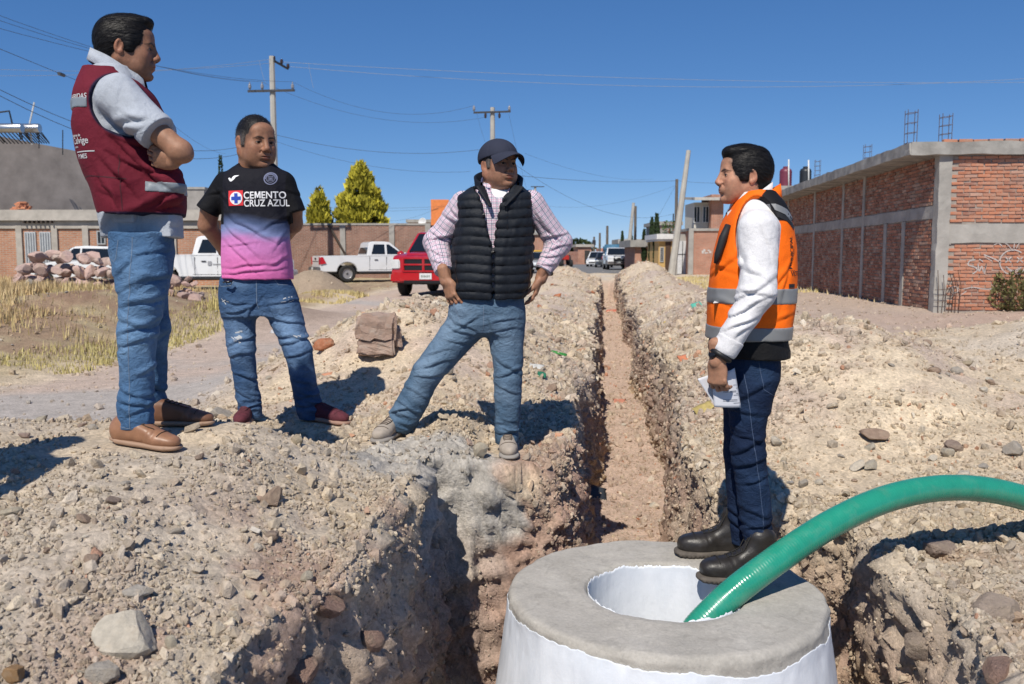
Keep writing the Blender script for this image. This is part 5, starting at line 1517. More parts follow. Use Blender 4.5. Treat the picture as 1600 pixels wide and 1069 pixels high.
# ------------------------------------------------------------------ man in orange safety vest (right, on the manhole)
def man_orange():
    d = 3.5; yaw = YAW+pi-R(4)
    root = build_person('man in orange high visibility vest and white shirt holding papers, standing on the concrete manhole', at_d(1150, 890, d))
    p = lambda x, y, dd=0: at_d(x, y, d+dd)
    J = [torso(d, yaw, [(530, 1112, 1216, .16), (560, 1110, 1219, .165), (590, 1118, 1219, .165), (615, 1128, 1208, .15), (640, 1132, 1204, .14)], 'side', k=.035),
         bone(p(1169, 605, -.08), p(1170, 708, -.09), .094, .070, k=.03), bone(p(1170, 708, -.09), p(1189, 880, -.08), .069, .063, k=.02),
         bone(p(1160, 605, .08), p(1157, 705, .08), .092, .072, k=.03), bone(p(1157, 705, .08), p(1163, 850, .06), .072, .066, k=.02)]
    J.append(half((0, 0, -1), -p(1189, 866, -.08)[2]))
    wf = creases(folds(1.6, 5, .005, 83, [(p(1190, 850, -.12), .10, .010, 2.2)], (.6, 0)), [
        (1135, 640, 1195, 650, -.17, .013, .008), (1150, 625, 1205, 605, -.17, .012, .010), (1145, 715, 1195, 690, -.16, .013, .012), (1142, 735, 1196, 720, -.16, .012, .012), (1150, 680, 1196, 700, -.16, .012, .010), (1158, 760, 1205, 748, -.15, .011, .009),
        (1165, 800, 1208, 815, -.15, .011, .009), (1162, 835, 1210, 820, -.15, .011, .011), (1165, 845, 1212, 852, -.15, .010, .012), (1140, 800, 1165, 812, 0, .011, .012), (1138, 815, 1165, 828, 0, .010, .012), (1130, 665, 1170, 680, -.16, .012, .007)], p)
    j = cloth('jeans', J, root, DEN, (0, 0, 0), warp=wf, colf=jeans_color((.007, .016, .045), (.020, .045, .10), 34, [(p(1190, 570, -.15), .08, .8), (p(1165, 760, -.15), .12, .4)]))
    bv = bvh_of([j]); U = _RT; Up = np.array([0, 0, 1.]); st = simple('blue stitching', (.06, .09, .16), .8); m = .0025
    rel = lambda pts, x0, y0: [((x-x0)*m, (y0-y)*m) for x, y in pts]
    decal('side_seam', *poly_ring(rel([(1147, 575), (1158, 640), (1166, 690), (1175, 740), (1183, 800), (1186, 860)], 1150, 560), .002), p(1150, 560), U, Up, bv, st, root, .0015)
    decal('pocket_stitching', *poly_ring(rel([(1169, 560), (1177, 600), (1197, 612), (1208, 590), (1212, 560)], 1170, 560), .0022), p(1170, 560), U, Up, bv, st, root, .0015)
    # white shirt
    white = (.71, .70, .71); pink = (.80, .55, .62)
    sl = [bone(p(1184, 358, -.17), p(1184, 455, -.23), (.076, .074), (.062, .064), side=_RT, k=.04), bone(p(1184, 455, -.23), p(1134, 545, -.235), (.060, .060), (.046, .048), side=_RT, k=.04)]
    T = [torso(d, yaw, [(300, 1152, 1200, .075), (320, 1143, 1212, .12), (345, 1138, 1226, .165), (400, 1130, 1230, .17), (470, 1126, 1230, .165), (525, 1120, 1222, .16)], 'side', k=.03)]+sl+[bone(p(1180, 356, .17), p(1180, 450, .22), .075, .066, k=.03), bone(p(1180, 450, .22), p(1150, 530, .16), .06, .05, k=.03)]
    ca = _unit(p(1134, 545)-p(1184, 455)); a1 = p(1130, 553, -.235)
    fz = p(0, 0, -.13)@_FH
    T.append(Prim((0,)*3, (0,)*3, lambda P: np.where(P@_FH < fz, (P-a1)@ca, -1), .001, 'post'))
    wf = creases(folds(1.0, 6, .006, 93, [], (.5, .3)), [(1150, 470, 1205, 440, -.28, .012, .012), (1148, 455, 1200, 462, -.28, .011, .010), (1140, 495, 1190, 470, -.28, .011, .012), (1135, 515, 1180, 500, -.27, .010, .010), (1160, 420, 1200, 440, -.28, .013, .008), (1155, 440, 1165, 400, -.28, .012, .007), (1145, 530, 1170, 515, -.27, .009, .008),
        (1190, 340, 1205, 400, -.26, .012, .005), (1158, 370, 1170, 430, -.26, .012, .005)], p)
    swf = wf
    cb = offset([T[2]], .002)+[Prim((0,)*3, (0,)*3, lambda P: np.abs((P-a1)@ca+.031)-.032, .001, 'post')]
    cloth('cuff', cb, root, cloth_mat('white shirt cloth', .75), white, h=.004)
    # orange vest
    rows = [(300, 1160, 1206, .10), (312, 1150, 1218, .14), (328, 1140, 1226, .17), (350, 1128, 1234, .18), (390, 1117, 1240, .185), (430, 1111, 1241, .185), (480, 1107, 1238, .185), (520, 1106, 1232, .185), (527, 1106, 1231, .185)]
    Vv = [torso(d, yaw, rows, 'side', n=2.5, grow=.001)]
    arm = ell(p(1183, 372, -.17), (.072, .13, .175), M=frame(_unit(_RT), (0.10, 0, 1)), k=.006, op='cut')
    arm2 = ell(p(1183, 372, .20), (.072, .13, .16), k=.006, op='cut')
    neck = ell(p(1168, 296, 0), (.085, .075, .06), k=.01, op='cut')
    Vv += [arm, arm2, neck]
    wf = creases(folds(1.2, 4.5, .005, 103, [], (.5, 0)), [(1210, 480, 1235, 395, -.12, .012, .007), (1208, 445, 1228, 420, -.14, .012, .009), (1115, 440, 1150, 400, -.15, .013, .008), (1112, 470, 1150, 480, -.17, .012, .006), (1205, 500, 1235, 490, -.15, .012, .006), (1112, 410, 1140, 425, -.15, .012, .006)], p)
    org = np.array((.95, .16, .008)); blk = np.array((.010, .010, .012))
    zy = p(0, 352)[2]; xb = p(1176, 0)@_RT
    def cf(V, C):
        x = V@_RT; out = np.tile(org, (len(V), 1))
        yk = (V[:, 2] > zy-.12*(x-xb)*0) & (x > xb-.01+ .8*(p(0, 318)[2]-V[:, 2])*-1*0)
        lim = p(0, 349)[2]+(x-p(1235, 0)@_RT)*-.02
        back = (x > p(1172, 0)@_RT+(p(0, 322)[2]-V[:, 2])*-.9) & (V[:, 2] > lim)
        out[back] = blk
        return out
    cloth('shirt', T, root, cloth_mat('white shirt cloth', .75, var=.03), white, warp=swf, h=.0054, under=Vv)
    v = cloth('safety_vest', Vv, root, cloth_mat('orange vest cloth', .7, var=.05, bump=.2), (1, 1, 1), warp=wf, colf=cf, h=.0054)
    bvv = bvh_of([v])
    gr = simple('grey reflective band', (.20, .205, .21), .45, 0, .5)
    B = offset(Vv, .003); up = np.array([0, 0, 1.])
    for y0, y1 in ((449, 473), (507, 528)):
        z0, z1 = p(1170, y0)[2], p(1170, y1)[2]
        cloth('reflective_band', B+[slab(up, (z0+z1)/2, (z0-z1)/2)], root, gr, (.3, .3, .3), warp=wf, h=.0054)
    # reflective strap over the shoulder
    pts = [(1150, 352), (1160, 336), (1175, 327), (1192, 327), (1210, 334), (1226, 349)]
    m_ = p(0, 0)[2]
    decal('shoulder_strap', *poly_ring([((x-1185)*m, (330-y)*m) for x, y in pts], .024), p(1185, 330), U, Up, bvv, gr, root, .003, .6)
    blkm = simple('black webbing', (.012, .012, .014), .7)
    decal('shoulder_strap', *poly_ring([((x-1185)*m, (330-y)*m) for x, y in [(1147, 364), (1156, 347), (1172, 337), (1192, 337), (1212, 345), (1227, 358)]], .018), p(1185, 330), U, Up, bvv, blkm, root, .0026, .6)
    # hem of the dark jacket under the vest
    Hm = [torso(d, yaw, [(525, 1110, 1226, .178), (545, 1108, 1230, .182), (556, 1112, 1230, .18)], 'side')]
    cloth('under_vest_hem', Hm, root, cloth_mat('black hem cloth', .6), (.009, .009, .010), warp=folds(1, 7, .006, 5), h=.006)
    # vest collar, shirt collar
    oc = cloth_mat('orange vest cloth', .7)
    collar(root, yaw, 'vest_collar', p(1175, 333), .090, .080, .055, .046, .008, org, oc, flare=.24, ang=2.75)
    collar(root, yaw, 'shirt_collar', p(1170, 324), .080, .068, .055, .036, .005, white, cloth_mat('white shirt cloth', .75), flare=.10, ang=2.9)
    cloth('shirt_front', [bone(p(1152, 326, -.035), p(1149, 350, -.035), .018, .032), bone(p(1152, 326, .035), p(1149, 350, .035), .018, .032)], root, cloth_mat('white shirt cloth', .75), pink, h=.006)
    # radio on the chest, strap
    b = MB(); 
    b.box(p(1131, 380, -.10), (.030, .05, .075), M=None); rd = b.build('radio', simple('black plastic', (.01, .01, .012), .35), root, bevel=.006)
    b = MB(); b.tube([p(1138, 352, -.10), p(1130, 372, -.11), p(1122, 398, -.10), p(1118, 412, -.10)], [.012, .016, .014, .007], 8); b.build('antenna_strap', blkm, root, world=True, smooth=True)
    # printing on the back (reads down the back edge), pocket tab, small label
    ink = simple('dark print', (.05, .02, .01), .8)
    Ub = _unit(_RT*.55+_FH*.83)
    Vt_, Ft_ = text_mesh('MUNICIPAL', .060, .0006, .95); R90 = np.stack([Vt_[:, 1]*-1, Vt_[:, 0], 0*Vt_[:, 0]], 1)
    decal('lettering', R90*.42, Ft_, p(1233, 421, -.14), _unit(_RT*.8+_FH*.6), up, bvv, ink, root, .002, .6)
    Vt_, Ft_ = text_mesh('VICTOR', .024, .0005, .95); decal('lettering', Vt_, Ft_, p(1228, 431, -.14), _unit(_RT*.8+_FH*.6), up, bvv, ink, root, .002, .6)
    V, F = grid2(.034, .0015, 6, 1); decal('print_line', V, F, p(1227, 423, -.14), _unit(_RT*.9+_FH*.4), up, bvv, ink, root, .002, .6)
    V, F = grid2(.036, .014, 6, 2); decal('pocket_tab', V, F, p(1224, 449.5, -.14), _unit(_RT*.9+_FH*.4), up, bvv, blkm, root, .004, .6)
    V, F = grid2(.032, .012, 3, 2); decal('label', V, F, p(1114, 474, -.15), U, up, bvv, simple('white label', (.7, .7, .7), .7), root, .004, .6)
    # body
    sk_c = SKIN*np.array((1.25, 1.25, 1.3))
    hx = _unit(-_RT*cos(R(4))-_FH*sin(R(4))+np.array([0, 0, .02])); M = frame(hx, np.array([0, 0, 1.])-hx*.02)
    sk, eyes, hair = make_head(M, p(1162, 276), .89, sk_c, 'wave', fat=0., mouth=-.0002, neck_dir=(-.30, 0, -1), brow=.0058)
    A = [bone(p(1137, 540, -.235), p(1120, 566, -.235), .038, .028, k=.02)]
    V, Q = surface(A, .004); Q = flip_fix(V, Q)
    h1 = make_hand(p(1120, 563, -.235), _unit(-np.array([0, 0, 1.])+_RT*.05-_FH*.0), _unit(-_FH*.72-_RT*.70), 1.0, SKIN*1.0, ((.75, .8, .4), (.65, .75, .4), (.6, .7, .4), (.55, .7, .4)), left=True, thumb=(.25, .75), spread=.05)
    h2 = make_hand(p(1140, 530, .16), _unit(-np.array([0, 0, 1.])), _unit(_FH), 1.0, SKIN, (.3, .3, .2), left=False)
    finish_body(root, [sk, (V, Q, np.ones((len(V), 3))*SKIN), h1, h2]); eye_mesh(root, eyes)
    mesh_np('hair', *hair[:2], hair_mat(), root, world=True, cols=hair[2])
    # watch
    b = MB(); a = p(1126, 555, -.235); n = _unit(p(1120, 566, -.235)-p(1134, 545, -.235)); u = _unit(np.cross(n, (0, 0, 1))); w = np.cross(n, u)
    b.tube([a+(u*cos(t)+w*sin(t))*.036 for t in np.linspace(0, 2*pi, 20)], .011, 8, cap=False)
    wb = b.build('watch', simple('black rubber', (.01, .01, .011), .5), root, world=True, smooth=True)
    b = MB(); b.lathe((0, 0, 0), [(.0, .006), (.017, .006), (.020, .002), (.020, -.006), (0, -.006)], 20)
    o = b.build('watch_face', simple('dark watch glass', (.012, .014, .02), .15), wb, smooth=False)
    o.matrix_local = Matrix.Translation(V3(p(1113.5, 552, -.245))) @ (-Vector(_RT)*.8+Vector((0, 0, .3))-Vector(_FH)*.3).to_track_quat('Z', 'Y').to_matrix().to_4x4()
    # boots
    bl = simple('black boot leather', (.022, .019, .017), .42, var=.3, scale=25, bump=.2, bs=150); bs_ = simple('dusty boot sole', (.10, .085, .07), .85, var=.3, scale=30); ll = simple('black lace', (.015, .014, .013), .8)
    make_shoe('boot', at_d(1172, 867, d+.10), _unit(-_RT-_FH*.02), root, bl, bs_, 'boot', .300, lace=ll)
    bo, tr2 = make_shoe('boot', at_d(1210, 903, d-.10), _unit(-_RT-_FH*.12), root, bl, bs_, 'boot', .300, lace=ll)
    return root

def make_papers():
    d = 3.5
    p = lambda x, y, dd=0: at_d(x, y, d+dd)
    root = empty('papers', p(1125, 610, -.235), 0, 'white printed sheets folded and held in the hand of the man on the manhole', 'paper')
    wt = simple('white paper', (.62, .63, .68), .7, var=.03)
    def sheet(nm, q, bend, par):
        V = []; n = 12
        a, b, c, e = [np.array(x, float) for x in q]     # bottom-left, bottom-right, top-right, top-left
        for j_ in range(n+1):
            for i in range(n+1):
                s_, t_ = i/n, j_/n
                P = (a*(1-s_)+b*s_)*(1-t_)+(e*(1-s_)+c*s_)*t_
                V.append(P+_FH*bend*sin(s_*pi)*(.6+.4*t_))
        F = [(j_*(n+1)+i, j_*(n+1)+i+1, (j_+1)*(n+1)+i+1, (j_+1)*(n+1)+i) for j_ in range(n) for i in range(n)]
        o = mesh_np(nm, V, F, wt, par, world=True); md = o.modifiers.new('t', 'SOLIDIFY'); md.thickness = .0006
        return o
    s1 = sheet('sheet', (p(1116, 636, -.195), p(1158, 637, -.19), p(1148, 575, -.19), p(1112, 590, -.195)), -.018, root)
    s2 = sheet('sheet', (p(1117, 634, -.175), p(1150, 633, -.17), p(1146, 578, -.175), p(1090, 592, -.19)), .02, root)
    bv = bvh_of([s1]); ink = simple('grey ink', (.12, .12, .13), .8)
    V = []; F = []
    for y, x0, x1 in ((.090, .068, .095), (.078, .080, .095), (.068, .030, .098), (.064, .030, .098), (.052, .07, .10), (.035, .03, .105), (.030, .03, .105), (.022, .07, .105), (.058, .08, .098)):
        g, f = grid2(x1-x0, .0016, 4, 1, x0, y-.01); F += [tuple(i+len(V) for i in q_) for q_ in f]; V += g.tolist()
    decal('printed_lines', V, F, p(1116, 635, -.195), _RT, (0, 0, 1), bv, ink, root, .0012)
    return root
# ================================================================== MANHOLE, HOSE
MH_C = at_d(1038, 942, 3.22); MH_Z = -.030
def make_manhole():
    root = empty('manhole', (MH_C[0], MH_C[1], -1.4), 0, 'round concrete manhole chimney with chipped white painted sides in the foreground pit', 'manhole')
    cx, cy = MH_C[0], MH_C[1]
    RO, RI = .575, .285
    t = NT('rough concrete'); v = t.coord()
    c = t.ramp(t.noise(v, 5, 8, .65), [(.3, (.35, .33, .295)), (.5, (.42, .395, .355)), (.7, (.48, .455, .41))])
    g = t.ramp(t.noise(v, 90, 5, .7), [(.3, .86), (.7, 1.10)]); c = t.mix(1, c, g, 'MULTIPLY')
    st = t.ramp(t.noise(v, 14, 4, .6, 1.0), [(.56, 1.0), (.63, .80)]); c = t.mix(.6, c, t.mix(1, c, st, 'MULTIPLY'))
    pit = t.ramp(t.noise(v, 150, 2, .5), [(.30, 0.), (.36, 1.)])
    t.bump(t.math('ADD', t.math('MULTIPLY', t.noise(v, 60, 8, .75), .8), t.math('MULTIPLY', pit, .35)), .6, .006)
    conc = t.out(c, .93, 0, .2)
    prof = [(RI, -1.25), (RI, -.6), (RI, -.10), (RI+.002, -.02), (RI+.012, -.004)]
    prof += [(RI+.012+(RO-.022-RI-.012)*k/10, 0.) for k in range(1, 11)]
    prof += [(RO-.008, -.006), (RO, -.022), (RO+.006, -.06)]+[(RO+.006+.17*(k/10)**1.1*1.0, -.06-1.25*k/10) for k in range(1, 11)]
    pf = np.array(prof); seg = np.concatenate([[0], np.cumsum(np.linalg.norm(np.diff(pf, axis=0), axis=1))])
    tt = np.concatenate([np.linspace(0, seg[3], 20, endpoint=False), np.linspace(seg[3], seg[17], 60, endpoint=False), np.linspace(seg[17], seg[-1], 40)])
    rr = np.interp(tt, seg, pf[:, 0]); zz = np.interp(tt, seg, pf[:, 1]); n = 220
    A = np.linspace(0, 2*pi, n, endpoint=False)
    V = np.stack([cx+np.outer(rr, np.cos(A)), cy+np.outer(rr, np.sin(A)), MH_Z+np.repeat(zz[:, None], n, 1)], -1)
    rad = np.stack([np.cos(A), np.sin(A), 0*A], -1)[None]
    inner = (rr < RI+.02)[:, None]
    nz = fbm(V, 7, 4, 201)*.006+fbm(V, 30, 2, 202)*.0014
    edge = np.exp(-((zz+.02)/.035)**2)[:, None]*(rr > RO-.05)[:, None]
    V = V+rad*((nz*1.3+edge*(ridged(V, 12, 3, 203)*.008))*np.where(inner, -.6, 1))[..., None]
    V[..., 2] += nz*1.0*(np.abs(zz) < .05)[:, None]
    idx = np.arange(len(rr)*n).reshape(len(rr), n); nx = np.roll(idx, -1, 1)
    F = np.stack([idx[:-1], nx[:-1], nx[1:], idx[1:]], -1).reshape(-1, 4)
    mesh_np('concrete_ring', V.reshape(-1, 3), F, conc, root, world=True)
    # flaking paint, outside
    t = NT('white paint'); v = t.coord()
    c = t.ramp(t.noise(t.mapping(v, (1, 1, .4)), 6, 7, .65), [(.3, (.62, .66, .72)), (.6, (.74, .77, .82))])
    t.bump(t.math('ADD', t.noise(t.mapping(v, (1, 1, .5)), 22, 6, .65), t.math('MULTIPLY', t.noise(v, 11, 5, .6), 1.2)), .28, .008)
    wp = t.out(c, .55, 0, .4)
    def shell(nm, r_of, ztop, zbot, out, rows=22, n=460):
        A = np.linspace(0, 2*pi, n, endpoint=False); V = []
        P0 = np.stack([np.cos(A)*.6, np.sin(A)*.6, 0*A], -1)
        zt = ztop(A, P0)
        for k in range(rows+1):
            s_ = (k/rows)**1.8; z = zt*(1-s_)+zbot*s_; r = r_of(z)
            P = np.stack([cx+np.cos(A)*r, cy+np.sin(A)*r, MH_Z+z], -1)
            nz_ = fbm(P, 7, 4, 201)*.006+fbm(P, 30, 2, 202)*.0014
            nz_ = nz_*(1.3 if out > 0 else -.78)+(np.exp(-((z+.02)/.035)**2)*ridged(P, 12, 3, 203)*.008 if out > 0 else 0)
            lift = out*(.0016+.0022*np.exp(-(k/2)**2)*np.clip(vnoise(P, 40, 9), 0, 1))
            P = P+np.stack([np.cos(A), np.sin(A), 0*A], -1)*(nz_+lift)[:, None]; V.append(P)
        V = np.array(V); idx = np.arange(V.shape[0]*n).reshape(V.shape[0], n); nx = np.roll(idx, -1, 1)
        F = np.stack([idx[:-1], nx[:-1], nx[1:], idx[1:]], -1).reshape(-1, 4)
        o = mesh_np(nm, V.reshape(-1, 3), F, wp, root, world=True)
        m = o.modifiers.new('t', 'SOLIDIFY'); m.thickness = .0016; m.offset = 0
    ro = lambda z: np.interp(-z, [-.001, .022, .06, 1.31], [RO-.012, RO, RO+.006, RO+.176])
    # chips grow where flakes fell off
    zt = lambda A, P: -.048-.026*fbm(P, 3, 2, 211)-.009*fbm(P, 45, 4, 212, .8)-.05*np.clip(vnoise(P, 8, 213)-.4, 0, 1)+.012*np.sin(A*2+1)
    shell('white_paint', ro, zt, -1.25, 1)
    zi = lambda A, P: -.012-.012*fbm(P, 7, 2, 221)-.010*fbm(P, 50, 3, 222, .8)
    shell('inner_paint', lambda z: RI+0*z, zi, -1.2, -1, 14, 320)
    b = MB(); b.lathe((cx, cy, -1.27), [(0, 0), (.40, 0)], 32); b.build('bottom', simple('dark wet mud', (.05, .04, .035), .6), root, world=True)
    return root
def make_hose():
    root_pts = [at_d(1040, 1130, 3.02), at_d(1072, 1012, 3.05), at_d(1118, 952, 3.08), at_d(1190, 892, 3.14), at_d(1300, 818, 3.28), at_d(1400, 775, 3.42), at_d(1500, 762, 3.56), at_d(1600, 778, 3.68), at_d(1720, 826, 3.8), at_d(1860, 930, 3.9)]
    P = np.array(root_pts)
    # Catmull-Rom
    Q = []
    for i in range(len(P)-1):
        p0, p1, p2, p3 = P[max(i-1, 0)], P[i], P[i+1], P[min(i+2, len(P)-1)]
        for t in np.linspace(0, 1, 60, endpoint=False):
            Q.append(.5*((2*p1)+(-p0+p2)*t+(2*p0-5*p1+4*p2-p3)*t*t+(-p0+3*p1-3*p2+p3)*t**3))
    Q = np.array(Q); L = np.concatenate([[0], np.cumsum(np.linalg.norm(np.diff(Q, axis=0), axis=1))])
    s = np.arange(0, L[-1], .0028); C = np.stack([np.interp(s, L, Q[:, i]) for i in range(3)], 1)
    C = C+0
    for _ in range(8): C[1:-1] = (C[:-2]+C[1:-1]*2+C[2:])/4
    T = np.gradient(C, axis=0); T /= np.linalg.norm(T, axis=1)[:, None]
    U = np.cross(T, (0, 1, 0.1)); U /= np.linalg.norm(U, axis=1)[:, None]; W = np.cross(T, U); n = 28
    A = np.linspace(0, 2*pi, n, endpoint=False)
    r = .0515+.0011*np.abs(np.sin(pi*(s[:, None]/.0112)+A[None]*.5))
    V = C[:, None]+U[:, None]*(np.cos(A)[None]*r)[..., None]+W[:, None]*(np.sin(A)[None]*r)[..., None]
    idx = np.arange(len(s)*n).reshape(len(s), n); nx = np.roll(idx, -1, 1)
    F = np.stack([idx[:-1], nx[:-1], nx[1:], idx[1:]], -1).reshape(-1, 4)
    t = NT('green hose plastic'); v = t.coord()
    c = t.ramp(t.noise(v, 14, 6, .65), [(.35, (.018, .24, .155)), (.65, (.022, .28, .185))])
    d = t.ramp(t.noise(v, 9, 8, .75, .5), [(.5, 0.), (.8, 1.)]); c = t.mix(t.math('MULTIPLY', d, .30), c, (.25, .33, .25))
    rg = t.ramp(t.noise(v, 18, 6, .7), [(.4, .16), (.7, .45)])
    t.b.inputs['Coat Weight'].default_value = .3; t.b.inputs['Coat Roughness'].default_value = .12
    m = t.out(c, rg, 0, .5)
    o = mesh_np('suction_hose', V.reshape(-1, 3), F, m)
    return tag(o, 'thick green ribbed suction hose arching from the manhole opening out to the right', 'hose')

# ================================================================== STONES
def rock_mesh(nm, seed, sub=2, sharp=.35, flat=.7, mat=None, smooth=False):
    bm = bmesh.new(); bmesh.ops.create_icosphere(bm, subdivisions=sub, radius=.5)
    V = np.array([v.co[:] for v in bm.verts])
    rs = np.random.RandomState(seed)
    for _ in range(13):                        # cut flat facets
        n = _unit(rs.normal(size=3)); dcut = .23+.18*rs.rand(); e = V@n-dcut
        V = V-np.outer(np.clip(e, 0, 1), n)*.95
    V = V*(1+sharp*.35*fbm(V+seed*3.1, 2.2, 3, seed)[:, None])+.03*fbm(V+seed, 7, 2, seed)[:, None]*_unit(V.mean(0)+1e-3)
    V = V*np.array([1, .85+.2*rs.rand(), flat])
    for v, c in zip(bm.verts, V): v.co = c
    me = bpy.data.meshes.new(nm); bm.to_mesh(me); bm.free()
    me.polygons.foreach_set('use_smooth', np.full(len(me.polygons), smooth))
    if mat: me.materials.append(mat)
    return me
def stone_mat(nm, cols, bump=.6, scale=6):
    if nm in _mc: return _mc[nm]
    t = NT(nm); v = t.coord()
    oi = t.n.new('ShaderNodeObjectInfo')
    base = t.ramp(oi.outputs['Random'], [(i/max(1, len(cols)-1), c) for i, c in enumerate(cols)])
    g = t.ramp(t.noise(v, scale, 7, .7), [(.3, .74), (.7, 1.18)]); c = t.mix(1, base, g, 'MULTIPLY')
    d = t.ramp(t.noise(v, scale*.6, 4, .6), [(.5, 0.), (.65, 1.)]); c = t.mix(t.math('MULTIPLY', d, .4), c, (.42, .34, .25))
    t.bump(t.noise(v, scale*3.5, 8, .72), bump, .05)
    _mc[nm] = t.out(c, .92, 0, .2)
    return _mc[nm]
_rk = {}
def add_rock(nm, at, size, mat, seed, label=None, cat='stone', group=None, rz=None, sub=2, flat=.7, sink=.25, name='stone', tilt=.3, smooth=False, n=None):
    key = (mat.name, seed % 9, sub, round(flat, 1))
    if key not in _rk: _rk[key] = rock_mesh('stone', seed % 9+1, sub, flat=flat, mat=mat, smooth=smooth)
    o = bpy.data.objects.new(name, _rk[key]); COL.objects.link(o)
    rs = np.random.RandomState(seed+99)
    s = np.array(size if hasattr(size, '__len__') else (size, size, size), float)
    o.scale = s
    o.rotation_euler = (rs.uniform(-tilt, tilt), rs.uniform(-tilt, tilt), rs.uniform(0, 6.28) if rz is None else rz)
    o.location = (at[0], at[1], at[2]+s[2]*flat*(.5-sink))
    return tag(o, label, cat, group)
GREYWHITE = [(.36, .34, .31), (.46, .44, .40)]
def notable_stones():
    cream = stone_mat('cream stone', [(.42, .35, .25), (.52, .46, .36), (.40, .36, .30)])
    grey = stone_mat('grey stone', [(.38, .34, .29), (.47, .43, .38), (.40, .35, .29)])
    brown = stone_mat('brown stone', [(.34, .24, .18), (.38, .28, .21), (.30, .23, .19)])
    pale = stone_mat('pale boulder stone', [(.52, .47, .39), (.56, .50, .41)], bump=.5)
    ora = stone_mat('orange brick rubble', [(.52, .19, .09), (.48, .20, .11)])
    L = [(200, 985, 118, 88, pale, 'large pale grey boulder lying in the gravel at lower left', .75, 3), (213, 922, 66, 26, grey, 'flat grey stone lying against the top of the large pale boulder', .6, 2),
         (165, 1052, 66, 52, grey, 'rounded grey stone cut by the lower edge of the picture', .8, 4), (268, 1000, 30, 34, cream, 'small cream stone right beside the large pale boulder', .9, 5),
         (425, 776, 44, 42, brown, 'brown rounded stone on the slope below the shadow of the maroon vest man', .9, 1), (424, 836, 34, 22, brown, 'smooth brown stone lower of the two brown stones on the slope', .6, 6),
         (1367, 680, 60, 24, brown, 'flat dark brown stone lying on the front slope of the right heap', .5, 7), (18, 800, 40, 22, cream, 'yellowish stone at the left edge of the foreground gravel', .7, 8),
         (480, 899, 34, 26, cream, 'hooked pale stone beside the broken red clay ledge', .6, 2), (176, 780, 34, 16, brown, 'long reddish stone in the upper foreground gravel', .5, 3),
         (124, 706, 0, 0, grey, '', .6, 1), (145, 666, 24, 12, grey, 'small grey stone on the dirt road behind the maroon vest man', .5, 5), (45, 628, 14, 8, grey, 'small pale stone alone on the dirt road at far left', .6, 4),
         (750, 705, 34, 34, cream, 'cream stone with sharp corners between the feet of the quilted vest man', .9, 7), (1212, 688, 30, 22, pale, 'white stone just right of the knee of the man on the manhole', .7, 3),
         (1480, 706, 30, 22, cream, 'squarish cream stone above the hose', .8, 6), (1360, 726, 36, 18, cream, 'long cream stone right above the arch of the hose', .6, 1), (1585, 700, 46, 34, grey, 'grey stone at the right edge above the hose', .8, 2),
         (1255, 755, 22, 18, grey, 'grey stone with pale face left of the hose arch', .8, 8), (1447, 535, 20, 14, brown, 'small brown stone on the crest of the right heap', .7, 4), (1460, 577, 30, 12, brown, 'thin dark stone below the crest of the right heap', .5, 5),
         (700, 576, 26, 28, grey, 'grey stone seen between the legs of the quilted vest man', .9, 6), (345, 645, 50, 26, grey, 'row of broken grey kerb stone behind the man in football shirt', .8, 3), (310, 655, 40, 18, cream, 'low cream stone at the edge of the dirt road', .6, 2),
         (20, 1050, 46, 50, stone_mat('rust stone', [(.40, .24, .12), (.42, .26, .13)]), 'rust coloured stone in the bottom left corner', .8, 6)]
    for x, y, w, h, m, lab, fl, sd in L:
        if not w: continue
        P, N = hit(x, y+h*.3); dd = np.dot(P, _FH); s = w/FPX*dd; sz = h/FPX*dd/fl
        add_rock('stone', P, (s, s*.8, min(sz, s*1.2)), m, sd, lab, 'stone', rz=.2+sd*.5 if w < 60 else .3, sub=3 if w > 40 else 2, flat=fl, tilt=.12, smooth=False)
    # concrete-and-brick block and the orange brick on the heap
    P, N = hit(590, 552); dd = np.dot(P, _FH); w = 66/FPX*dd; h = 66/FPX*dd
    t = NT('old masonry'); v = t.coord(); z = t.sep(v)[2]
    c = t.mix(t.ramp(t.math('ADD', z, t.math('MULTIPLY', t.noise(v, 9, 4), .10)), [(.0, 0.), (.07, 1.)]), (.16, .105, .075), (.42, .30, .24))
    c = t.mix(t.ramp(t.noise(v, 12, 6, .7), [(.5, 0.), (.7, .7)]), c, (.42, .37, .32)); t.bump(t.noise(v, 40, 8, .75), .8, .02)
    mm = t.out(c, .95, 0, .15)
    root = empty('masonry_block', P, YAW+.12, 'broken block of old masonry with brick-coloured face standing on the heap', 'masonry block')
    def chunk(nm, cx, cy, cz, sx, sy, sz, seed):
        bm = bmesh.new(); bmesh.ops.create_cube(bm, size=1)
        bmesh.ops.scale(bm, vec=(sx, sy, sz), verts=bm.verts); bmesh.ops.bevel(bm, geom=list(bm.edges), offset=min(sx, sy, sz)*.12, segments=2, affect='EDGES')
        bmesh.ops.subdivide_edges(bm, edges=list(bm.edges), cuts=3, use_grid_fill=True); bmesh.ops.translate(bm, vec=(cx, cy, cz), verts=bm.verts)
        V = np.array([q.co[:] for q in bm.verts]); V = V+np.stack([fbm(V+seed, 14, 3, seed+k) for k in range(3)], -1)*.034
        for q, c_ in zip(bm.verts, V): q.co = c_
        me = bpy.data.meshes.new(nm); bm.to_mesh(me); bm.free(); me.materials.append(mm)
        o = bpy.data.objects.new(nm, me); COL.objects.link(o); o.parent = root; return o
    chunk('masonry_chunk', 0, 0, h*.62, w*.92, .22, h*.68, 3); chunk('masonry_chunk', -w*.02, .02, h*.17, w*.86, .24, h*.38, 5); chunk('masonry_chunk', w*.42, .06, h*.38, w*.30, .2, h*.42, 8)
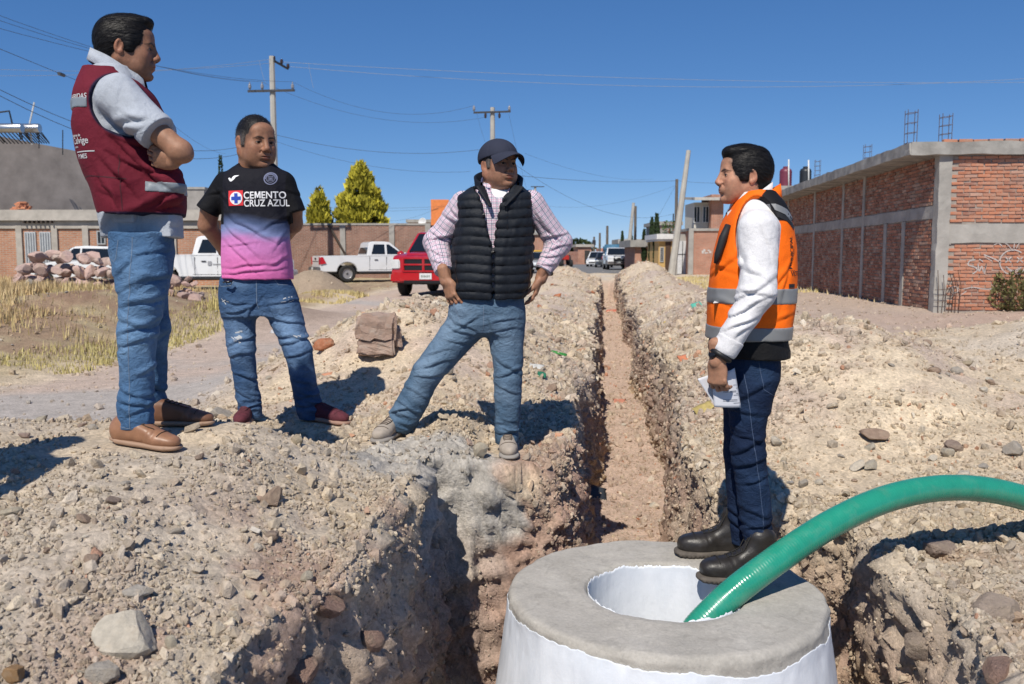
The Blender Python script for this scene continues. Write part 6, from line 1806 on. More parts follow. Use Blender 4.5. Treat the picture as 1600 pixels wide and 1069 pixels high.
    P, N = hit(510, 545); dd = np.dot(P, _FH); s = 46/FPX*dd
    add_rock('brick', P, (s, s*.7, s*.75), ora, 4, 'orange piece of brick lying on the heap left of the masonry block', 'brick', rz=YAW-.3, sub=2, flat=.8, sink=.3, name='brick_fragment', tilt=.2)
def scattered_stones():
    rs = np.random.RandomState(11)
    cream = stone_mat('cream stone', None); grey = stone_mat('grey stone', None); brown = stone_mat('brown stone', None)
    pink = stone_mat('pinkish stone', [(.40, .28, .23), (.46, .36, .31), (.36, .25, .21)]); ora = stone_mat('orange brick rubble', None); pale = stone_mat('pale boulder stone', None)
    def sc(n, xr, yr, sr, mats, lab, group, cond=None, name='stone'):
        k = 0; tries = 0
        while k < n and tries < n*20:
            tries += 1
            y = math.exp(rs.uniform(math.log(yr[0]), math.log(yr[1]))); x = rs.uniform(*xr)
            if cond and not cond(x, y): continue
            if foot_dist(x, y)[0] < .13: continue
            z = gz(x, y); s = sr[0]*(sr[1]/sr[0])**(rs.rand()**1.8)*(.6+.12*y)
            add_rock('stone', (x, y, z), (s, s*rs.uniform(.6, .95), s*rs.uniform(.6, 1)), mats[rs.randint(len(mats))], rs.randint(1000), lab, 'stone', group, sub=1 if s/y < .012 else 2, flat=.7, name=name, tilt=.6, sink=.3)
            k += 1
    sc(85, (.9, 4.5), (4.2, 7.4), (.04, .11), [cream, cream, grey, brown, pale], 'pale stone among many on the front slope of the right heap', 'stones on the right heap', lambda x, y: y < 4.3+.9*x)
    sc(70, (-3.2, -.75), (1.7, 4.2), (.035, .09), [grey, brown, cream, pink], 'stone in the loose gravel of the left foreground', 'stones in the foreground gravel')
    sc(45, (-2.6, -.2), (4.9, 12), (.035, .10), [cream, grey, pale, brown], 'pale stone on the left spoil heap behind the men', 'stones on the left spoil heap')
    sc(42, (.6, 2.3), (5, 26), (.03, .09), [pink, ora, pale, cream], 'piece of rubble on the spoil bank right of the trench', 'rubble on the right trench bank', name='rubble')
    sc(42, (-1.9, -.2), (6, 26), (.03, .09), [pink, ora, pale, cream], 'piece of rubble on the spoil bank left of the trench', 'rubble on the left trench bank', name='rubble')
    sc(14, (.0, .45), (6, 16), (.03, .06), [pale, ora, pink], 'small stone on the floor of the trench', 'stones on the trench floor')
    sc(26, (-8.5, -5.7), (9, 15), (.03, .07), [grey, pale, pink], 'small stone on the dry grass verge left of the dirt road', 'stones on the grass verge')
    # heap of pink quarry stone
    t = stone_mat('pink quarry stone', [(.46, .31, .27), (.55, .39, .34), (.38, .27, .24), (.50, .40, .35)], bump=.45, scale=3)
    i = 0
    for layer, (pa, pb, st) in enumerate(((26, 318, 14), (36, 305, 14), (58, 235, 15))):
        for row in range(3 if layer < 2 else 2):
            px = pa+rs.uniform(0, 8)
            while px < pb:
                i += 1
                if not (238 < px < 258 and layer > 0) and not (px > 258 and layer > 1):
                    W = at_d(px+rs.uniform(-5, 5), 430, 17.4+row*.42+layer*.14+rs.uniform(-.1, .1)); s = rs.uniform(.32, .55)*(.72 if px > 258 else 1)
                    add_rock('rock', (W[0], W[1], gz(W[0], W[1])+layer*.25), (s, s*rs.uniform(.6, .85), s*rs.uniform(.55, .8)), t, i*7, 'rough pink quarry rock in the heap on the grass verge at left', 'rock', 'pink quarry rocks heaped on the verge', flat=.8, name='rock', tilt=.7, sink=.2, sub=2)
                px += st*rs.uniform(1.2, 1.8)
    W = at_d(48, 425, 16.8); add_rock('rock', (W[0], W[1], gz(W[0], W[1])), (.42, .3, .36), pale, 3, 'pale round boulder at the left foot of the pink rock heap', 'rock', flat=.9, name='boulder')
def pebbles():
    rs = np.random.RandomState(5)
    m, n = GP.shape[:2]; YY = GP[..., 1]
    def hulls(npt, count):
        out = []
        for k in range(count):
            p = rs.normal(size=(npt, 3)); p /= np.linalg.norm(p, axis=1)[:, None]; p *= .5*rs.uniform(.8, 1.1, (npt, 1))
            bm = bmesh.new(); vs = [bm.verts.new(q) for q in p]; bmesh.ops.convex_hull(bm, input=vs); bmesh.ops.triangulate(bm, faces=bm.faces)
            bm.verts.index_update(); out.append((np.array([v.co[:] for v in bm.verts]), np.array([[v.index for v in f.verts] for f in bm.faces]))); bm.free()
        return out
    # eight real pebbles; the rest of the gravel repeats their shapes
    t = NT('gravel stone'); v = t.coord(); at = t.n.new('ShaderNodeAttribute'); at.attribute_type = 'INSTANCER'; at.attribute_name = 'tint'
    g = t.ramp(t.noise(v, 3, 5, .7), [(.3, .80), (.7, 1.15)]); c = t.mix(1, at.outputs['Color'], g, 'MULTIPLY'); t.bump(t.noise(v, 7, 5, .7), .5, .08); gm = t.out(c, .93, 0, .15)
    src = []
    for k, (V, F) in enumerate(hulls(16, 8)):
        V = V*np.array([1, rs.uniform(.65, .95), rs.uniform(.5, .8)])
        o = mesh_np('pebble', V, F, gm, smooth=False); o.location = (-.4+.1*k, 3.0, -1.52); o.scale = (.03,)*3
        o['kind'] = 'stuff'; src.append(o)
    def batch(nm, count, rowlo, rowhi, smin_, smax_, power, label_, wallp=.2):
        ylo = np.searchsorted(YY[:, 0], rowlo); yhi = np.searchsorted(YY[:, 0], rowhi)
        i = rs.randint(ylo, yhi-1, count*3); j = rs.randint(1, n-2, count*3); fu = rs.rand(len(i), 1); fv = rs.rand(len(i), 1)
        P = GP[i, j]*(1-fu)*(1-fv)+GP[i+1, j]*fu*(1-fv)+GP[i, j+1]*(1-fu)*fv+GP[i+1, j+1]*fu*fv
        N = GN[i, j]; D = GD[i, j]; rd = GRD[i, j]; ce = GCEM[i, j]; x = P[:, 0]; y = P[:, 1]
        clump = fbm(P, 1.6, 3, 301)+.6*fbm(P, 6, 2, 302)
        pr = np.clip(.52+clump*1.1, .10, 1)
        pr = np.where((D > .97), .5, np.where(D > .02, wallp, pr)); pr = np.where(foot_dist(x, y)[0] < .09, 0, pr)
        pr *= (1-.88*rd)*(1-.95*ce)*(np.abs(x+.1*y) < .64*y+.4)
        pr *= np.where((x < -5.3) & (y > 8), .25, 1)
        k = rs.rand(len(pr)) < pr
        P, N, D, x, y, ci = [q[k][:count] for q in (P, N, D, x, y, GC[i, j])]; cnt = len(P)
        s = smin_*(smax_/smin_)**(rs.rand(cnt)**power)*(.55+.13*y); s = np.where(D > .02, s*.8, s)
        pal = np.array([(.60, .52, .40), (.52, .46, .39), (.42, .35, .28), (.68, .61, .50), (.46, .36, .29), (.54, .22, .12), (.72, .68, .60)])
        w = np.where(((np.abs(x) < 2.4) & (y > 4.6))[:, None], np.array([.22, .12, .14, .18, .18, .045, .115]), np.array([.27, .30, .22, .13, .055, .004, .025]))
        cs = np.cumsum(w, 1); cs /= cs[:, -1:]; pick = (rs.rand(cnt)[:, None] > cs).sum(1)
        mf = rs.uniform(.3, .8, cnt)[:, None]; col = (pal[pick]*np.array([1.0, .965, .91])*(1-mf)+ci*mf)*rs.uniform(.78, 1.16, cnt)[:, None]
        me = bpy.data.meshes.new(nm); me.vertices.add(cnt); me.vertices.foreach_set('co', (P+N*(s*.14)[:, None]).astype(np.float32).ravel())
        for an, ty, key, val in (('sz', 'FLOAT', 'value', s), ('pick', 'INT', 'value', rs.randint(8, size=cnt)), ('rot', 'FLOAT_VECTOR', 'vector', rs.uniform(0, 6.28, (cnt, 3))), ('tint', 'FLOAT_COLOR', 'color', np.column_stack([col, np.ones(cnt)]))):
            a_ = me.attributes.new(an, ty, 'POINT'); a_.data.foreach_set(key, np.ascontiguousarray(val, dtype=np.int32 if ty == 'INT' else np.float32).ravel())
        o = bpy.data.objects.new(nm, me); COL.objects.link(o); tag(o, label_, 'gravel', kind='stuff')
        ng = bpy.data.node_groups.new(nm, 'GeometryNodeTree'); ng.interface.new_socket('Geometry', in_out='INPUT', socket_type='NodeSocketGeometry'); ng.interface.new_socket('Geometry', in_out='OUTPUT', socket_type='NodeSocketGeometry')
        N_ = ng.nodes; gi = N_.new('NodeGroupInput'); go = N_.new('NodeGroupOutput'); ip = N_.new('GeometryNodeInstanceOnPoints'); gt = N_.new('GeometryNodeGeometryToInstance')
        for so_ in reversed(src):
            oi = N_.new('GeometryNodeObjectInfo'); oi.inputs['Object'].default_value = so_; oi.transform_space = 'ORIGINAL'; ng.links.new(oi.outputs['Geometry'], gt.inputs[0])
        def named(an, ty):
            q = N_.new('GeometryNodeInputNamedAttribute'); q.data_type = ty; q.inputs[0].default_value = an; return q.outputs[0]
        ng.links.new(gi.outputs[0], ip.inputs['Points']); ng.links.new(gt.outputs[0], ip.inputs['Instance']); ip.inputs['Pick Instance'].default_value = True
        ng.links.new(named('pick', 'INT'), ip.inputs['Instance Index']); ng.links.new(named('rot', 'FLOAT_VECTOR'), ip.inputs['Rotation']); ng.links.new(named('sz', 'FLOAT'), ip.inputs['Scale'])
        ng.links.new(ip.outputs[0], go.inputs[0]); md = o.modifiers.new('gravel', 'NODES'); md.node_group = ng
    batch('gravel', 26000, 1.3, 16, .016, .075, 2.2, 'loose gravel and crumbs of soil over the near ground')
    batch('gravel', 85000, 1.4, 5.6, .010, .034, 1.7, 'dense small stones and clods over the foreground soil', .16)
    batch('gravel', 150000, 1.4, 36, .006, .028, 1.3, 'fine grit and small rubble over the ground and trench banks', .32)
def scraps():
    rs = np.random.RandomState(2)
    for px, py, w, h, col, nm, lab in ((846, 588, 14, 11, (.03, .17, .09), 'plastic_scrap', 'crumpled green plastic scrap on the left bank of the trench'), (866, 552, 40, 5, (.05, .25, .05), 'plastic_scrap', 'thin green plastic strip on the left trench bank'),
        (1088, 478, 16, 9, (.10, .40, .30), 'plastic_scrap', 'turquoise scrap on the right trench bank'), (1040, 508, 8, 8, (.55, .38, .03), 'plastic_scrap', 'small yellow scrap near the right edge of the trench'), (838, 575, 22, 8, (.50, .49, .46), 'plastic_bag', 'whitish torn plastic bag on the left trench bank'),
        (957, 487, 20, 7, (.50, .16, .10), 'brick_fragment', 'flat red tile piece on the trench floor far back'), (968, 628, 18, 8, (.48, .20, .13), 'brick_fragment', 'flat red tile piece on the middle of the trench floor'), (1072, 562, 20, 16, (.55, .20, .10), 'brick_fragment', 'orange brick piece on the right bank close to the papers'),
        (1100, 640, 30, 14, (.42, .33, .12), 'plastic_sack', 'frayed yellow sack on the trench edge behind the papers'), (925, 775, 44, 30, (.03, .035, .04), 'cloth_rag', 'dark rag hanging over the left edge of the trench'), (398, 832, 16, 6, (.5, .45, .38), 'plastic_scrap', 'pale splinter in the left foreground gravel'),
        (430, 520, 14, 8, (.5, .5, .5), 'plastic_scrap', 'tiny pale scrap at the edge of the dirt road'), (500, 590, 40, 6, (.46, .22, .13), 'brick_fragment', 'flat orange patch of brick dust and chips behind the leg of the football shirt man')):
        P, N = hit(px, py); dd = np.dot(P, _FH); W, H = w/FPX*dd, h/FPX*dd*1.6
        N = _unit(N+np.array([0, -.5, .6])); U = _unit(np.cross(_FH, N)); Vv = np.cross(N, U); n = 7; V = []
        for j in range(n+1):
            for i in range(n+1): V.append(P+U*(i/n-.5)*W*(1+.3*rs.uniform(-1, 1)*(j in (0, n)))+Vv*(j/n-.5)*H*(1+.3*rs.uniform(-1, 1)*(i in (0, n)))+N*(.012+rs.uniform(0, .10)*min(W, H)))
        F = [(j*(n+1)+i, j*(n+1)+i+1, (j+1)*(n+1)+i+1, (j+1)*(n+1)+i) for j in range(n) for i in range(n)]
        o = mesh_np(nm, V, F, simple('scrap %d' % px, col, .5, var=.3, scale=20)); m = o.modifiers.new('t', 'SOLIDIFY'); m.thickness = .003 if 'brick' not in nm else .02; tag(o, lab, 'brick' if 'brick' in nm else 'litter')
    cl = stone_mat('red clay clod', [(.42, .27, .22), (.46, .31, .25)], bump=.9, scale=4); gr = stone_mat('brown rock', [(.44, .33, .27), (.47, .38, .31)], bump=.8, scale=4)
    for px, py, w, h, m, sd, lab in ((505, 945, 96, 44, cl, 3, 'red clay ledge breaking out of the slope at lower centre left'), (470, 1045, 90, 50, cl, 5, 'lowest red clay clod at the bottom edge left of the pit'), (575, 1010, 60, 60, cl, 8, 'red brown clod standing on the rim of the pit'),
        (1548, 955, 120, 60, gr, 2, 'big brown rock slab at the lower right corner'), (1470, 860, 70, 34, gr, 6, 'brown rock lying under the hose shadow at right'), (1440, 1020, 70, 60, gr, 7, 'brown rock at the bottom edge right of the pit'), (1560, 1050, 80, 40, cl, 4, 'reddish clod in the lower right corner')):
        P, N = hit(px, py); dd = np.dot(P, _FH); s = w/FPX*dd; add_rock('rock', P, (s, s*.8, h/FPX*dd*1.6), m, sd, lab, 'rock', sub=3, flat=.7, sink=.45, tilt=.25, name='clod')
scraps(); make_manhole(); make_hose(); notable_stones(); scattered_stones(); pebbles()
# ================================================================== BUILDINGS, WALLS, POLES, TREES
def brick_tex(name, c1, c2, mortar, scale, bw=.26, bh=.075, rough=.9, rot=None, coord='Object', swap=None):
    if name in _mc: return _mc[name]
    t = NT(name); v = t.coord()
    s = t.sep(v)
    cb = t.n.new('ShaderNodeCombineXYZ'); 
    if swap == 'side': t.link(s[1], cb.inputs[0])
    else: t.link(t.math('ADD', s[0], t.math('MULTIPLY', s[1], .15)), cb.inputs[0])
    t.link(s[2], cb.inputs[1])
    b = t.n.new('ShaderNodeTexBrick'); t.link(cb.outputs[0], b.inputs['Vector'])
    b.inputs['Scale'].default_value = 1.0; b.inputs['Brick Width'].default_value = bw; b.inputs['Row Height'].default_value = bh; b.inputs['Mortar Size'].default_value = .011
    b.inputs['Color1'].default_value = (*c1, 1); b.inputs['Color2'].default_value = (*c2, 1); b.inputs['Mortar'].default_value = (*mortar, 1); b.inputs['Bias'].default_value = 0
    g = t.ramp(t.noise(v, 1.3, 6, .65), [(.3, .75), (.7, 1.15)]); c = t.mix(1, b.outputs['Color'], g, 'MULTIPLY')
    g = t.ramp(t.noise(v, 25, 5, .7), [(.3, .8), (.7, 1.15)]); c = t.mix(1, c, g, 'MULTIPLY')
    t.bump(t.math('SUBTRACT', t.noise(v, 40, 4, .6), b.outputs['Fac']), .5, .01)
    _mc[name] = t.out(c, rough, 0, .2)
    return _mc[name]
def conc(name='weathered concrete', col=(.34, .325, .30), var=.2): 
    return simple(name, col, .92, var=var, scale=2.5, bump=.5, bs=18, spec=.2)
MORT = (.33, .29, .255)
def brick_mats():
    t = NT('fired brick'); v = t.coord(); oi = t.n.new('ShaderNodeObjectInfo')
    base = t.ramp(oi.outputs['Random'], [(0, (.40, .17, .105)), (.35, (.50, .215, .13)), (.7, (.43, .22, .15)), (.9, (.28, .13, .095)), (1, (.47, .28, .21))])
    c = t.mix(t.ramp(t.noise(v, 9, 6, .7), [(.48, 0.), (.75, .75)]), base, (.40, .30, .24)); t.bump(t.noise(v, 30, 6, .7), .6, .01)
    return t.out(c, .92, 0, .15)
def big_building():
    X0, Y0 = 7.13, 20.2
    root = empty('brick_building', (X0, Y0, 0), 0, 'long single storey unfinished brick building with concrete frame and overhanging roof slab at right', 'building')
    cm = conc(); mort = simple('mortar', MORT, .95, var=.18, scale=6, bump=.5, bs=30, spec=.1)
    YE, XE = 48.0, 16.0; ZT = 3.34
    def bx(nm, x0, x1, y0, y1, z0, z1, m, jit=0):
        b = MB(); b.box(((x0+x1)/2, (y0+y1)/2, (z0+z1)/2), (x1-x0, y1-y0, z1-z0)); o = b.build(nm, m, root, world=True); return o
    bx('wall', X0+.018, X0+.20, Y0+.1, YE, -.3, ZT, mort); bx('wall', X0+.1, XE, Y0+.020, Y0+.20, -.3, ZT, mort)
    bx('wall', XE-.2, XE-.05, Y0+.1, YE, -.3, ZT, mort); bx('wall', X0+.1, XE, YE-.2, YE, -.3, ZT, mort)
    # roof slab with ragged plaster
    bm = bmesh.new()
    def slab_mesh(nm, x0, x1, y0, y1, z0, z1, m, seed, amp=.02, nx=60, par=root):
        b = MB(); 
        L = max(x1-x0, y1-y0); ax = 0 if x1-x0 > y1-y0 else 1; k = int(L/.25)+1
        prof = [(0, 0), (1, 0), (1, .5), (1, 1), (0, 1), (0, .5)]
        V = []; 
        for i in range(k+1):
            t_ = i/k
            for a, c in prof:
                p_ = np.array([x0+(x1-x0)*(t_ if ax == 0 else a), y0+(y1-y0)*(t_ if ax == 1 else a), z0+(z1-z0)*c]); V.append(p_)
        V = np.array(V); V += np.stack([vnoise(V, 3, seed+q)*amp for q in range(3)], -1)+np.stack([vnoise(V, 14, seed+q)*amp*.5 for q in range(3)], -1)
        F = [(i*6+q, i*6+(q+1) % 6, (i+1)*6+(q+1) % 6, (i+1)*6+q) for i in range(k) for q in range(6)]+[tuple(range(5, -1, -1)), tuple(k*6+q for q in range(6))]
        return mesh_np(nm, V, F, m, par, world=True, smooth=False)
    dk = conc('dark concrete edge', (.29, .28, .26), .3)
    slab_mesh('roof', X0-.68, XE+.3, Y0-.12, YE+.3, ZT, ZT+.23, dk, 3, .0)
    slab_mesh('roof_edge', X0-.70, X0-.55, Y0-.14, YE+.3, ZT-.01, ZT+.235, dk, 5, .018)
    slab_mesh('roof_edge', X0-.66, XE, Y0-.16, Y0-.02, ZT-.02, ZT+.24, dk, 6, .02)
    # board marks under the eave
    b = MB()
    for k in range(24): b.box((X0-.33, Y0+.3+k*1.15, ZT-.008), (.58, .03, .02))
    o = b.build('board_marks', conc(), root, world=True); o['kind'] = 'stuff'
    # columns and beams
    slab_mesh('column', X0-.02, X0+.30, Y0-.02, Y0+.28, -.3, ZT, cm, 11, .02) if False else None
    def vcol(x0, x1, y0, y1, z0, z1, seed, amp=.015):
        k = int((z1-z0)/.15)+1; V = []; 
        for i in range(k+1):
            z = z0+(z1-z0)*i/k
            for a, c in ((0, 0), (.5, 0), (1, 0), (1, .5), (1, 1), (.5, 1), (0, 1), (0, .5)): V.append((x0+(x1-x0)*a, y0+(y1-y0)*c, z))
        V = np.array(V, float); V += np.stack([fbm(V, 4, 3, seed+q)*amp for q in range(3)], -1)
        F = [(i*8+q, i*8+(q+1) % 8, (i+1)*8+(q+1) % 8, (i+1)*8+q) for i in range(k) for q in range(8)]+[tuple(range(7, -1, -1)), tuple(k*8+q for q in range(8))]
        return mesh_np('column', V, F, cm, root, world=True, smooth=False)
    vcol(X0-.03, X0+.23, Y0-.045, Y0+.24, -.3, ZT, 3, .03)
    for px, top in ((1228, ZT), (1269, ZT), (1313, ZT), (1345, ZT), (1380, 2.0), (1408, 2.0)):
        t_ = (px-800)/1400; y = X0*(.9949+.1011*t_)/(t_*.9949-.1011); vcol(X0-.025, X0+.1, y-.11, y+.11, -.3, top, int(px))
    vcol(X0-.025, X0+.1, 42.3, 42.6, -.3, ZT, 8)
    for x in (12.2,): vcol(x, x+.25, Y0-.02, Y0+.15, -.3, ZT, 17)
    slab_mesh('beam', X0-.02, X0+.12, Y0+.27, YE, 2.0, 2.26, cm, 21, .015)
    slab_mesh('beam', X0+.23, XE, Y0-.02, Y0+.12, 1.46, 1.86, cm, 23, .022)
    # bricks of the face toward us, one by one
    bmn = brick_mats(); rs = np.random.RandomState(3)
    meshes = []
    for k in range(8):
        bm = bmesh.new(); bmesh.ops.create_cube(bm, size=1); bmesh.ops.scale(bm, vec=(.252, .07, .062), verts=bm.verts)
        for v in bm.verts: v.co += Vector(rs.uniform(-.006, .006, 3))
        bmesh.ops.bevel(bm, geom=[e for e in bm.edges], offset=.006, segments=1, affect='EDGES'); 
        me = bpy.data.meshes.new('brick'); bm.to_mesh(me); bm.free(); me.materials.append(bmn); meshes.append(me)
    rows = [z for z in np.arange(.02, 1.42, .0785)]+[z for z in np.arange(1.90, 3.31, .0785)]
    cnt = 0; extra = MB()
    for r, z in enumerate(rows):
        x = X0+.235+(.13 if r % 2 else 0)
        if r % 2:
            pass
        while x < XE-.2:
            jx, jz, jy = rs.uniform(-.008, .008), rs.uniform(-.006, .006), rs.uniform(-.010, .012)
            if x < X0+2.0 and cnt < 296:
                o = bpy.data.objects.new('brick', meshes[rs.randint(8)]); COL.objects.link(o); o.parent = root
                o.location = (x+.126+jx-X0, .030+jy*.8, z+.035+jz); o.rotation_euler = (rs.uniform(-.03, .03), rs.uniform(-.025, .025), rs.uniform(-.03, .03)+pi*rs.randint(2)); cnt += 1
            else: extra.box((x+.126+jx, Y0+.030+jy*.8, z+.035+jz), (.25, .07, .062), rz=rs.uniform(-.02, .02))
            x += .268
    # side wall courses and those beyond the frame: too small to pick apart
    for r, z in enumerate([z for z in np.arange(.02, 1.93, .0785)]+[z for z in np.arange(2.29, 3.31, .0785)]):
        y = Y0+.28+(.13 if r % 2 else 0)
        while y < YE-.3:
            extra.box((X0+.030+rs.uniform(-.010, .008), y+.126, z+.035+rs.uniform(-.005, .005)), (.07, .25+rs.uniform(-.01, .01), .060+rs.uniform(-.004, .004))); y += .268
    V = np.array(extra.v, np.float32); nb = len(V)//8
    pal = np.array([(.33, .155, .105), (.38, .18, .12), (.35, .20, .145), (.27, .135, .095), (.38, .25, .19)])
    colr = np.repeat(pal[rs.randint(5, size=nb)]*rs.uniform(.8, 1.15, (nb, 1)), 8, 0)
    o = mesh_np('bricks', V, np.array(extra.f), vcol_mat('brick course', .92, .25, 3, .5, 40, .01, scale2=25, spec=.15), root, world=True, smooth=False, cols=colr); o['kind'] = 'stuff'
    # row of bricks on edge along the roof
    for k in range(16):
        o = bpy.data.objects.new('brick', meshes[k % 8]); COL.objects.link(o); o.parent = root
        o.location = (.15+k*.31, -.03+rs.uniform(-.02, .02), ZT+.235+.035); o.rotation_euler = (pi/2*0+rs.uniform(-.05, .05), rs.uniform(-.03, .03), rs.uniform(-.06, .06)); o.scale = (1.1, 1.8, 1.0)
    # bent bars at the foot of the corner column
    bars = MB()
    for k in range(7):
        x = X0+.05+k*.07; h = rs.uniform(.5, .9)
        bars.tube([(x, Y0-.10, -.05), (x+rs.uniform(-.03, .03), Y0-.14, h*.6), (x+rs.uniform(-.15, .15), Y0-.18, h)], .008, 5)
    for k in range(3): bars.tube([(X0-.05, Y0-.13, .2+.13*k), (X0+.35, Y0-.16, .22+.13*k)], .006, 5)
    bars.build('bent_rebar', simple('rusty steel', (.12, .075, .055), .8, .3), root, world=True)
    # chalky drawing and tags on the face
    wh = simple('faded spray paint', (.44, .40, .38), .9, var=.25, scale=30)
    yb = Y0-.012
    def stroke(pts, w=.03):
        w = w*.75
        pts = np.array(pts, float)
        if len(pts) > 2:
            q = []
            for i in range(len(pts)-1):
                p0, p1, p2, p3 = pts[max(i-1, 0)], pts[i], pts[i+1], pts[min(i+2, len(pts)-1)]
                for t in np.linspace(0, 1, 6, endpoint=False): q.append(.5*((2*p1)+(-p0+p2)*t+(2*p0-5*p1+4*p2-p3)*t*t+(-p0+3*p1-3*p2+p3)*t**3))
            pts = np.array(q+[pts[-1]])
        V2, F = poly_ring(pts, w); V = [(v[0], yb, v[1]) for v in V2]
        o = mesh_np('graffiti', V, F, wh, root, world=True, smooth=False)
    G = lambda x, y: (lambda W: (W[0], W[2]))(np.array([0, 0, CAMZ])+ray(x, y)*((Y0-.01)/ray(x, y)[1]))
    S = lambda pts, w=.03: stroke([G(x, y) for x, y in pts], w)
    cxp, cyp, rp = 1583, 410, 21
    S([(cxp+rp*cos(a), cyp+rp*.92*sin(a)) for a in np.linspace(-.6, 2*pi-.9, 18)], .035)
    S([(1571, 402), (1580, 410)], .03); S([(1580, 402), (1571, 410)], .03); S([(1589, 402), (1598, 410)], .03); S([(1598, 402), (1589, 410)], .03)
    S([(1572, 417), (1583, 423), (1596, 418)], .03); S([(1574, 420), (1584, 426), (1594, 421)], .03)
    for pts in ([(1580, 389), (1574, 382), (1566, 379)], [(1584, 388), (1585, 380), (1583, 376)], [(1588, 388), (1592, 381), (1597, 377)], [(1566, 385), (1560, 380), (1553, 383)]): S(pts, .025)
    S([(1537, 398), (1552, 404), (1564, 410)], .035); S([(1538, 401), (1550, 408)], .02)
    S([(1524, 406), (1515, 408), (1513, 414), (1522, 417), (1527, 422), (1520, 428)], .035); S([(1528, 412), (1530, 424), (1534, 416), (1537, 425), (1541, 413), (1538, 428)], .03); S([(1530, 405), (1536, 409)], .03)
    S([(1486, 448), (1490, 455), (1488, 464)], .03); S([(1482, 450), (1494, 448), (1496, 456), (1488, 458)], .025); S([(1505, 452), (1520, 449), (1540, 452), (1556, 450)], .03); S([(1500, 462), (1510, 455)], .025); S([(1478, 378), (1486, 382)], .02)
    Gs = lambda x, y: (lambda W: (W[1], W[2]))(np.array([0, 0, CAMZ])+ray(x, y)*((X0-.01)/ray(x, y)[0]))
    return root
def rebar_cages():
    m = simple('rusty rebar', (.13, .09, .08), .7, .4)
    for px, y0, y1, Y, lab in ((1422, 172, 236, 21.0, 'tall upright rebar cage above the near corner of the brick building'), (1476, 178, 236, 21.0, 'upright rebar cage right of the corner one on the roof'), (1355, 226, 252, 31, 'short rebar cage midway along the roof'), (1277, 250, 276, 40, 'farthest short rebar cage on the roof near the water tanks')):
        W = np.array([0, 0, CAMZ])+ray(px, y1)*(Y/ray(px, y1)[1]); top = (np.array([0, 0, CAMZ])+ray(px, y0)*(Y/ray(px, y0)[1]))[2]
        root = empty('rebar_cage', (W[0], W[1], 3.5), 0, lab, 'rebar cage')
        s = .10
        for sx in (-1, 1):
            for sy in (-1, 1):
                b = MB(); b.tube([(W[0]+sx*s, W[1]+sy*s, 3.45), (W[0]+sx*s*1.05, W[1]+sy*s, top)], .008, 5); b.build('bar', m, root, world=True)
        n = int((top-3.6)/.17)
        for k in range(max(3, n)):
            z = 3.68+(top-3.75)*k/max(1, n-1); b = MB(); q = [(W[0]+a*s, W[1]+c*s, z+.01*a) for a, c in ((-1, -1), (1, -1), (1, 1), (-1, 1), (-1, -1))]; b.tube(q, .006, 4); b.build('stirrup', m, root, world=True)
def water_tank(px, top, bot, Y, col, lab):
    W = at_d(px, top, Y); Z = W[2]; z0 = at_d(px, bot, Y)[2]; h = Z-z0; r = .235*h+.08
    root = empty('water_tank', (W[0], W[1], z0), 0, lab, 'water tank')
    m = simple('tank plastic '+lab[:6], col, .45)
    pr = [(r, 0)]; 
    for k in range(1, 13): pr += [(r*(1.0 if k % 2 else .965), h*.78*k/12)]
    pr += [(r*.85, h*.87), (r*.45, h*.94), (r*.42, h)]
    b = MB(); b.lathe((W[0], W[1], z0), pr, 24); b.build('body', m, root, world=True, smooth=True, auto=50)
    b = MB(); b.lathe((W[0], W[1], z0+h), [(0, .03), (r*.44, .02), (r*.46, -.04)], 20); b.build('lid', m, root, world=True)
    b = MB(); b.box((W[0], W[1], (3.5+z0)/2), (r*2.1, r*2.1, z0-3.5)); b.build('stand', conc(), root, world=True)
    b = MB(); b.tube([(W[0]+.1, W[1]-r-.06, z0-.4), (W[0]+.05, W[1]-r-.06, z0+h*1.35)], .035, 8); b.build('vent_pipe', simple('white pvc', (.6, .6, .58), .5), root, world=True, smooth=True)
def house(name, lab, px0, px1, ytop, d, depth, mat, zbot=-.1, roof=None, rt=.25, over=.2, cat='building', yaw=None):
    """box house whose front spans px0..px1 at distance d, roof line at ytop"""
    A = at_d(px0, 400, d); B = at_d(px1, 400, d); zt = at_d((px0+px1)/2, ytop, d)[2]
    w = np.linalg.norm((B-A)[:2]); c = (A+B)/2; yw = YAW if yaw is None else yaw
    root = empty(name, (c[0], c[1], 0), yw, lab, cat)
    b = MB(); b.box((0, depth/2, (zt+zbot)/2), (w, depth, zt-zbot)); b.build('wall', mat, root)
    if roof is not None:
        b = MB(); b.box((0, depth/2, zt+rt/2+.002), (w+2*over, depth+2*over, rt)); b.build('roof', roof, root)
    root['w'] = w; root['zt'] = zt
    return root, w, zt, c, yw
def window(root, x, z, w, h, y=-.0, glass=None, frame=None, name='window', bars=0, sill=True, depth=.06):
    glass = glass or simple('dark window glass', (.02, .025, .03), .1); frame = frame or simple('white frame', (.6, .6, .58), .5)
    b = MB(); t = .05
    for cx, cz, ww, hh in ((0, h/2-t/2, w, t), (0, -h/2+t/2, w, t), (-w/2+t/2, 0, t, h-2*t), (w/2-t/2, 0, t, h-2*t), (0, 0, t*.7, h-2*t)): b.box((x+cx, y-depth/2, z+cz), (ww, depth, hh))
    o = b.build(name, frame, root)
    b = MB(); b.box((x, y-.012, z), (w-2*t, .02, h-2*t)); b.build('pane', glass, o)
    if bars:
        b = MB()
        for k in range(bars): b.box((x-w/2+w*(k+.5)/bars, y-depth-.01, z), (.018, .018, h)); 
        b.build('window_bars', simple('dark iron', (.03, .03, .03), .5), o)
    return o
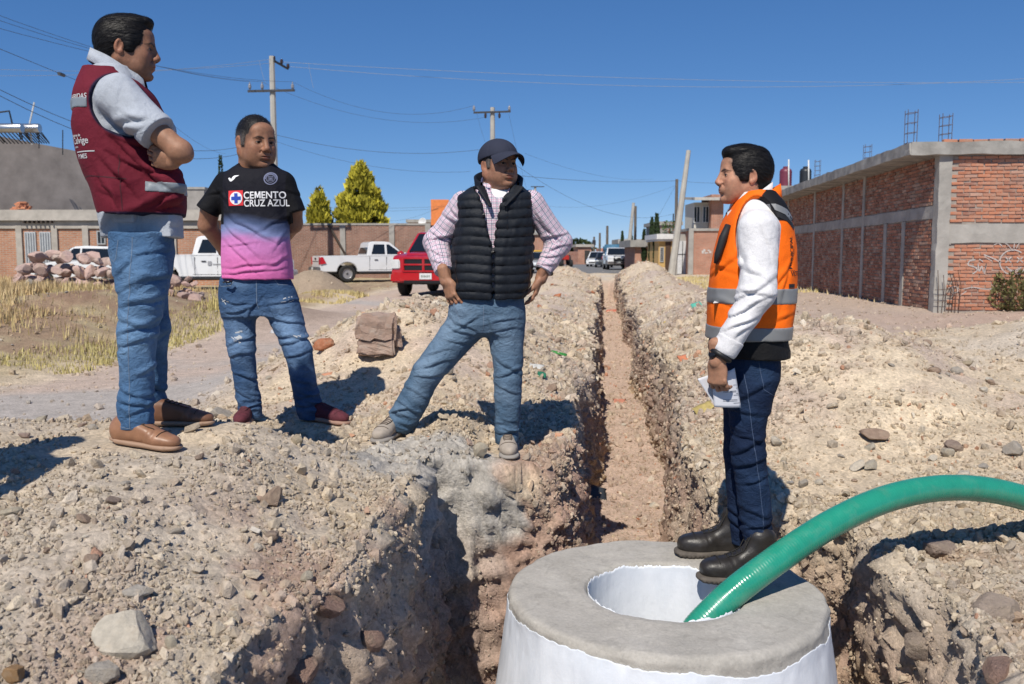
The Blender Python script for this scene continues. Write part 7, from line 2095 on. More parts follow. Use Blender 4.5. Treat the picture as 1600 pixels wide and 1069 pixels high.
def left_side():
    cm = conc()
    bt = brick_tex('left house brick', (.50, .24, .14), (.42, .19, .11), (.42, .36, .30), 1)
    root, w, zt, c, yw = house('brick_house', 'low brick house with flat grey roof slab behind the rock heap at left', -60, 345, 345, 36, 8, bt, roof=conc('pale slab', (.40, .37, .33)), rt=.42, over=.25)
    X = lambda px: (px-142.5)/1400*36
    cp = conc('pale pier', (.38, .35, .31))
    for px in (33, 88, 136, 272): b = MB(); b.box((X(px), -.03, zt/2), (.24, .12, zt-.02)); b.build('pier', cp, root)
    b = MB(); b.box((0, -.02, zt-.16), (w-.1, .12, .30)); b.build('lintel_beam', cp, root)
    wf = simple('white metal door', (.42, .44, .46), .5)
    for px, ww in ((50, .44), (73, .44)):
        b = MB(); b.box((X(px), -.03, 1.18), (ww, .06, 1.9)); d_ = b.build('door', wf, root)
        b = MB()
        for k in range(4): b.box((X(px)-ww/2+.06+k*.10, -.075, 1.18), (.03, .03, 1.8))
        b.build('door_ribs', simple('grey rib', (.25, .27, .29), .5), d_)
    for px, ww, hh, zz in ((160, .35, .55, 1.9), (262, .55, 1.5, 1.4)): window(root, X(px), zz, ww, hh, glass=simple('dark window glass', (.02, .025, .03), .1), frame=simple('grey frame', (.35, .36, .36), .5))
    b = MB()
    for k in range(7): b.box((X(45+k*7), -.16, zt-.05), (.05, .22, .10))
    b.build('rafter_ends', simple('dark umber', (.06, .045, .035), .8), root)
    # pile of loose bricks on its roof
    rs = np.random.RandomState(8); bmn = simple('loose brick', (.52, .22, .12), .9, var=.3, scale=5)
    bp = empty('brick_stack', at_d(34, 330, 36.6), YAW, 'small pile of orange bricks on the roof of the low house at far left', 'brick pile')
    for k in range(34):
        b = MB(); b.box((rs.uniform(-.36, .36)*(1-k/50), rs.uniform(-.2, .2), .05+.012*k-.10), (.24, .12, .07), rz=rs.uniform(-.6, .6)); b.build('brick', bmn, bp)
    # large grey rendered wall behind
    A = at_d(-70, 200, 40); B = at_d(240, 262, 46)
    gp = simple('grey render', (.27, .24, .22), .95, var=.22, scale=1.3, bump=.5, bs=10, spec=.1)
    gb = empty('grey_building', (A[0], A[1], 0), 0, 'big windowless grey rendered building rising behind the low house at left', 'building')
    u = _unit((B-A)*np.array([1, 1, 0])); n = np.array([-u[1], u[0], 0]); zt1, zt2 = A[2], at_d(240, 262, 46)[2]
    E = B+u*.8; zE = zt2
    V = [A*[1,1,0], E*[1,1,0], E*[1,1,0]+n*8, A*[1,1,0]+n*8, A*[1,1,0]+[0,0,zt1], E*[1,1,0]+[0,0,zE], E*[1,1,0]+n*8+[0,0,zE], A*[1,1,0]+n*8+[0,0,zt1]]
    mesh_np('wall', V, [(0,1,5,4), (1,2,6,5), (2,3,7,6), (3,0,4,7)], gp, gb, world=True, smooth=False); mesh_np('roof', np.array([V[4], V[5], V[6], V[7]])-[0,0,.02], [(0,1,2,3)], gp, gb, world=True, smooth=False)
    # small grey structure right of the maroon vest man
    r2, *_ = house('grey_roof_block', 'small grey block-built roof room between the two men at left', 289, 322, 296, 40, 2.5, conc('grey blockwork', (.30, .28, .26)), zbot=2.9, roof=cm, rt=.1, over=.05, cat='roof room')
    # solar water heaters
    sil = simple('brushed steel', (.45, .46, .48), .3, .9); dkm = simple('dark metal', (.05, .05, .05), .4, .6)
    for px, d, lab, ln in ((8, 39.2, 'larger silver solar water heater with dark frame on the grey building', 1.5), (45, 40.2, 'smaller silver solar water heater with orange tank on the grey building', 1.0)):
        W = at_d(px, 207, d); r = empty('solar_heater', W, YAW, lab, 'water heater')
        b = MB(); b.lathe((0, 0, .18), [(0, -ln/2), (.19, -ln/2), (.2, -ln/2+.03), (.2, ln/2-.03), (.19, ln/2), (0, ln/2)], 18, 'x'); b.build('tank', sil, r, smooth=True, auto=40)
        b = MB()
        for s_ in (-ln/2+.15, ln/2-.15): b.tube([(s_, 0, .1), (s_, .1, -.3)], .03, 6); b.tube([(s_, 0, .3), (s_, 1.0, -.3)], .025, 6)
        b.tube([(-ln/2, 0, .78), (ln/2*.3, 0, .9), (ln/2*.5, 0, .1)], .04, 6) if px < 20 else None
        b.build('stand', dkm, r)
        b = MB()
        for k in range(8): b.tube([(-ln/2+.1+k*ln*.11, .05, .1), (-ln/2+.1+k*ln*.11, 1.0, -.35)], .025, 6)
        b.build('glass_tubes', dkm, r)
    for px, y0, y1, lab, bend in ((61, 195, 228, 'short dark antenna pole on the grey building roof', 0), (98, 203, 238, 'thin dark pole right of the antenna on the grey roof', 0), (50, 160, 222, 'thin curved white pipe standing up from the grey roof', .3)):
        A1 = at_d(px, y1+4, 40.5); B1 = at_d(px, y0, 40.5); b = MB(); b.tube([A1, (A1+B1)/2-_RT*bend*.35, B1+_RT*bend*.35], .022 if not bend else .035, 6)
        tag(b.build('roof_pole', simple('white pvc', (.6, .6, .58), .5) if bend else dkm, None), lab, 'pole')
    # perimeter wall behind the parked trucks
    bt2 = brick_tex('perimeter brick', (.33, .17, .12), (.25, .125, .09), (.33, .28, .24), 1)
    root, w, zt, c, yw = house('brick_wall', 'long brown brick perimeter wall with concrete coping behind the parked pickups', 296, 672, 352, 48, .22, bt2, roof=cm, rt=.10, over=.04, cat='wall')
    X2 = lambda px: (px-484)/1400*48
    for px in (310, 448, 536, 612, 668): b = MB(); b.box((X2(px), -.03, zt/2), (.28, .12, zt)); b.build('pier', cm, root)
    b = MB(); b.tube([(X2(515), -.08, zt), (X2(541), -.08, zt*.42)], .07, 6); b.build('dark_diagonal', simple('dark umber', (.06, .045, .035), .8), root)  # dark bar sloping down across the wall face
    house('brick_house', 'reddish low house seen over the perimeter wall left of the quilted vest man', 640, 720, 348, 60, 5, bt, roof=cm, rt=.2)
    # orange hoarding
    W = at_d(685, 340, 58); r = empty('billboard', (W[0], W[1], 0), YAW, 'plain orange hoarding behind the shoulder of the quilted vest man', 'billboard')
    zt = at_d(685, 312, 58)[2]; zb = at_d(685, 352, 58)[2]
    b = MB(); b.box((.1, 0, (zt+zb)/2), (1.15, .08, zt-zb)); b.build('panel', simple('orange panel', (.72, .22, .06), .6), r)
    for s_ in (-.45, .45): b = MB(); b.tube([(s_, .08, 0), (s_, .08, zb)], .05, 8); b.build('post', simple('dark metal', (.05, .05, .05), .4, .6), r)
    W = at_d(661, 348, 57); b = MB(); b.lathe((0, 0, 0), [(0, .0), (.14, .02), (.24, .10), (.27, .14), (.24, .12), (.1, .05), (0, .03)], 18, 'y'); o = b.build('satellite_dish', simple('white dish', (.7, .7, .7), .4), None, smooth=True); o.location = V3(W); o.rotation_euler = (.3, 0, YAW+2.8); tag(o, 'small white satellite dish above the perimeter wall', 'satellite dish')
def street_right():
    cm = conc(); bt = brick_tex('street brick', (.50, .22, .14), (.42, .18, .11), (.40, .33, .28), 1)
    # house with upper room, right of the leaning pole
    root, w, zt, c, yw = house('brick_house', 'brick house with pale upper storey behind the face of the man on the manhole', 1076, 1150, 361, 56, 9, bt, roof=cm, rt=.16, over=.1)
    X = lambda px, d=56, c0=1113: (px-c0)/1400*d
    b = MB(); b.box((X(1079), -.05, zt/2), (.30, .14, zt)); b.build('pier', cm, root)
    zu = at_d(1110, 318, 58)[2]
    wc = simple('cream plaster', (.55, .52, .45), .85)
    b = MB(); b.box((X(1103), 2.4, (zt+.2+zu)/2), (1.2, 3, zu-zt-.2)); up = b.build('upper_room', wc, root)
    for px in (1092, 1106): window(root, X(px), (zt+zu)/2+.15, .42, 1.05, y=.88)
    b = MB(); b.box((X(1120), 1.6, (zt+zu)/2+.3), (.75, 3, zu-zt+.3)); b.build('brick_tower', bt, root)
    b = MB(); b.prism([(-.6, zu+.05), (3.6, zu+.35), (3.6, zu+.5), (-.6, zu+.22)], X(1081), X(1128)); b.build('sloping_roof', simple('pale roof', (.45, .43, .39), .8), root)
    wp = simple('white spray paint', (.52, .50, .48), .9, var=.25, scale=30)
    b = MB(); 
    for k in range(6): b.box((X(1098+k*2.3), -.012, zt*.52+.10*sin(k*1.9)), (.13, .012, .12+.06*cos(k)), M=None)
    b.build('paint_patch', wp, root)
    # white gate and brick side
    r, w, zt2, *_ = house('gate_wall', 'bare concrete wall with tall white metal gate right of the leaning pole', 1056, 1077, 366, 57, 1, cm, cat='gate wall')
    b = MB(); b.box((-.02, -.04, zt2*.42), (w*.70, .06, zt2*.82)); g = b.build('gate', simple('white gate', (.55, .56, .57), .5), r); b = MB(); b.box((-.02, -.08, zt2*.42), (.04, .03, zt2*.8)); b.box((-.02, -.08, zt2*.5), (w*.66, .03, .04)); b.build('gate_frame', simple('dark metal', (.05, .05, .05), .4, .6), g)
    # yellow house
    ye = simple('ochre plaster', (.52, .34, .13), .85)
    r, w, zt3, *_ = house('yellow_house', 'small ochre house with white cornice and brown door beside the cypresses', 1029, 1057, 376, 60, 5, ye)
    b = MB(); b.box((0, 2.3, zt3+.02), (w+.25, 5.2, .12)); b.box((0, 2.3, zt3+.26), (w+.4, 5.4, .34)); b.build('cornice', simple('white cornice', (.62, .62, .62), .7), r)
    b = MB(); b.box((.02, -.03, 1.05), (.36, .06, 2.1)); b.build('door', simple('brown door', (.07, .04, .025), .5), r)
    for s_ in (-.38, .40): window(r, s_, 1.25, .26, 1.0, frame=simple('grey frame', (.35, .36, .36), .5))
    b = MB(); b.box((.2, -.5, .06), (3.2, 1.2, .14)); b.build('step', cm, r)
    # flowering shrub on its roof
    leafy('roof_shrub', at_d(1046, 366, 61.5), .9, .55, 500, (.06, .13, .03), 'green shrub with red flowers on the roof of the ochre house', 'shrub', .10, seed=3, col2=(.30, .04, .03))
    house('brick_house', 'salmon brick house with low wall behind the cypress trees', 992, 1031, 386, 66, 6, bt, roof=conc('grey slab', (.3, .29, .27)), rt=.5, over=.4)
    house('grey_house', 'grey flat roofed house above the ochre one far along the street', 1026, 1062, 352, 74, 6, conc('grey blockwork', (.30, .28, .26)), roof=cm, rt=.3)
    r, w, z4, *_ = house('grey_house', 'small grey block house behind the white pickup with the open door', 968, 1000, 381, 100, 6, conc('grey blockwork', (.30, .28, .26)), roof=cm, rt=.5)
    # left of the street, far
    r, w, z5, *_ = house('brick_house', 'small far brick house with pale doorway left of the street', 903, 924, 386, 120, 8, bt, roof=conc('pale slab', (.40, .37, .33)), rt=.35, over=.3)
    b = MB(); b.box((.35, -.04, 1.0), (.7, .08, 1.7)); b.build('doorway', simple('dark opening', (.04, .035, .03), .8), r)
    house('brick_wall', 'far red brick wall left of the street beyond the pole row', 880, 903, 393, 118, .4, brick_tex('far red brick', (.34, .14, .10), (.30, .12, .09), (.3, .25, .2), 1), cat='wall')
    r, w, z6, *_ = house('brick_house', 'brick house with flat roof seen past the elbow of the quilted vest man', 818, 851, 367, 74, 6, bt, roof=cm, rt=.2)
    for px, y, d, col, lab in ((893, 384, 150, (.5, .42, .38), 'tiny cream tower house at the far end of the street'), (931, 395, 170, (.50, .47, .40), 'cream house at the far end of the street'), (944, 388, 175, (.48, .22, .15), 'tiny orange block at the end of the street'), (957, 392, 160, (.42, .40, .30), 'pale green house at the end of the street'), (868, 402, 140, (.45, .40, .36), 'low pale wall far left of the street')):
        house('far_house', lab, px-7, px+8, y, d, 8, simple('far plaster '+str(px), col, .9), cat='house')
    # lime kerb sheets, asphalt
    V = [(-9.5, 56, .012), (2.3, 61, .012), (3.4, 110, .012), (8, 400, .012), (-2, 400, .012), (-7.5, 110, .012), (-10.5, 70, .012)]
    t = NT('asphalt'); v = t.coord(); c = t.ramp(t.noise(v, .6, 6, .6), [(.3, (.15, .15, .15)), (.7, (.21, .205, .20))])
    o = mesh_np('road', V, [tuple(range(7))], t.out(c, .85, 0, .3), smooth=False); tag(o, kind='structure')
def leafy(name, at, h, r, n, col, lab, cat, leaf=.12, seed=0, shape='ball', col2=None, trunk=None, vert=0., group=None, gaps=.35):
    """crown of many small leaf clumps spread through a volume, on a trunk"""
    rs = np.random.RandomState(seed+40)
    root = empty(name, at, 0, lab, cat, group)
    u = rs.rand(n); th = rs.uniform(0, 2*pi, n)
    if shape == 'cone':
        z = h*(1-np.sqrt(rs.rand(n))*1.0)*.98+.02*h; z = np.clip(z, .02*h, h); R0 = r*(1-(z/h))**.66*(1+.20*np.sin(th*4+z*3+seed)+.14*np.sin(z*7+th))+.02
    elif shape == 'column': z = h*rs.rand(n); R0 = r*np.sin(np.clip(z/h, .03, .97)**.7*pi)**.5*(1+.15*np.sin(z*7+th*2))
    else: cz = h*.5; z = h*rs.rand(n); R0 = r*np.sqrt(np.clip(1-((z-cz)/(h*.52))**2, 0, 1))*(1+.25*np.sin(th*3+seed)+.15*np.sin(z*9))
    rad = R0*(.55+.45*u**.4)
    P = np.stack([np.cos(th)*rad, np.sin(th)*rad, z], -1)
    keep = fbm(P+seed, 2.2/max(r, .5), 3, seed) > -gaps
    P = P[keep]; n = len(P); th = th[keep]; R0 = R0[keep]
    s = leaf*rs.uniform(.6, 1.4, n)
    out = np.stack([np.cos(th), np.sin(th), np.full(n, .25+vert)], -1); out /= np.linalg.norm(out, axis=1)[:, None]
    d = out+rs.normal(size=(n, 3))*.55; d[:, 2] += vert; d /= np.linalg.norm(d, axis=1)[:, None]
    w = np.cross(d, rs.normal(size=(n, 3))); w /= np.linalg.norm(w, axis=1)[:, None]
    V = np.stack([P-w*s[:, None]*.35, P+w*s[:, None]*.35, P+d*s[:, None]], 1).reshape(-1, 3)
    F = np.arange(n*3).reshape(n, 3)
    c = np.array(col)*np.clip(1+.5*fbm(P+seed, 3/max(r, .4), 2, seed+3)[:, None]+rs.uniform(-.25, .25, (n, 1)), .3, 2)
    if col2 is not None:
        m = (rs.rand(n) < .18)[:, None]; c = np.where(m, np.array(col2), c)
    mesh_np('crown', V, F, vcol_mat('foliage', .75, .1, 3, 0, spec=.15), root, smooth=False, cols=np.repeat(c, 3, 0))
    b = MB(); tz = -(trunk or .1)
    b.tube([(0, 0, tz), (.02*r, 0, h*.3), (0, .02*r, h*.85)], [max(.05, r*.12), max(.04, r*.08), .015], 7); b.build('trunk', simple('bark', (.12, .085, .06), .9, bump=.6, bs=30), root)
    return root
def bare_tree(at, h, lab, seed=0, group=None):
    rs = np.random.RandomState(seed+70); root = empty('bare_tree', at, 0, lab, 'tree', group); b = MB(); tw = MB()
    def br(p, d, L, r, k):
        q = p+d*L; (b if k < 2 else tw).tube([p, (p+q)/2+rs.normal(size=3)*L*.05, q], [r, r*.8, r*.6], 5 if k < 3 else 3, cap=False)
        if k < 4:
            for _ in range(3 if k else 4):
                e = _unit(d+rs.normal(size=3)*.55+np.array([0, 0, .15])); br(q-d*L*rs.uniform(0, .3), e, L*rs.uniform(.6, .8), r*.55, k+1)
    br(np.zeros(3), np.array([0, 0, 1.]), h*.28, h*.02, 0)
    m = simple('bare bark', (.17, .145, .125), .9); b.build('trunk', m, root); tw.build('crown', m, root)
def trees():
    # yellow-green conifers behind the perimeter wall
    for px, yt, hw, d, n, sd, lab in ((565, 254, 40, 55, 22000, 1, 'large yellow-green conifer rising behind the perimeter wall'), (500, 293, 21, 54, 9000, 2, 'smaller yellow-green conifer left of the large one')):
        W = at_d(px, 400, d); z = at_d(px, yt, d)[2]; r = hw/1400*d*1.12
        leafy('conifer_tree', (W[0], W[1], .3), z-.3, r*1.25, n, (.46, .41, .05), lab, 'tree', .26, seed=sd, shape='cone', vert=.9, trunk=.4, gaps=.30)
    for px, yt, d, r, sd, lab in ((1025.5, 335, 62, .22, 1, 'tallest dark cypress beside the ochre house'), (1018, 341, 64, .18, 2, 'slim dark cypress left of the tallest one'), (1006, 360, 66, .16, 3, 'short slim cypress against the salmon house'), (972, 362, 95, .2, 4, 'small far cypress left of the leaning pale pole'), (986, 366, 92, .2, 5, 'small far cypress between the two poles behind the white pickup'), (349, 243, 70, .3, 6, 'dark cypress tip showing above the shoulder of the man in football shirt')):
        W = at_d(px, 400, d); z = at_d(px, yt, d)[2]
        leafy('cypress_tree', (W[0], W[1], 0), z, r, 1500, (.035, .055, .025), lab, 'tree', .15, seed=sd, shape='column', vert=1.4, trunk=.05, gaps=.6)
    W = at_d(902, 412, 135); leafy('round_tree', (W[0], W[1], .6), 2.9, 2.1, 2600, (.045, .065, .025), 'round dark green tree at the left side of the far street', 'tree', .4, seed=9, trunk=.6)
    W = at_d(849, 412, 78); leafy('bush', (W[0], W[1], 0), 2.6, .9, 900, (.12, .11, .04), 'olive green bush beside the brick house past the elbow of the quilted vest man', 'bush', .25, seed=10, trunk=.1)
    for px, yt, d, lab, sd in ((1003, 356, 110, 'bare leafless tree behind the far poles on the right of the street', 1), (1018, 352, 105, 'bare leafless tree just left of the cypresses', 2), (975, 358, 120, 'bare leafless tree above the white pickup with open door', 3), (660, 330, 66, 'bare grey tree behind the orange hoarding', 4), (530, 330, 66, 'bare tree between the two yellow-green conifers', 5), (1042, 345, 90, 'bare treetop above the grey flat roofed house', 6), (944, 375, 160, 'faint bare tree at the end of the street', 7)):
        W = at_d(px, 400, d); z = at_d(px, yt, d)[2]; bare_tree((W[0], W[1], 0), z*1.05, lab, sd)
    W = np.array([8.75, 19.55, gz(8.75, 19.55)]); W = at_d(1580, 480, 19.2); W[2] = gz(W[0], W[1])
    leafy('bush', W, .85, .42, 2600, (.17, .16, .07), 'scrubby olive bush growing at the foot of the brick wall at far right', 'bush', .07, seed=12, trunk=.05, vert=.5, gaps=.15)
    for px, py, h, lab, sd in ((1110, 432, .5, 'dry weeds at the foot of the leaning pole', 20),):
        pass
def poles_and_wires():
    pc = conc('pole concrete', (.42, .40, .36), .12); dk = simple('dark steel', (.07, .07, .075), .5, .7); cer = simple('grey porcelain', (.25, .25, .27), .2); brn = simple('brown porcelain', (.05, .03, .025), .2); wood = simple('weathered pole wood', (.13, .11, .09), .9, var=.25)
    def pole(px, ytop, d, r0, r1, lab, m=pc, lean=0, n=8, px1=None, name='utility_pole'):
        B = at_d(px if px1 is None else px1, 399, d); B[2] = -.3; T = at_d(px, ytop, d)
        if px1 is None: T[0], T[1] = B[0], B[1]
        root = empty(name, (B[0], B[1], 0), 0, lab, 'pole'); b = MB(); b.tube([B, T], [r0, r1], n); b.build('post', m, root, world=True); return root, T
    W1 = []; 
    r, T = pole(432.5, 88, 43, .20, .13, 'tall concrete utility pole with two crossarm levels above the man in football shirt')
    zc = at_d(435, 143, 43)[2]
    b = MB(); b.box((0, 0, 0), (2.2, .09, .10)); o = b.build('crossarm', dk, r); o.location = Vector((0, -.18, zc)); o.rotation_euler = (0, -.02, YAW)
    ins1 = []
    def insul(parent, P, m, h=.30):
        b = MB(); b.lathe(P, [(.02, 0), (.05, .02), (.05, .06), (.09, .08), (.05, .11), (.09, .15), (.05, .18), (.08, .22), (.03, .25), (.03, h), (0, h)], 10); return b.build('insulator', m, parent, world=True, smooth=True)
    for s_ in (-1.0, -.42, 1.0):
        P = np.array([T[0], T[1], zc])+_RT*s_+np.array([0, -.18, .05]); insul(r, P, cer, .34); ins1.append(P+[0, 0, .36])
    top = MB(); top.box((0, 0, 0), (.9, .08, .08)); o = top.build('crossarm', dk, r); o.location = Vector((.35, .25, T[2]-.35)); o.rotation_euler = (0, .25, YAW+1.0)
    tins = []
    for px, py, dd in ((428, 92, 0), (440, 97, .3), (450, 104, .6)):
        P = at_d(px, py, 43+dd); insul(r, P-[0, 0, .12], brn, .2); tins.append(P)
    r2, T2 = pole(770, 168, 48, .18, .12, 'concrete utility pole with one crossarm behind the navy cap')
    b = MB(); b.box((0, 0, 0), (1.95, .08, .09)); o = b.build('crossarm', dk, r2); o.location = Vector((0, -.16, at_d(770, 176, 48)[2])); o.rotation_euler = (0, -.03, YAW)
    ins2 = []
    for s_ in (-.95, -.35, .38, .9):
        P = np.array([T2[0], T2[1], at_d(770, 176, 48)[2]])+_RT*s_+np.array([0, -.16, .04])
        if abs(s_) > .8: insul(r2, P, cer, .3); ins2.append(P+[0, 0, .3])
        else: insul(r2, P-[0, 0, .36], brn, .3); ins2.append(P-[0, 0, .3])
    pole(1076, 235, 54, .24, .13, 'pale concrete pole leaning to the right in front of the ochre house', px1=1049)
    r3, T3 = pole(1055.5, 280, 62, .13, .10, 'dark upright wooden pole just left of the leaning concrete pole', wood)
    pole(990, 317, 84, .22, .13, 'pale leaning concrete pole behind the white pickup with open door', px1=979)
    pole(992, 322, 86, .15, .12, 'dark upright pole crossing the far leaning pole', wood)
    for px, y, d, lab in ((948.5, 353, 100, 'nearest of the row of dark poles left of the white pickup'), (937, 364, 118, 'second pole of the far row, thin and pale'), (928, 370, 130, 'third pole of the far row with dark transformer'), (921, 378, 160, 'farthest thin pole at the end of the street')):
        rr, TT = pole(px, y, d, .17, .13, lab, wood)
        if px == 928: b = MB(); b.lathe((TT[0], TT[1], TT[2]-1.2), [(0, 0), (.25, 0), (.25, .7), (0, .75)], 10); b.build('transformer', dk, rr, world=True)
    pole(1051, 334, 70, .07, .05, 'thin dark pipe standing right of the cypress trees', dk)
    r4, T4 = pole(836, 291, 75, .11, .09, 'distant pole with small crossarm over the shoulder of the quilted vest man'); b = MB(); b.box((0, 0, 0), (1.1, .07, .07)); o = b.build('crossarm', dk, r4); o.location = Vector((.2, -.1, T4[2]-.05)); o.rotation_euler = (0, 0, YAW)
    for px, y in ((663, 395), (1031, 362)): pass
    # cables: (point a, point b, sag, radius, label)
    cab = simple('black cable', (.07, .075, .085), .7); alu = simple('grey cable', (.30, .31, .33), .5)
    def wire(A, B, sag, r, lab, m=cab):
        r = r*.62
        A = np.array(A, float); B = np.array(B, float); n = 20
        pts = [A+(B-A)*t-np.array([0, 0, sag*4*t*(1-t)]) for t in np.linspace(0, 1, n)]
        b = MB(); b.tube(pts, r, 5, cap=False); tag(b.build('cable', m, None, smooth=True), lab, 'cable')
    P = lambda x, y, d: at_d(x, y, d)
    wire(P(-60, 118, 34), tins[0], .25, .011, 'topmost pale line reaching the tall pole from the left', alu); wire(P(-60, 106, 34), tins[1], .25, .011, 'second pale line reaching the tall pole from the left', alu)
    wire(tins[1], P(1680, 128, 46), .35, .013, 'upper of the two pale lines running right across the sky', alu); wire(tins[2], P(1680, 118, 46), .75, .013, 'lower of the two pale lines running right across the sky', alu)
    for i, (x, y) in enumerate(((-60, 2), (-60, 12), (-60, 28))):
        wire(P(x, y, 22), ins1[i], .35, .010, ['uppermost', 'middle', 'lowest'][i]+' of the three thin lines descending to the crossarm from upper left')
    for i, j, n_ in ((2, 0, 'upper'), (1, 1, 'lower')): wire(ins1[i], ins2[j], .9, .010, n_+' thin line between the two utility poles')
    wire(P(-60, 52, 12), P(130, 130, 20), .0, .008, 'short dark cable dropping toward the neck of the maroon vest man'); 
    b = MB(); q = P(92, 115, 18); b.tube([q, q+(P(100, 118, 18.4)-q)], .035, 6); tag(b.build('cable_clamp', cab, None), 'black clamp on the dark cable left of the maroon vest man', 'clamp')
    A = np.array([T[0], T[1], P(435, 210, 43)[2]])
    wire(P(-60, 110, 20), A, 1.2, .013, 'upper of two black cables sagging behind the maroon vest man to the tall pole'); wire(P(-60, 118, 20), A-[0, 0, .25], 1.3, .013, 'lower of two black cables sagging behind the maroon vest man to the tall pole')
    B = P(770, 231, 48)
    wire(A, B, .55, .015, 'thick black cable from the tall pole to the pole behind the cap'); wire(A-[0, 0, .3], P(735, 268, 48), .5, .010, 'thin cable sloping below the thick one toward the cap')
    wire(P(250, 178, 30), P(352, 240, 60), .3, .009, 'thin cable descending between the two left men')
    wire(P(815, 275, 47), T3-[0, 0, .1], .18, .016, 'long level cable from the quilted vest man to the dark wooden pole'); wire(T3-[0, 0, .1], P(1160, 285, 60), .1, .014, 'continuation of the level cable behind the face of the man on the manhole')
    wire(P(805, 257, 48), P(1050, 335, 70), 1.2, .013, 'cable curving down right from the pole behind the cap'); wire(P(820, 240, 48), P(1020, 280, 80), .5, .009, 'faint thin line above the level cable')
    wire(P(770, 262, 48), P(598, 345, 60), .8, .008, 'faint line sloping down left behind the checked sleeve'); wire(P(450, 322, 56), P(700, 322, 58), .15, .010, 'upper of two lines crossing in front of the yellow-green conifers'); wire(P(450, 331, 56), P(690, 326, 58), .1, .010, 'lower of two lines crossing in front of the yellow-green conifers')
    wire(T3-[0, 0, .4], P(830, 318, 75), .8, .009, 'faint sagging line left of the dark wooden pole'); wire(P(795, 178, 48), P(832, 330, 60), .2, .008, 'steep thin line dropping from the right end of the crossarm'); wire(P(745, 178, 48), P(758, 222, 48), .05, .008, 'short loose line hanging from the left end of the crossarm')
    wire(P(405, 95, 43), P(415, 130, 43), .1, .010, 'pale jumper hanging left of the tall pole', alu); wire(P(482, 98, 43), P(490, 138, 43), .1, .010, 'pale jumper hanging right of the tall pole', alu)
    wire(T3-[0, 0, .3], P(1030, 336, 64), .0, .012, 'guy line from the dark wooden pole to the cypresses')
def grass():
    rs = np.random.RandomState(4); Vs = []; Cs = []
    def area(n, xr, yr, hr, cond, c0, c1, w=.006, lean=.5):
        y = np.exp(rs.uniform(math.log(yr[0]), math.log(yr[1]), n)); x = rs.uniform(xr[0], xr[1], n)
        k = cond(x, y); x, y = x[k], y[k]; n = len(x)
        z = ground_h(x, y)-.02
        h = rs.uniform(hr[0], hr[1], n)*(.6+.6*np.clip(fbm(np.stack([x, y, 0*x], -1), .8, 2, 7)+.5, 0, 1)); a = rs.uniform(0, 2*pi, n); l = rs.uniform(.1, lean, n)*h
        ww = (w*(.5+.12*y))
        B = np.stack([x, y, z], -1); T = B+np.stack([np.cos(a)*l, np.sin(a)*l, h], -1); s = np.stack([np.cos(a+1.4), np.sin(a+1.4), 0*a], -1)*ww[:, None]
        V = np.stack([B-s, B+s, T], 1).reshape(-1, 3); t = rs.rand(n)[:, None]; c = np.array(c0)*(1-t)+np.array(c1)*t
        Vs.append(V); Cs.append(np.repeat(c, 3, 0))
    er = lambda y: -5.35-.09*np.clip(y-8, 0, 30)
    nz = lambda x, y: fbm(np.stack([x, y, 0*x], -1), .55, 3, 12)
    dirt = lambda x, y: (np.exp(-((x+7.4)/1.4)**2-((y-13.2)/2.0)**2) < .45) & (np.exp(-((x+5.9)/1.0)**2-((y-15.5)/1.6)**2) < .5)
    area(70000, (-19, -5.3), (8.5, 25), (.07, .24), lambda x, y: (x < er(y)-2.3+1.2*nz(x, y)) & (nz(x, y) > -.30) & dirt(x, y), (.44, .31, .155), (.60, .47, .27))
    area(16000, (-8, -5.3), (8.5, 17), (.04, .12), lambda x, y: (x < er(y)+.15) & (x > er(y)-.75+.6*nz(x, y)), (.42, .35, .14), (.52, .46, .22))
    area(3500, (-9, -5.3), (9, 16), (.05, .22), lambda x, y: (x < er(y)-.6) & (nz(x, y) > .0), (.42, .33, .15), (.55, .45, .24))
    area(6000, (-9.4, -6.4), (21.5, 24.6), (.06, .16), lambda x, y: nz(x, y) > -.1, (.50, .40, .17), (.60, .50, .26))
    area(2600, (4.2, 7.6), (24, 50), (.05, .2), lambda x, y: ((x > 7.0-.3*nz(x, y)) | (y > 42)) & (nz(x, y) > -.1), (.46, .36, .2), (.55, .45, .28))
    area(5000, (3.2, 7.6), (30, 48), (.06, .22), lambda x, y: nz(x, y) > .05, (.55, .45, .2), (.6, .52, .3))
    area(900, (-6.4, -5.9), (14, 17), (.2, .5), lambda x, y: x < 0, (.45, .38, .16), (.55, .46, .2))
    V = np.concatenate(Vs); C = np.concatenate(Cs)
    o = mesh_np('dry_grass', V, np.arange(len(V)).reshape(-1, 3), vcol_mat('dry grass blade', .8, .1, 3, 0, spec=.15), smooth=False, cols=C); tag(o, 'dry yellow grass on the verges and by the walls', 'grass', kind='stuff')
big_building(); rebar_cages()
water_tank(1228, 261, 291, 44, (.16, .03, .055), 'maroon water tank on the roof of the brick building')
water_tank(1259, 261, 289, 44, (.02, .024, .03), 'black water tank right of the maroon one on the roof')
left_side(); street_right(); trees(); poles_and_wires(); grass()
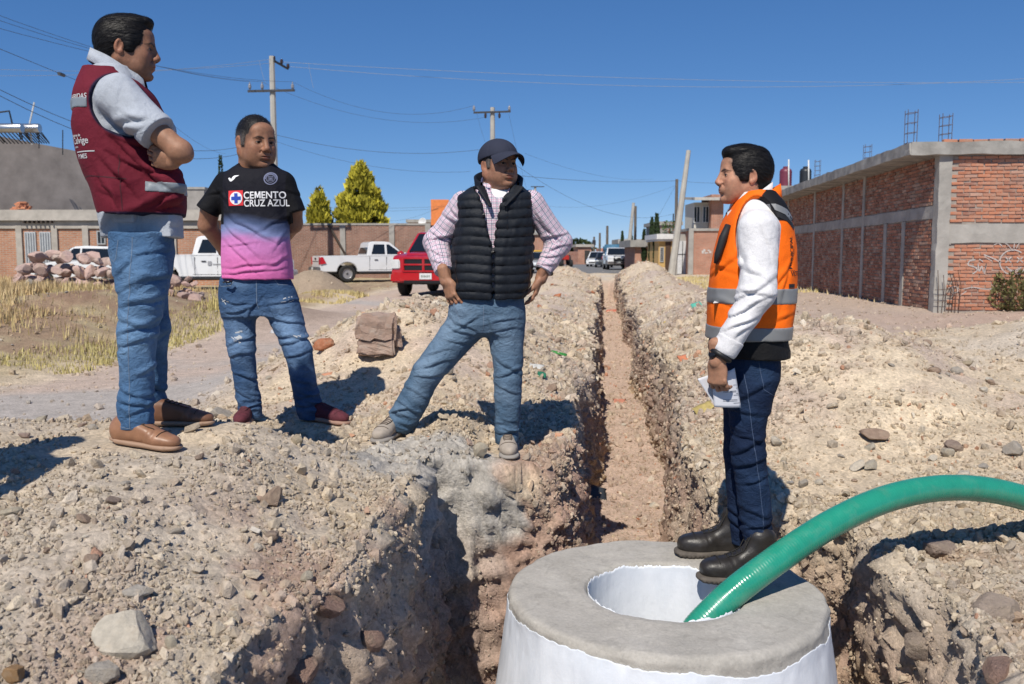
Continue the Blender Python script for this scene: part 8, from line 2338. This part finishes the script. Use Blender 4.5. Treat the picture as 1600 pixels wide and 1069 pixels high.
# ================================================================== VEHICLES
def car_paint(name, col, rough=.25):
    if name in _mc: return _mc[name]
    t = NT(name); v = t.coord()
    c = t.mix(t.ramp(t.noise(v, 2.5, 6, .7), [(.5, 0.), (.8, .25)]), col, (.30, .25, .20))
    t.b.inputs['Coat Weight'].default_value = .6; t.b.inputs['Coat Roughness'].default_value = .06
    _mc[name] = t.out(c, rough, 0, .5); return _mc[name]
def wheel(parent, x, y, r, w, rimc, side):
    rub = simple('tyre rubber', (.018, .018, .018), .85)
    b = MB(); b.lathe((0, 0, 0), [(r*.60, -w/2), (r*.90, -w/2), (r, -w/2+.04), (r, w/2-.04), (r*.90, w/2), (r*.60, w/2), (r*.58, 0)], 28, 'y', cap=False)
    o = b.build('wheel', rub, parent, smooth=True, auto=40); o.location = (x, y, r)
    b = MB(); s = side
    b.lathe((0, s*w*.22, 0), [(0, s*.02), (r*.18, s*.03), (r*.22, s*-.01), (r*.50, s*.01), (r*.60, s*.07), (r*.62, s*.02)], 24, 'y')
    q = b.build('rim', rimc, o, smooth=True, auto=30)
    h = MB()
    for k in range(6): h.lathe((r*.36*cos(k*pi/3), s*(w*.22+.012), r*.36*sin(k*pi/3)), [(0, s*.004), (.035*r/.38, s*.004)], 8, 'y')
    h.lathe((0, s*(w*.22+.03), 0), [(0, s*.02), (.05, s*.01)], 10, 'y')
    h.build('rim_holes', simple('dark rim', (.05, .05, .05), .5), q)
def arch_profile(L, zb, wheels, ra, top):
    """side outline from rear-bottom to front-bottom with wheel arches, then the top points"""
    pts = [(-L/2, zb)]
    for wx in wheels:
        a0 = math.acos(min(1, max(-1, (zb-.38)/ra))) if False else 0
        pts.append((wx-ra, zb))
        for k in range(1, 10): a = pi-pi*k/10; pts.append((wx+ra*cos(a), zb+ra*.98*sin(a)*.95))
        pts.append((wx+ra, zb))
    pts.append((L/2, zb)); return pts+top
def quadm(nm, pts, mat, parent, th=.012):
    """thin raised pane through 3D corner points"""
    P = np.array(pts, float); n = _unit(np.cross(P[1]-P[0], P[2]-P[0])); c = P.mean(0)
    if np.dot(n, c-np.array([0, 0, 1.0])) < 0: n = -n
    V = np.concatenate([P+n*th, P-n*.005]); k = len(P)
    F = [tuple(range(k)), tuple(range(2*k-1, k-1, -1))]+[(i, k+i, k+(i+1) % k, (i+1) % k) for i in range(k)]
    b = MB(); b.add(V, F); return b.build(nm, mat, parent)
def pickup(lab, at, yaw, paint, kind='rear', L=5.3, W=1.84, H=1.80, r=.38, group=None, clad=None):
    root = empty('pickup_truck', at, yaw, lab, 'pickup truck', group)
    gl = simple('tinted car glass', (.010, .013, .016), .06, spec=.7); blk = simple('black trim', (.02, .02, .021), .55); chr_ = simple('chrome', (.6, .6, .6), .15, 1.); rimc = simple('silver rim', (.42, .42, .43), .35, .6)
    red = simple('red lamp', (.45, .01, .012), .2); lamp = simple('lamp glass', (.62, .64, .64), .1, spec=.8)
    zb = .46; wf, wr = L*.31, -L*.27; zbed = 1.16*H/1.8; zh = 1.13*H/1.8
    xa, xb_ = -L*.10, L*.235                     # cab back and windscreen foot
    top = [(L/2-.02, .72), (L/2-.03, zh-.12), (L/2-.22, zh-.01), (xb_, zh+.07), (xa, zbed+.03), (-L/2+.03, zbed), (-L/2, zbed-.05)]
    prof = arch_profile(L, zb, (wr, wf), r*1.22, top)
    b = MB(); b.prism([(a, c) for a, c in prof], -W/2, W/2, 'y'); body = b.build('body', paint, root, bevel=.06 if kind == 'ram' else .04, smooth=True, auto=35)
    # tuck the sides in toward the top and the nose
    for v in body.data.vertices:
        k = max(0, (v.co.z-.85))*.10; v.co.y *= 1-k; f = max(0, abs(v.co.x)-(L/2-.5))/.5; v.co.y *= 1-.06*f*f
        v.co.y *= 1+.012*math.exp(-((v.co.z-.80)/.12)**2)
    # bed opening
    b = MB(); b.box(((-L/2+xa)/2+.02, 0, zbed-.02), (xa+L/2-.16, W-.28, .07)); b.build('cargo_bed', blk, root)
    # cab
    zc0 = zbed-.02; w0, w1 = W/2*.965, W/2*.78; P0 = [(xa+.01, zc0), (xb_+.05, zh+.03), (xb_-L*.125, H-.03), (xb_-L*.17, H), (xa+.30, H), (xa+.15, H-.05)]
    V = []; 
    for s in (-1, 1):
        for x, z in P0: t = (z-zc0)/(H-zc0); V.append((x, s*(w0+(w1-w0)*max(0, t)), z))
    n = len(P0); F = [(k, (k+1) % n, n+(k+1) % n, n+k) for k in range(n)]+[tuple(range(n-1, -1, -1)), tuple(range(n, 2*n))]
    b = MB(); b.add(V, F); b.build('cab', paint, root, bevel=.03, smooth=True, auto=35)
    yy = lambda z: (w0+(w1-w0)*(z-zc0)/(H-zc0))
    zl, zt = zc0+.10, H-.13
    for s in (-1, 1):
        m = (xa+xb_)/2+.02
        quadm('window', [(xa+.22, s*yy(zl), zl), (m-.06, s*yy(zl), zl), (m-.06, s*yy(zt), zt), (xa+.36, s*yy(zt), zt)], gl, root, .014)
        quadm('window', [(m+.04, s*yy(zl), zl), (xb_-.12, s*yy(zl), zl), (xb_-L*.135, s*yy(zt), zt), (m+.04, s*yy(zt), zt)], gl, root, .014)
        b = MB()
        for x in (xa+.12, m-.01, xb_+.0): b.box((x, s*(W/2-.005), .83), (.012, .02, .62))
        b.box(((xa+xb_)/2, s*(W/2-.004), .55), (xb_-xa-.1, .02, .012)); b.build('door_seam', blk, root)
        for x in (xa+.42, m+.40): b = MB(); b.box((x, s*(W/2+.012), 1.0), (.17, .035, .035)); b.build('door_handle', blk if kind != 'front' else paint, root, bevel=.01)
        b = MB(); b.box((xb_-.05, s*(W/2+.14), 1.24), (.13, .20, .18)); b.build('mirror', paint, root, bevel=.04, smooth=True)
        b = MB(); b.box((.05, s*(W/2-.06), .42), (L*.36, .16, .05)); b.build('side_step', blk, root)
        for wx in (wf, wr): wheel(root, wx, s*(W/2-.13), r, .26, rimc, s)
        quadm('tail_lamp', [(-L/2-.0, s*(W/2-.20), .80), (-L/2-.0, s*(W/2-.03), .80), (-L/2-.0, s*(W/2-.05), 1.12), (-L/2-.0, s*(W/2-.14), 1.12)], red, root, .02)
        quadm('tail_lamp', [(-L/2+.02, s*(W/2-.012), .80), (-L/2+.28, s*(W/2-.005), .84), (-L/2+.14, s*(W/2-.035), 1.12), (-L/2+.02, s*(W/2-.035), 1.12)], red, root, .012)
    zl2 = zl+.02
    quadm('windscreen', [(xb_+.02, -w0*.88, zh+.10), (xb_+.02, w0*.88, zh+.10), (xb_-L*.12, w1*.92, H-.07), (xb_-L*.12, -w1*.92, H-.07)], gl, root, .02)
    quadm('rear_window', [(xa+.03, -w0*.80, zl2), (xa+.03, w0*.80, zl2), (xa+.16, w1*.86, H-.15), (xa+.16, -w1*.86, H-.15)], gl, root, .02)
    b = MB(); b.box((-L/2-.06, 0, .58), (.20, W-.1, .20)); b.build('rear_bumper', simple('grey bumper', (.12, .12, .125), .5), root, bevel=.03)
    b = MB(); b.box((-L/2-.004, 0, .93), (.02, W-.42, .015)); b.box((-L/2-.012, 0, 1.05), (.03, .26, .07)); b.build('tailgate_handle', blk, root)
    b = MB(); b.box((-L/2-.165, .0, .60), (.012, .32, .14)); b.build('licence_plate', simple('plate white', (.6, .62, .62), .5), root)
    b = MB(); b.box((0, 0, .42), (L*.88, W*.72, .14)); b.build('chassis', blk, root)
    # front
    xf = L/2
    if kind == 'ram':
        gr = simple('black grille', (.008, .008, .009), .4)
        b = MB(); b.box((xf-.02, 0, .93), (.10, W*.56, .36)); b.build('grille', gr, root, bevel=.02)
        b = MB(); 
        for z in (.74, .93, 1.11): b.box((xf+.035, 0, z), (.05, W*.62, .055))
        for y in (-W*.30, 0, W*.30): b.box((xf+.036, y, .93), (.052, .07, .40))
        b.build('grille_frame', paint, root, bevel=.015)
        for s in (-1, 1):
            b = MB(); b.box((xf-.06, s*(W/2-.165), .94), (.16, .27, .28)); b.build('headlight', lamp, root, bevel=.03)
            b = MB(); b.box((xf+.045, s*(W/2-.22), .50), (.04, .20, .10)); b.build('fog_light', lamp, root, bevel=.02)
            b = MB(); b.box((xf-1.0, s*.42, zh+.035), (.42, .20, .03)); b.build('hood_vent', gr, root)
        b = MB(); b.box((xf+.0, 0, .56), (.16, W-.06, .30)); b.build('front_bumper', paint, root, bevel=.05)
        b = MB(); b.box((xf+.07, 0, .44), (.06, W*.56, .08)); b.build('bumper_intake', gr, root)
        b = MB(); b.box((xf+.09, .08, .60), (.02, .36, .17)); pl = b.build('licence_plate', simple('plate white', (.6, .62, .62), .5), root)
        b = MB(); 
        for k in range(6): b.box((xf+.102, -.04+.045*k, .60), (.006, .022, .06))
        b.build('plate_characters', simple('plate ink', (.05, .10, .06), .6), pl)
        b = MB(); b.prism([(L*.235, zh+.065), (L*.32, zh+.10), (L*.44, zh+.05), (L*.46, zh-.02), (L*.235, zh-.02)], -.62, .62, 'y'); b.build('hood_bulge', paint, root, bevel=.04, smooth=True, auto=40)
    else:
        gr = simple('black grille', (.008, .008, .009), .4)
        b = MB(); b.box((xf-.0, 0, .86), (.07, W*.46, .26)); b.build('grille', gr, root, bevel=.02)
        for s in (-1, 1): b = MB(); b.box((xf-.09, s*(W/2-.20), .95), (.14, .30, .17)); b.build('headlight', lamp, root, bevel=.03)
        b = MB(); b.box((xf+.03, 0, .58), (.16, W-.05, .24)); b.build('front_bumper', chr_ if kind == 'guard' else paint, root, bevel=.04)
        b = MB(); b.box((xf+.12, 0, .62), (.012, .32, .13)); b.build('licence_plate', simple('plate white', (.6, .62, .62), .5), root)
        if kind == 'guard':
            b = MB()
            for y in (-.34, .34): b.tube([(xf+.18, y, .45), (xf+.22, y, .95), (xf+.14, y, 1.15)], .035, 8)
            for z in (.62, .80, .98, 1.12): b.tube([(xf+.2, -.45, z), (xf+.2, .45, z)], .028, 8)
            b.build('bull_bar', blk, root, smooth=True)
            for y in (-.24, .24): b = MB(); b.lathe((xf+.26, y, .98), [(0, .05), (.12, .04), (.13, -.03), (0, -.05)], 16, 'x'); b.build('spot_light', lamp, root, smooth=True)
    return root
def small_car(lab, at, yaw, paint, L=4.1, W=1.7, H=1.48, cat='car', hatch=True):
    root = empty('parked_car', at, yaw, lab, cat)
    gl = simple('tinted car glass', (.010, .013, .016), .06); blk = simple('black trim', (.02, .02, .021), .55); rimc = simple('silver rim', (.42, .42, .43), .35, .6); red = simple('red lamp', (.45, .01, .012), .2); lamp = simple('lamp glass', (.62, .64, .64), .1)
    r = .31; zb = .25; top = [(L/2, .50), (L/2-.08, .72), (L*.22, .92), (-L/2+.10, .98), (-L/2, .80)]
    b = MB(); b.prism(arch_profile(L, zb, (-L*.30, L*.31), r*1.15, top), -W/2, W/2, 'y'); body = b.build('body', paint, root, bevel=.05, smooth=True, auto=40)
    for v in body.data.vertices: f = max(0, abs(v.co.x)-(L/2-.5))/.5; v.co.y *= 1-.10*f*f
    P0 = [(-L/2+.22, .93), (L*.24, .90), (L*.06, H-.03), (-.2, H), (-L*.30, H-.04), (-L/2+.40, H-.16)]
    V = []
    for s in (-1, 1):
        for x, z in P0: t = max(0, (z-.9)/(H-.9)); V.append((x, s*(W/2*.95-(W/2*.20)*t), z))
    n = 6; F = [(k, (k+1) % n, n+(k+1) % n, n+k) for k in range(n)]+[tuple(range(n-1, -1, -1)), tuple(range(n, 2*n))]
    b = MB(); b.add(V, F); b.build('cabin', paint, root, bevel=.05, smooth=True, auto=40)
    yy = lambda z: W/2*.95-(W/2*.20)*(z-.9)/(H-.9)
    for s in (-1, 1):
        quadm('window', [(-L*.33, s*yy(.98), .98), (-.10, s*yy(.98), .98), (-.10, s*yy(H-.10), H-.10), (-L*.28, s*yy(H-.12), H-.12)], gl, root); quadm('window', [(-.03, s*yy(.98), .98), (L*.19, s*yy(.98), .98), (L*.05, s*yy(H-.10), H-.10), (-.03, s*yy(H-.10), H-.10)], gl, root)
        for wx in (-L*.30, L*.31): wheel(root, wx, s*(W/2-.10), r, .2, rimc, s)
        b = MB(); b.box((L/2-.10, s*(W/2-.24), .66), (.16, .30, .14)); b.build('headlight', lamp, root, bevel=.03); b = MB(); b.box((-L/2+.06, s*(W/2-.16), .82), (.14, .22, .24)); b.build('tail_lamp', red, root, bevel=.03)
    quadm('windscreen', [(L*.245, -.66, .95), (L*.245, .66, .95), (L*.08, .54, H-.07), (L*.08, -.54, H-.07)], gl, root, .02)
    quadm('rear_window', [(-L/2+.22, -.62, 1.0), (-L/2+.22, .62, 1.0), (-L/2+.38, .52, H-.18), (-L/2+.38, -.52, H-.18)], gl, root, .02)
    b = MB(); b.box((L/2-.02, 0, .45), (.08, W*.6, .14)); b.build('grille', blk, root)
    return root
def vehicles():
    white = car_paint('white car paint', (.68, .69, .70)); redp = car_paint('red car paint', (.42, .008, .014)); dark = car_paint('dark grey car paint', (.05, .055, .065))
    G = lambda px, d: at_d(px, 399, d)*np.array([1, 1, 0])
    pickup('white four door pickup seen from its rear corner, parked before the brick perimeter wall', G(583, 41.5), YAW+R(24), white, 'rear', L=5.3, H=1.82)
    pickup('bright red pickup facing us behind the checked sleeve of the quilted vest man', G(699, 28.6), YAW-R(90)-R(10), redp, 'ram', L=5.6, W=2.02, H=1.92, r=.42)
    p3 = pickup('white work pickup parked side-on behind the two men at left, crest on its door', G(335, 31.5), YAW+R(3), white, 'side', L=5.2, W=1.95, H=1.86, r=.38)
    b = MB(); b.box((.10, -.985, .93), (.12, .012, .14)); b.build('door_crest', simple('grey door print', (.30, .31, .34), .6), p3)
    b = MB()
    for k in range(7): b.box((.22+k*.05, -.985, .90), (.035, .010, .035))
    b.build('door_lettering', simple('grey door print', (.30, .31, .34), .6), p3)
    q = at_d(140, 420, 34); small_car('white hatchback mostly hidden behind the pink rock heap', (q[0], q[1], .05), YAW+R(178), white, L=4.2, H=1.5)
    # far street
    f = pickup('white pickup far down the street with one door open and a blue load', G(962, 76), YAW-R(90)-R(4)+R(3), white, 'guard', L=5.4, W=1.9, H=1.84, r=.40)
    b = MB(); b.box((-1.6, 0, 1.75), (2.2, 1.75, .75)); b.build('blue_load_cover', simple('blue tarpaulin', (.04, .13, .22), .6, var=.3, scale=3), f, bevel=.15, smooth=True)
    dr = MB(); dr.box((.62, 1.42, .82), (.10, .95, .78)); dr.box((.50, 1.00, 1.5), (.06, .08, .62)); dr.box((.50, 1.42, 1.80), (.06, .85, .06)); dr.box((.58, 1.86, 1.45), (.06, .06, .55)); od = dr.build('open_door', white, f, bevel=.02)
    b = MB(); b.box((.60, 1.42, 1.50), (.02, .78, .52)); b.build('pane', simple('pale car glass', (.35, .42, .48), .1), od); b = MB(); b.box((.69, 1.42, .52), (.04, .95, .16)); b.build('sill_shadow_strip', simple('black trim', (.02, .02, .021), .55), od)  # black strip stands in for shadow along the bottom of the door
    small_car('small white car parked left of the white pickup far down the street', G(932, 96), YAW-R(90)-R(14), white, L=4.0, W=1.7, H=1.6)
    small_car('dark car parked tight beside the far white pickup', G(943.5, 90), YAW-R(90)-R(6), dark, L=4.2, W=1.75, H=1.5)
    c = small_car('pale taxi with yellow roof band seen past the elbow of the quilted vest man', G(845, 62), YAW-R(90)-R(10), car_paint('silver car paint', (.45, .48, .52)), L=4.3, W=1.75, H=1.45)
    b = MB(); b.box((-.35, 0, 1.50), (1.2, 1.1, .08)); b.build('yellow_roof_band', simple('yellow band', (.7, .42, .03), .5), c)
    small_car('dark small car far left of the street by the red tractor', G(868, 98), YAW-R(90), dark, L=4.0, W=1.65, H=1.45)
    # red tractor
    P = G(881, 95); r = empty('tractor', P, YAW-R(80), 'little red tractor standing far down the left of the street', 'tractor')
    rd = simple('red tractor paint', (.45, .03, .02), .4); bk = simple('tyre rubber', (.018, .018, .018), .85)
    b = MB(); b.box((.55, 0, .95), (1.3, .6, .5)); b.box((-.5, 0, 1.0), (.6, .9, .35)); b.build('body', rd, r, bevel=.06)
    for x, y, rr in ((-.6, -.65, .62), (-.6, .65, .62), (.95, -.55, .36), (.95, .55, .36)): b = MB(); b.lathe((x, y, rr), [(rr*.5, -.14), (rr, -.14), (rr, .14), (rr*.5, .14)], 20, 'y'); b.build('wheel', bk, r)
    b = MB(); b.tube([(-.2, 0, 1.2), (0, 0, 1.6)], .03, 6); b.box((-.65, 0, 1.3), (.1, .45, .35)); b.build('seat', bk, r)
vehicles()
for make in (man_maroon, man_football, man_quilted, man_orange, make_papers, man_outside): make()
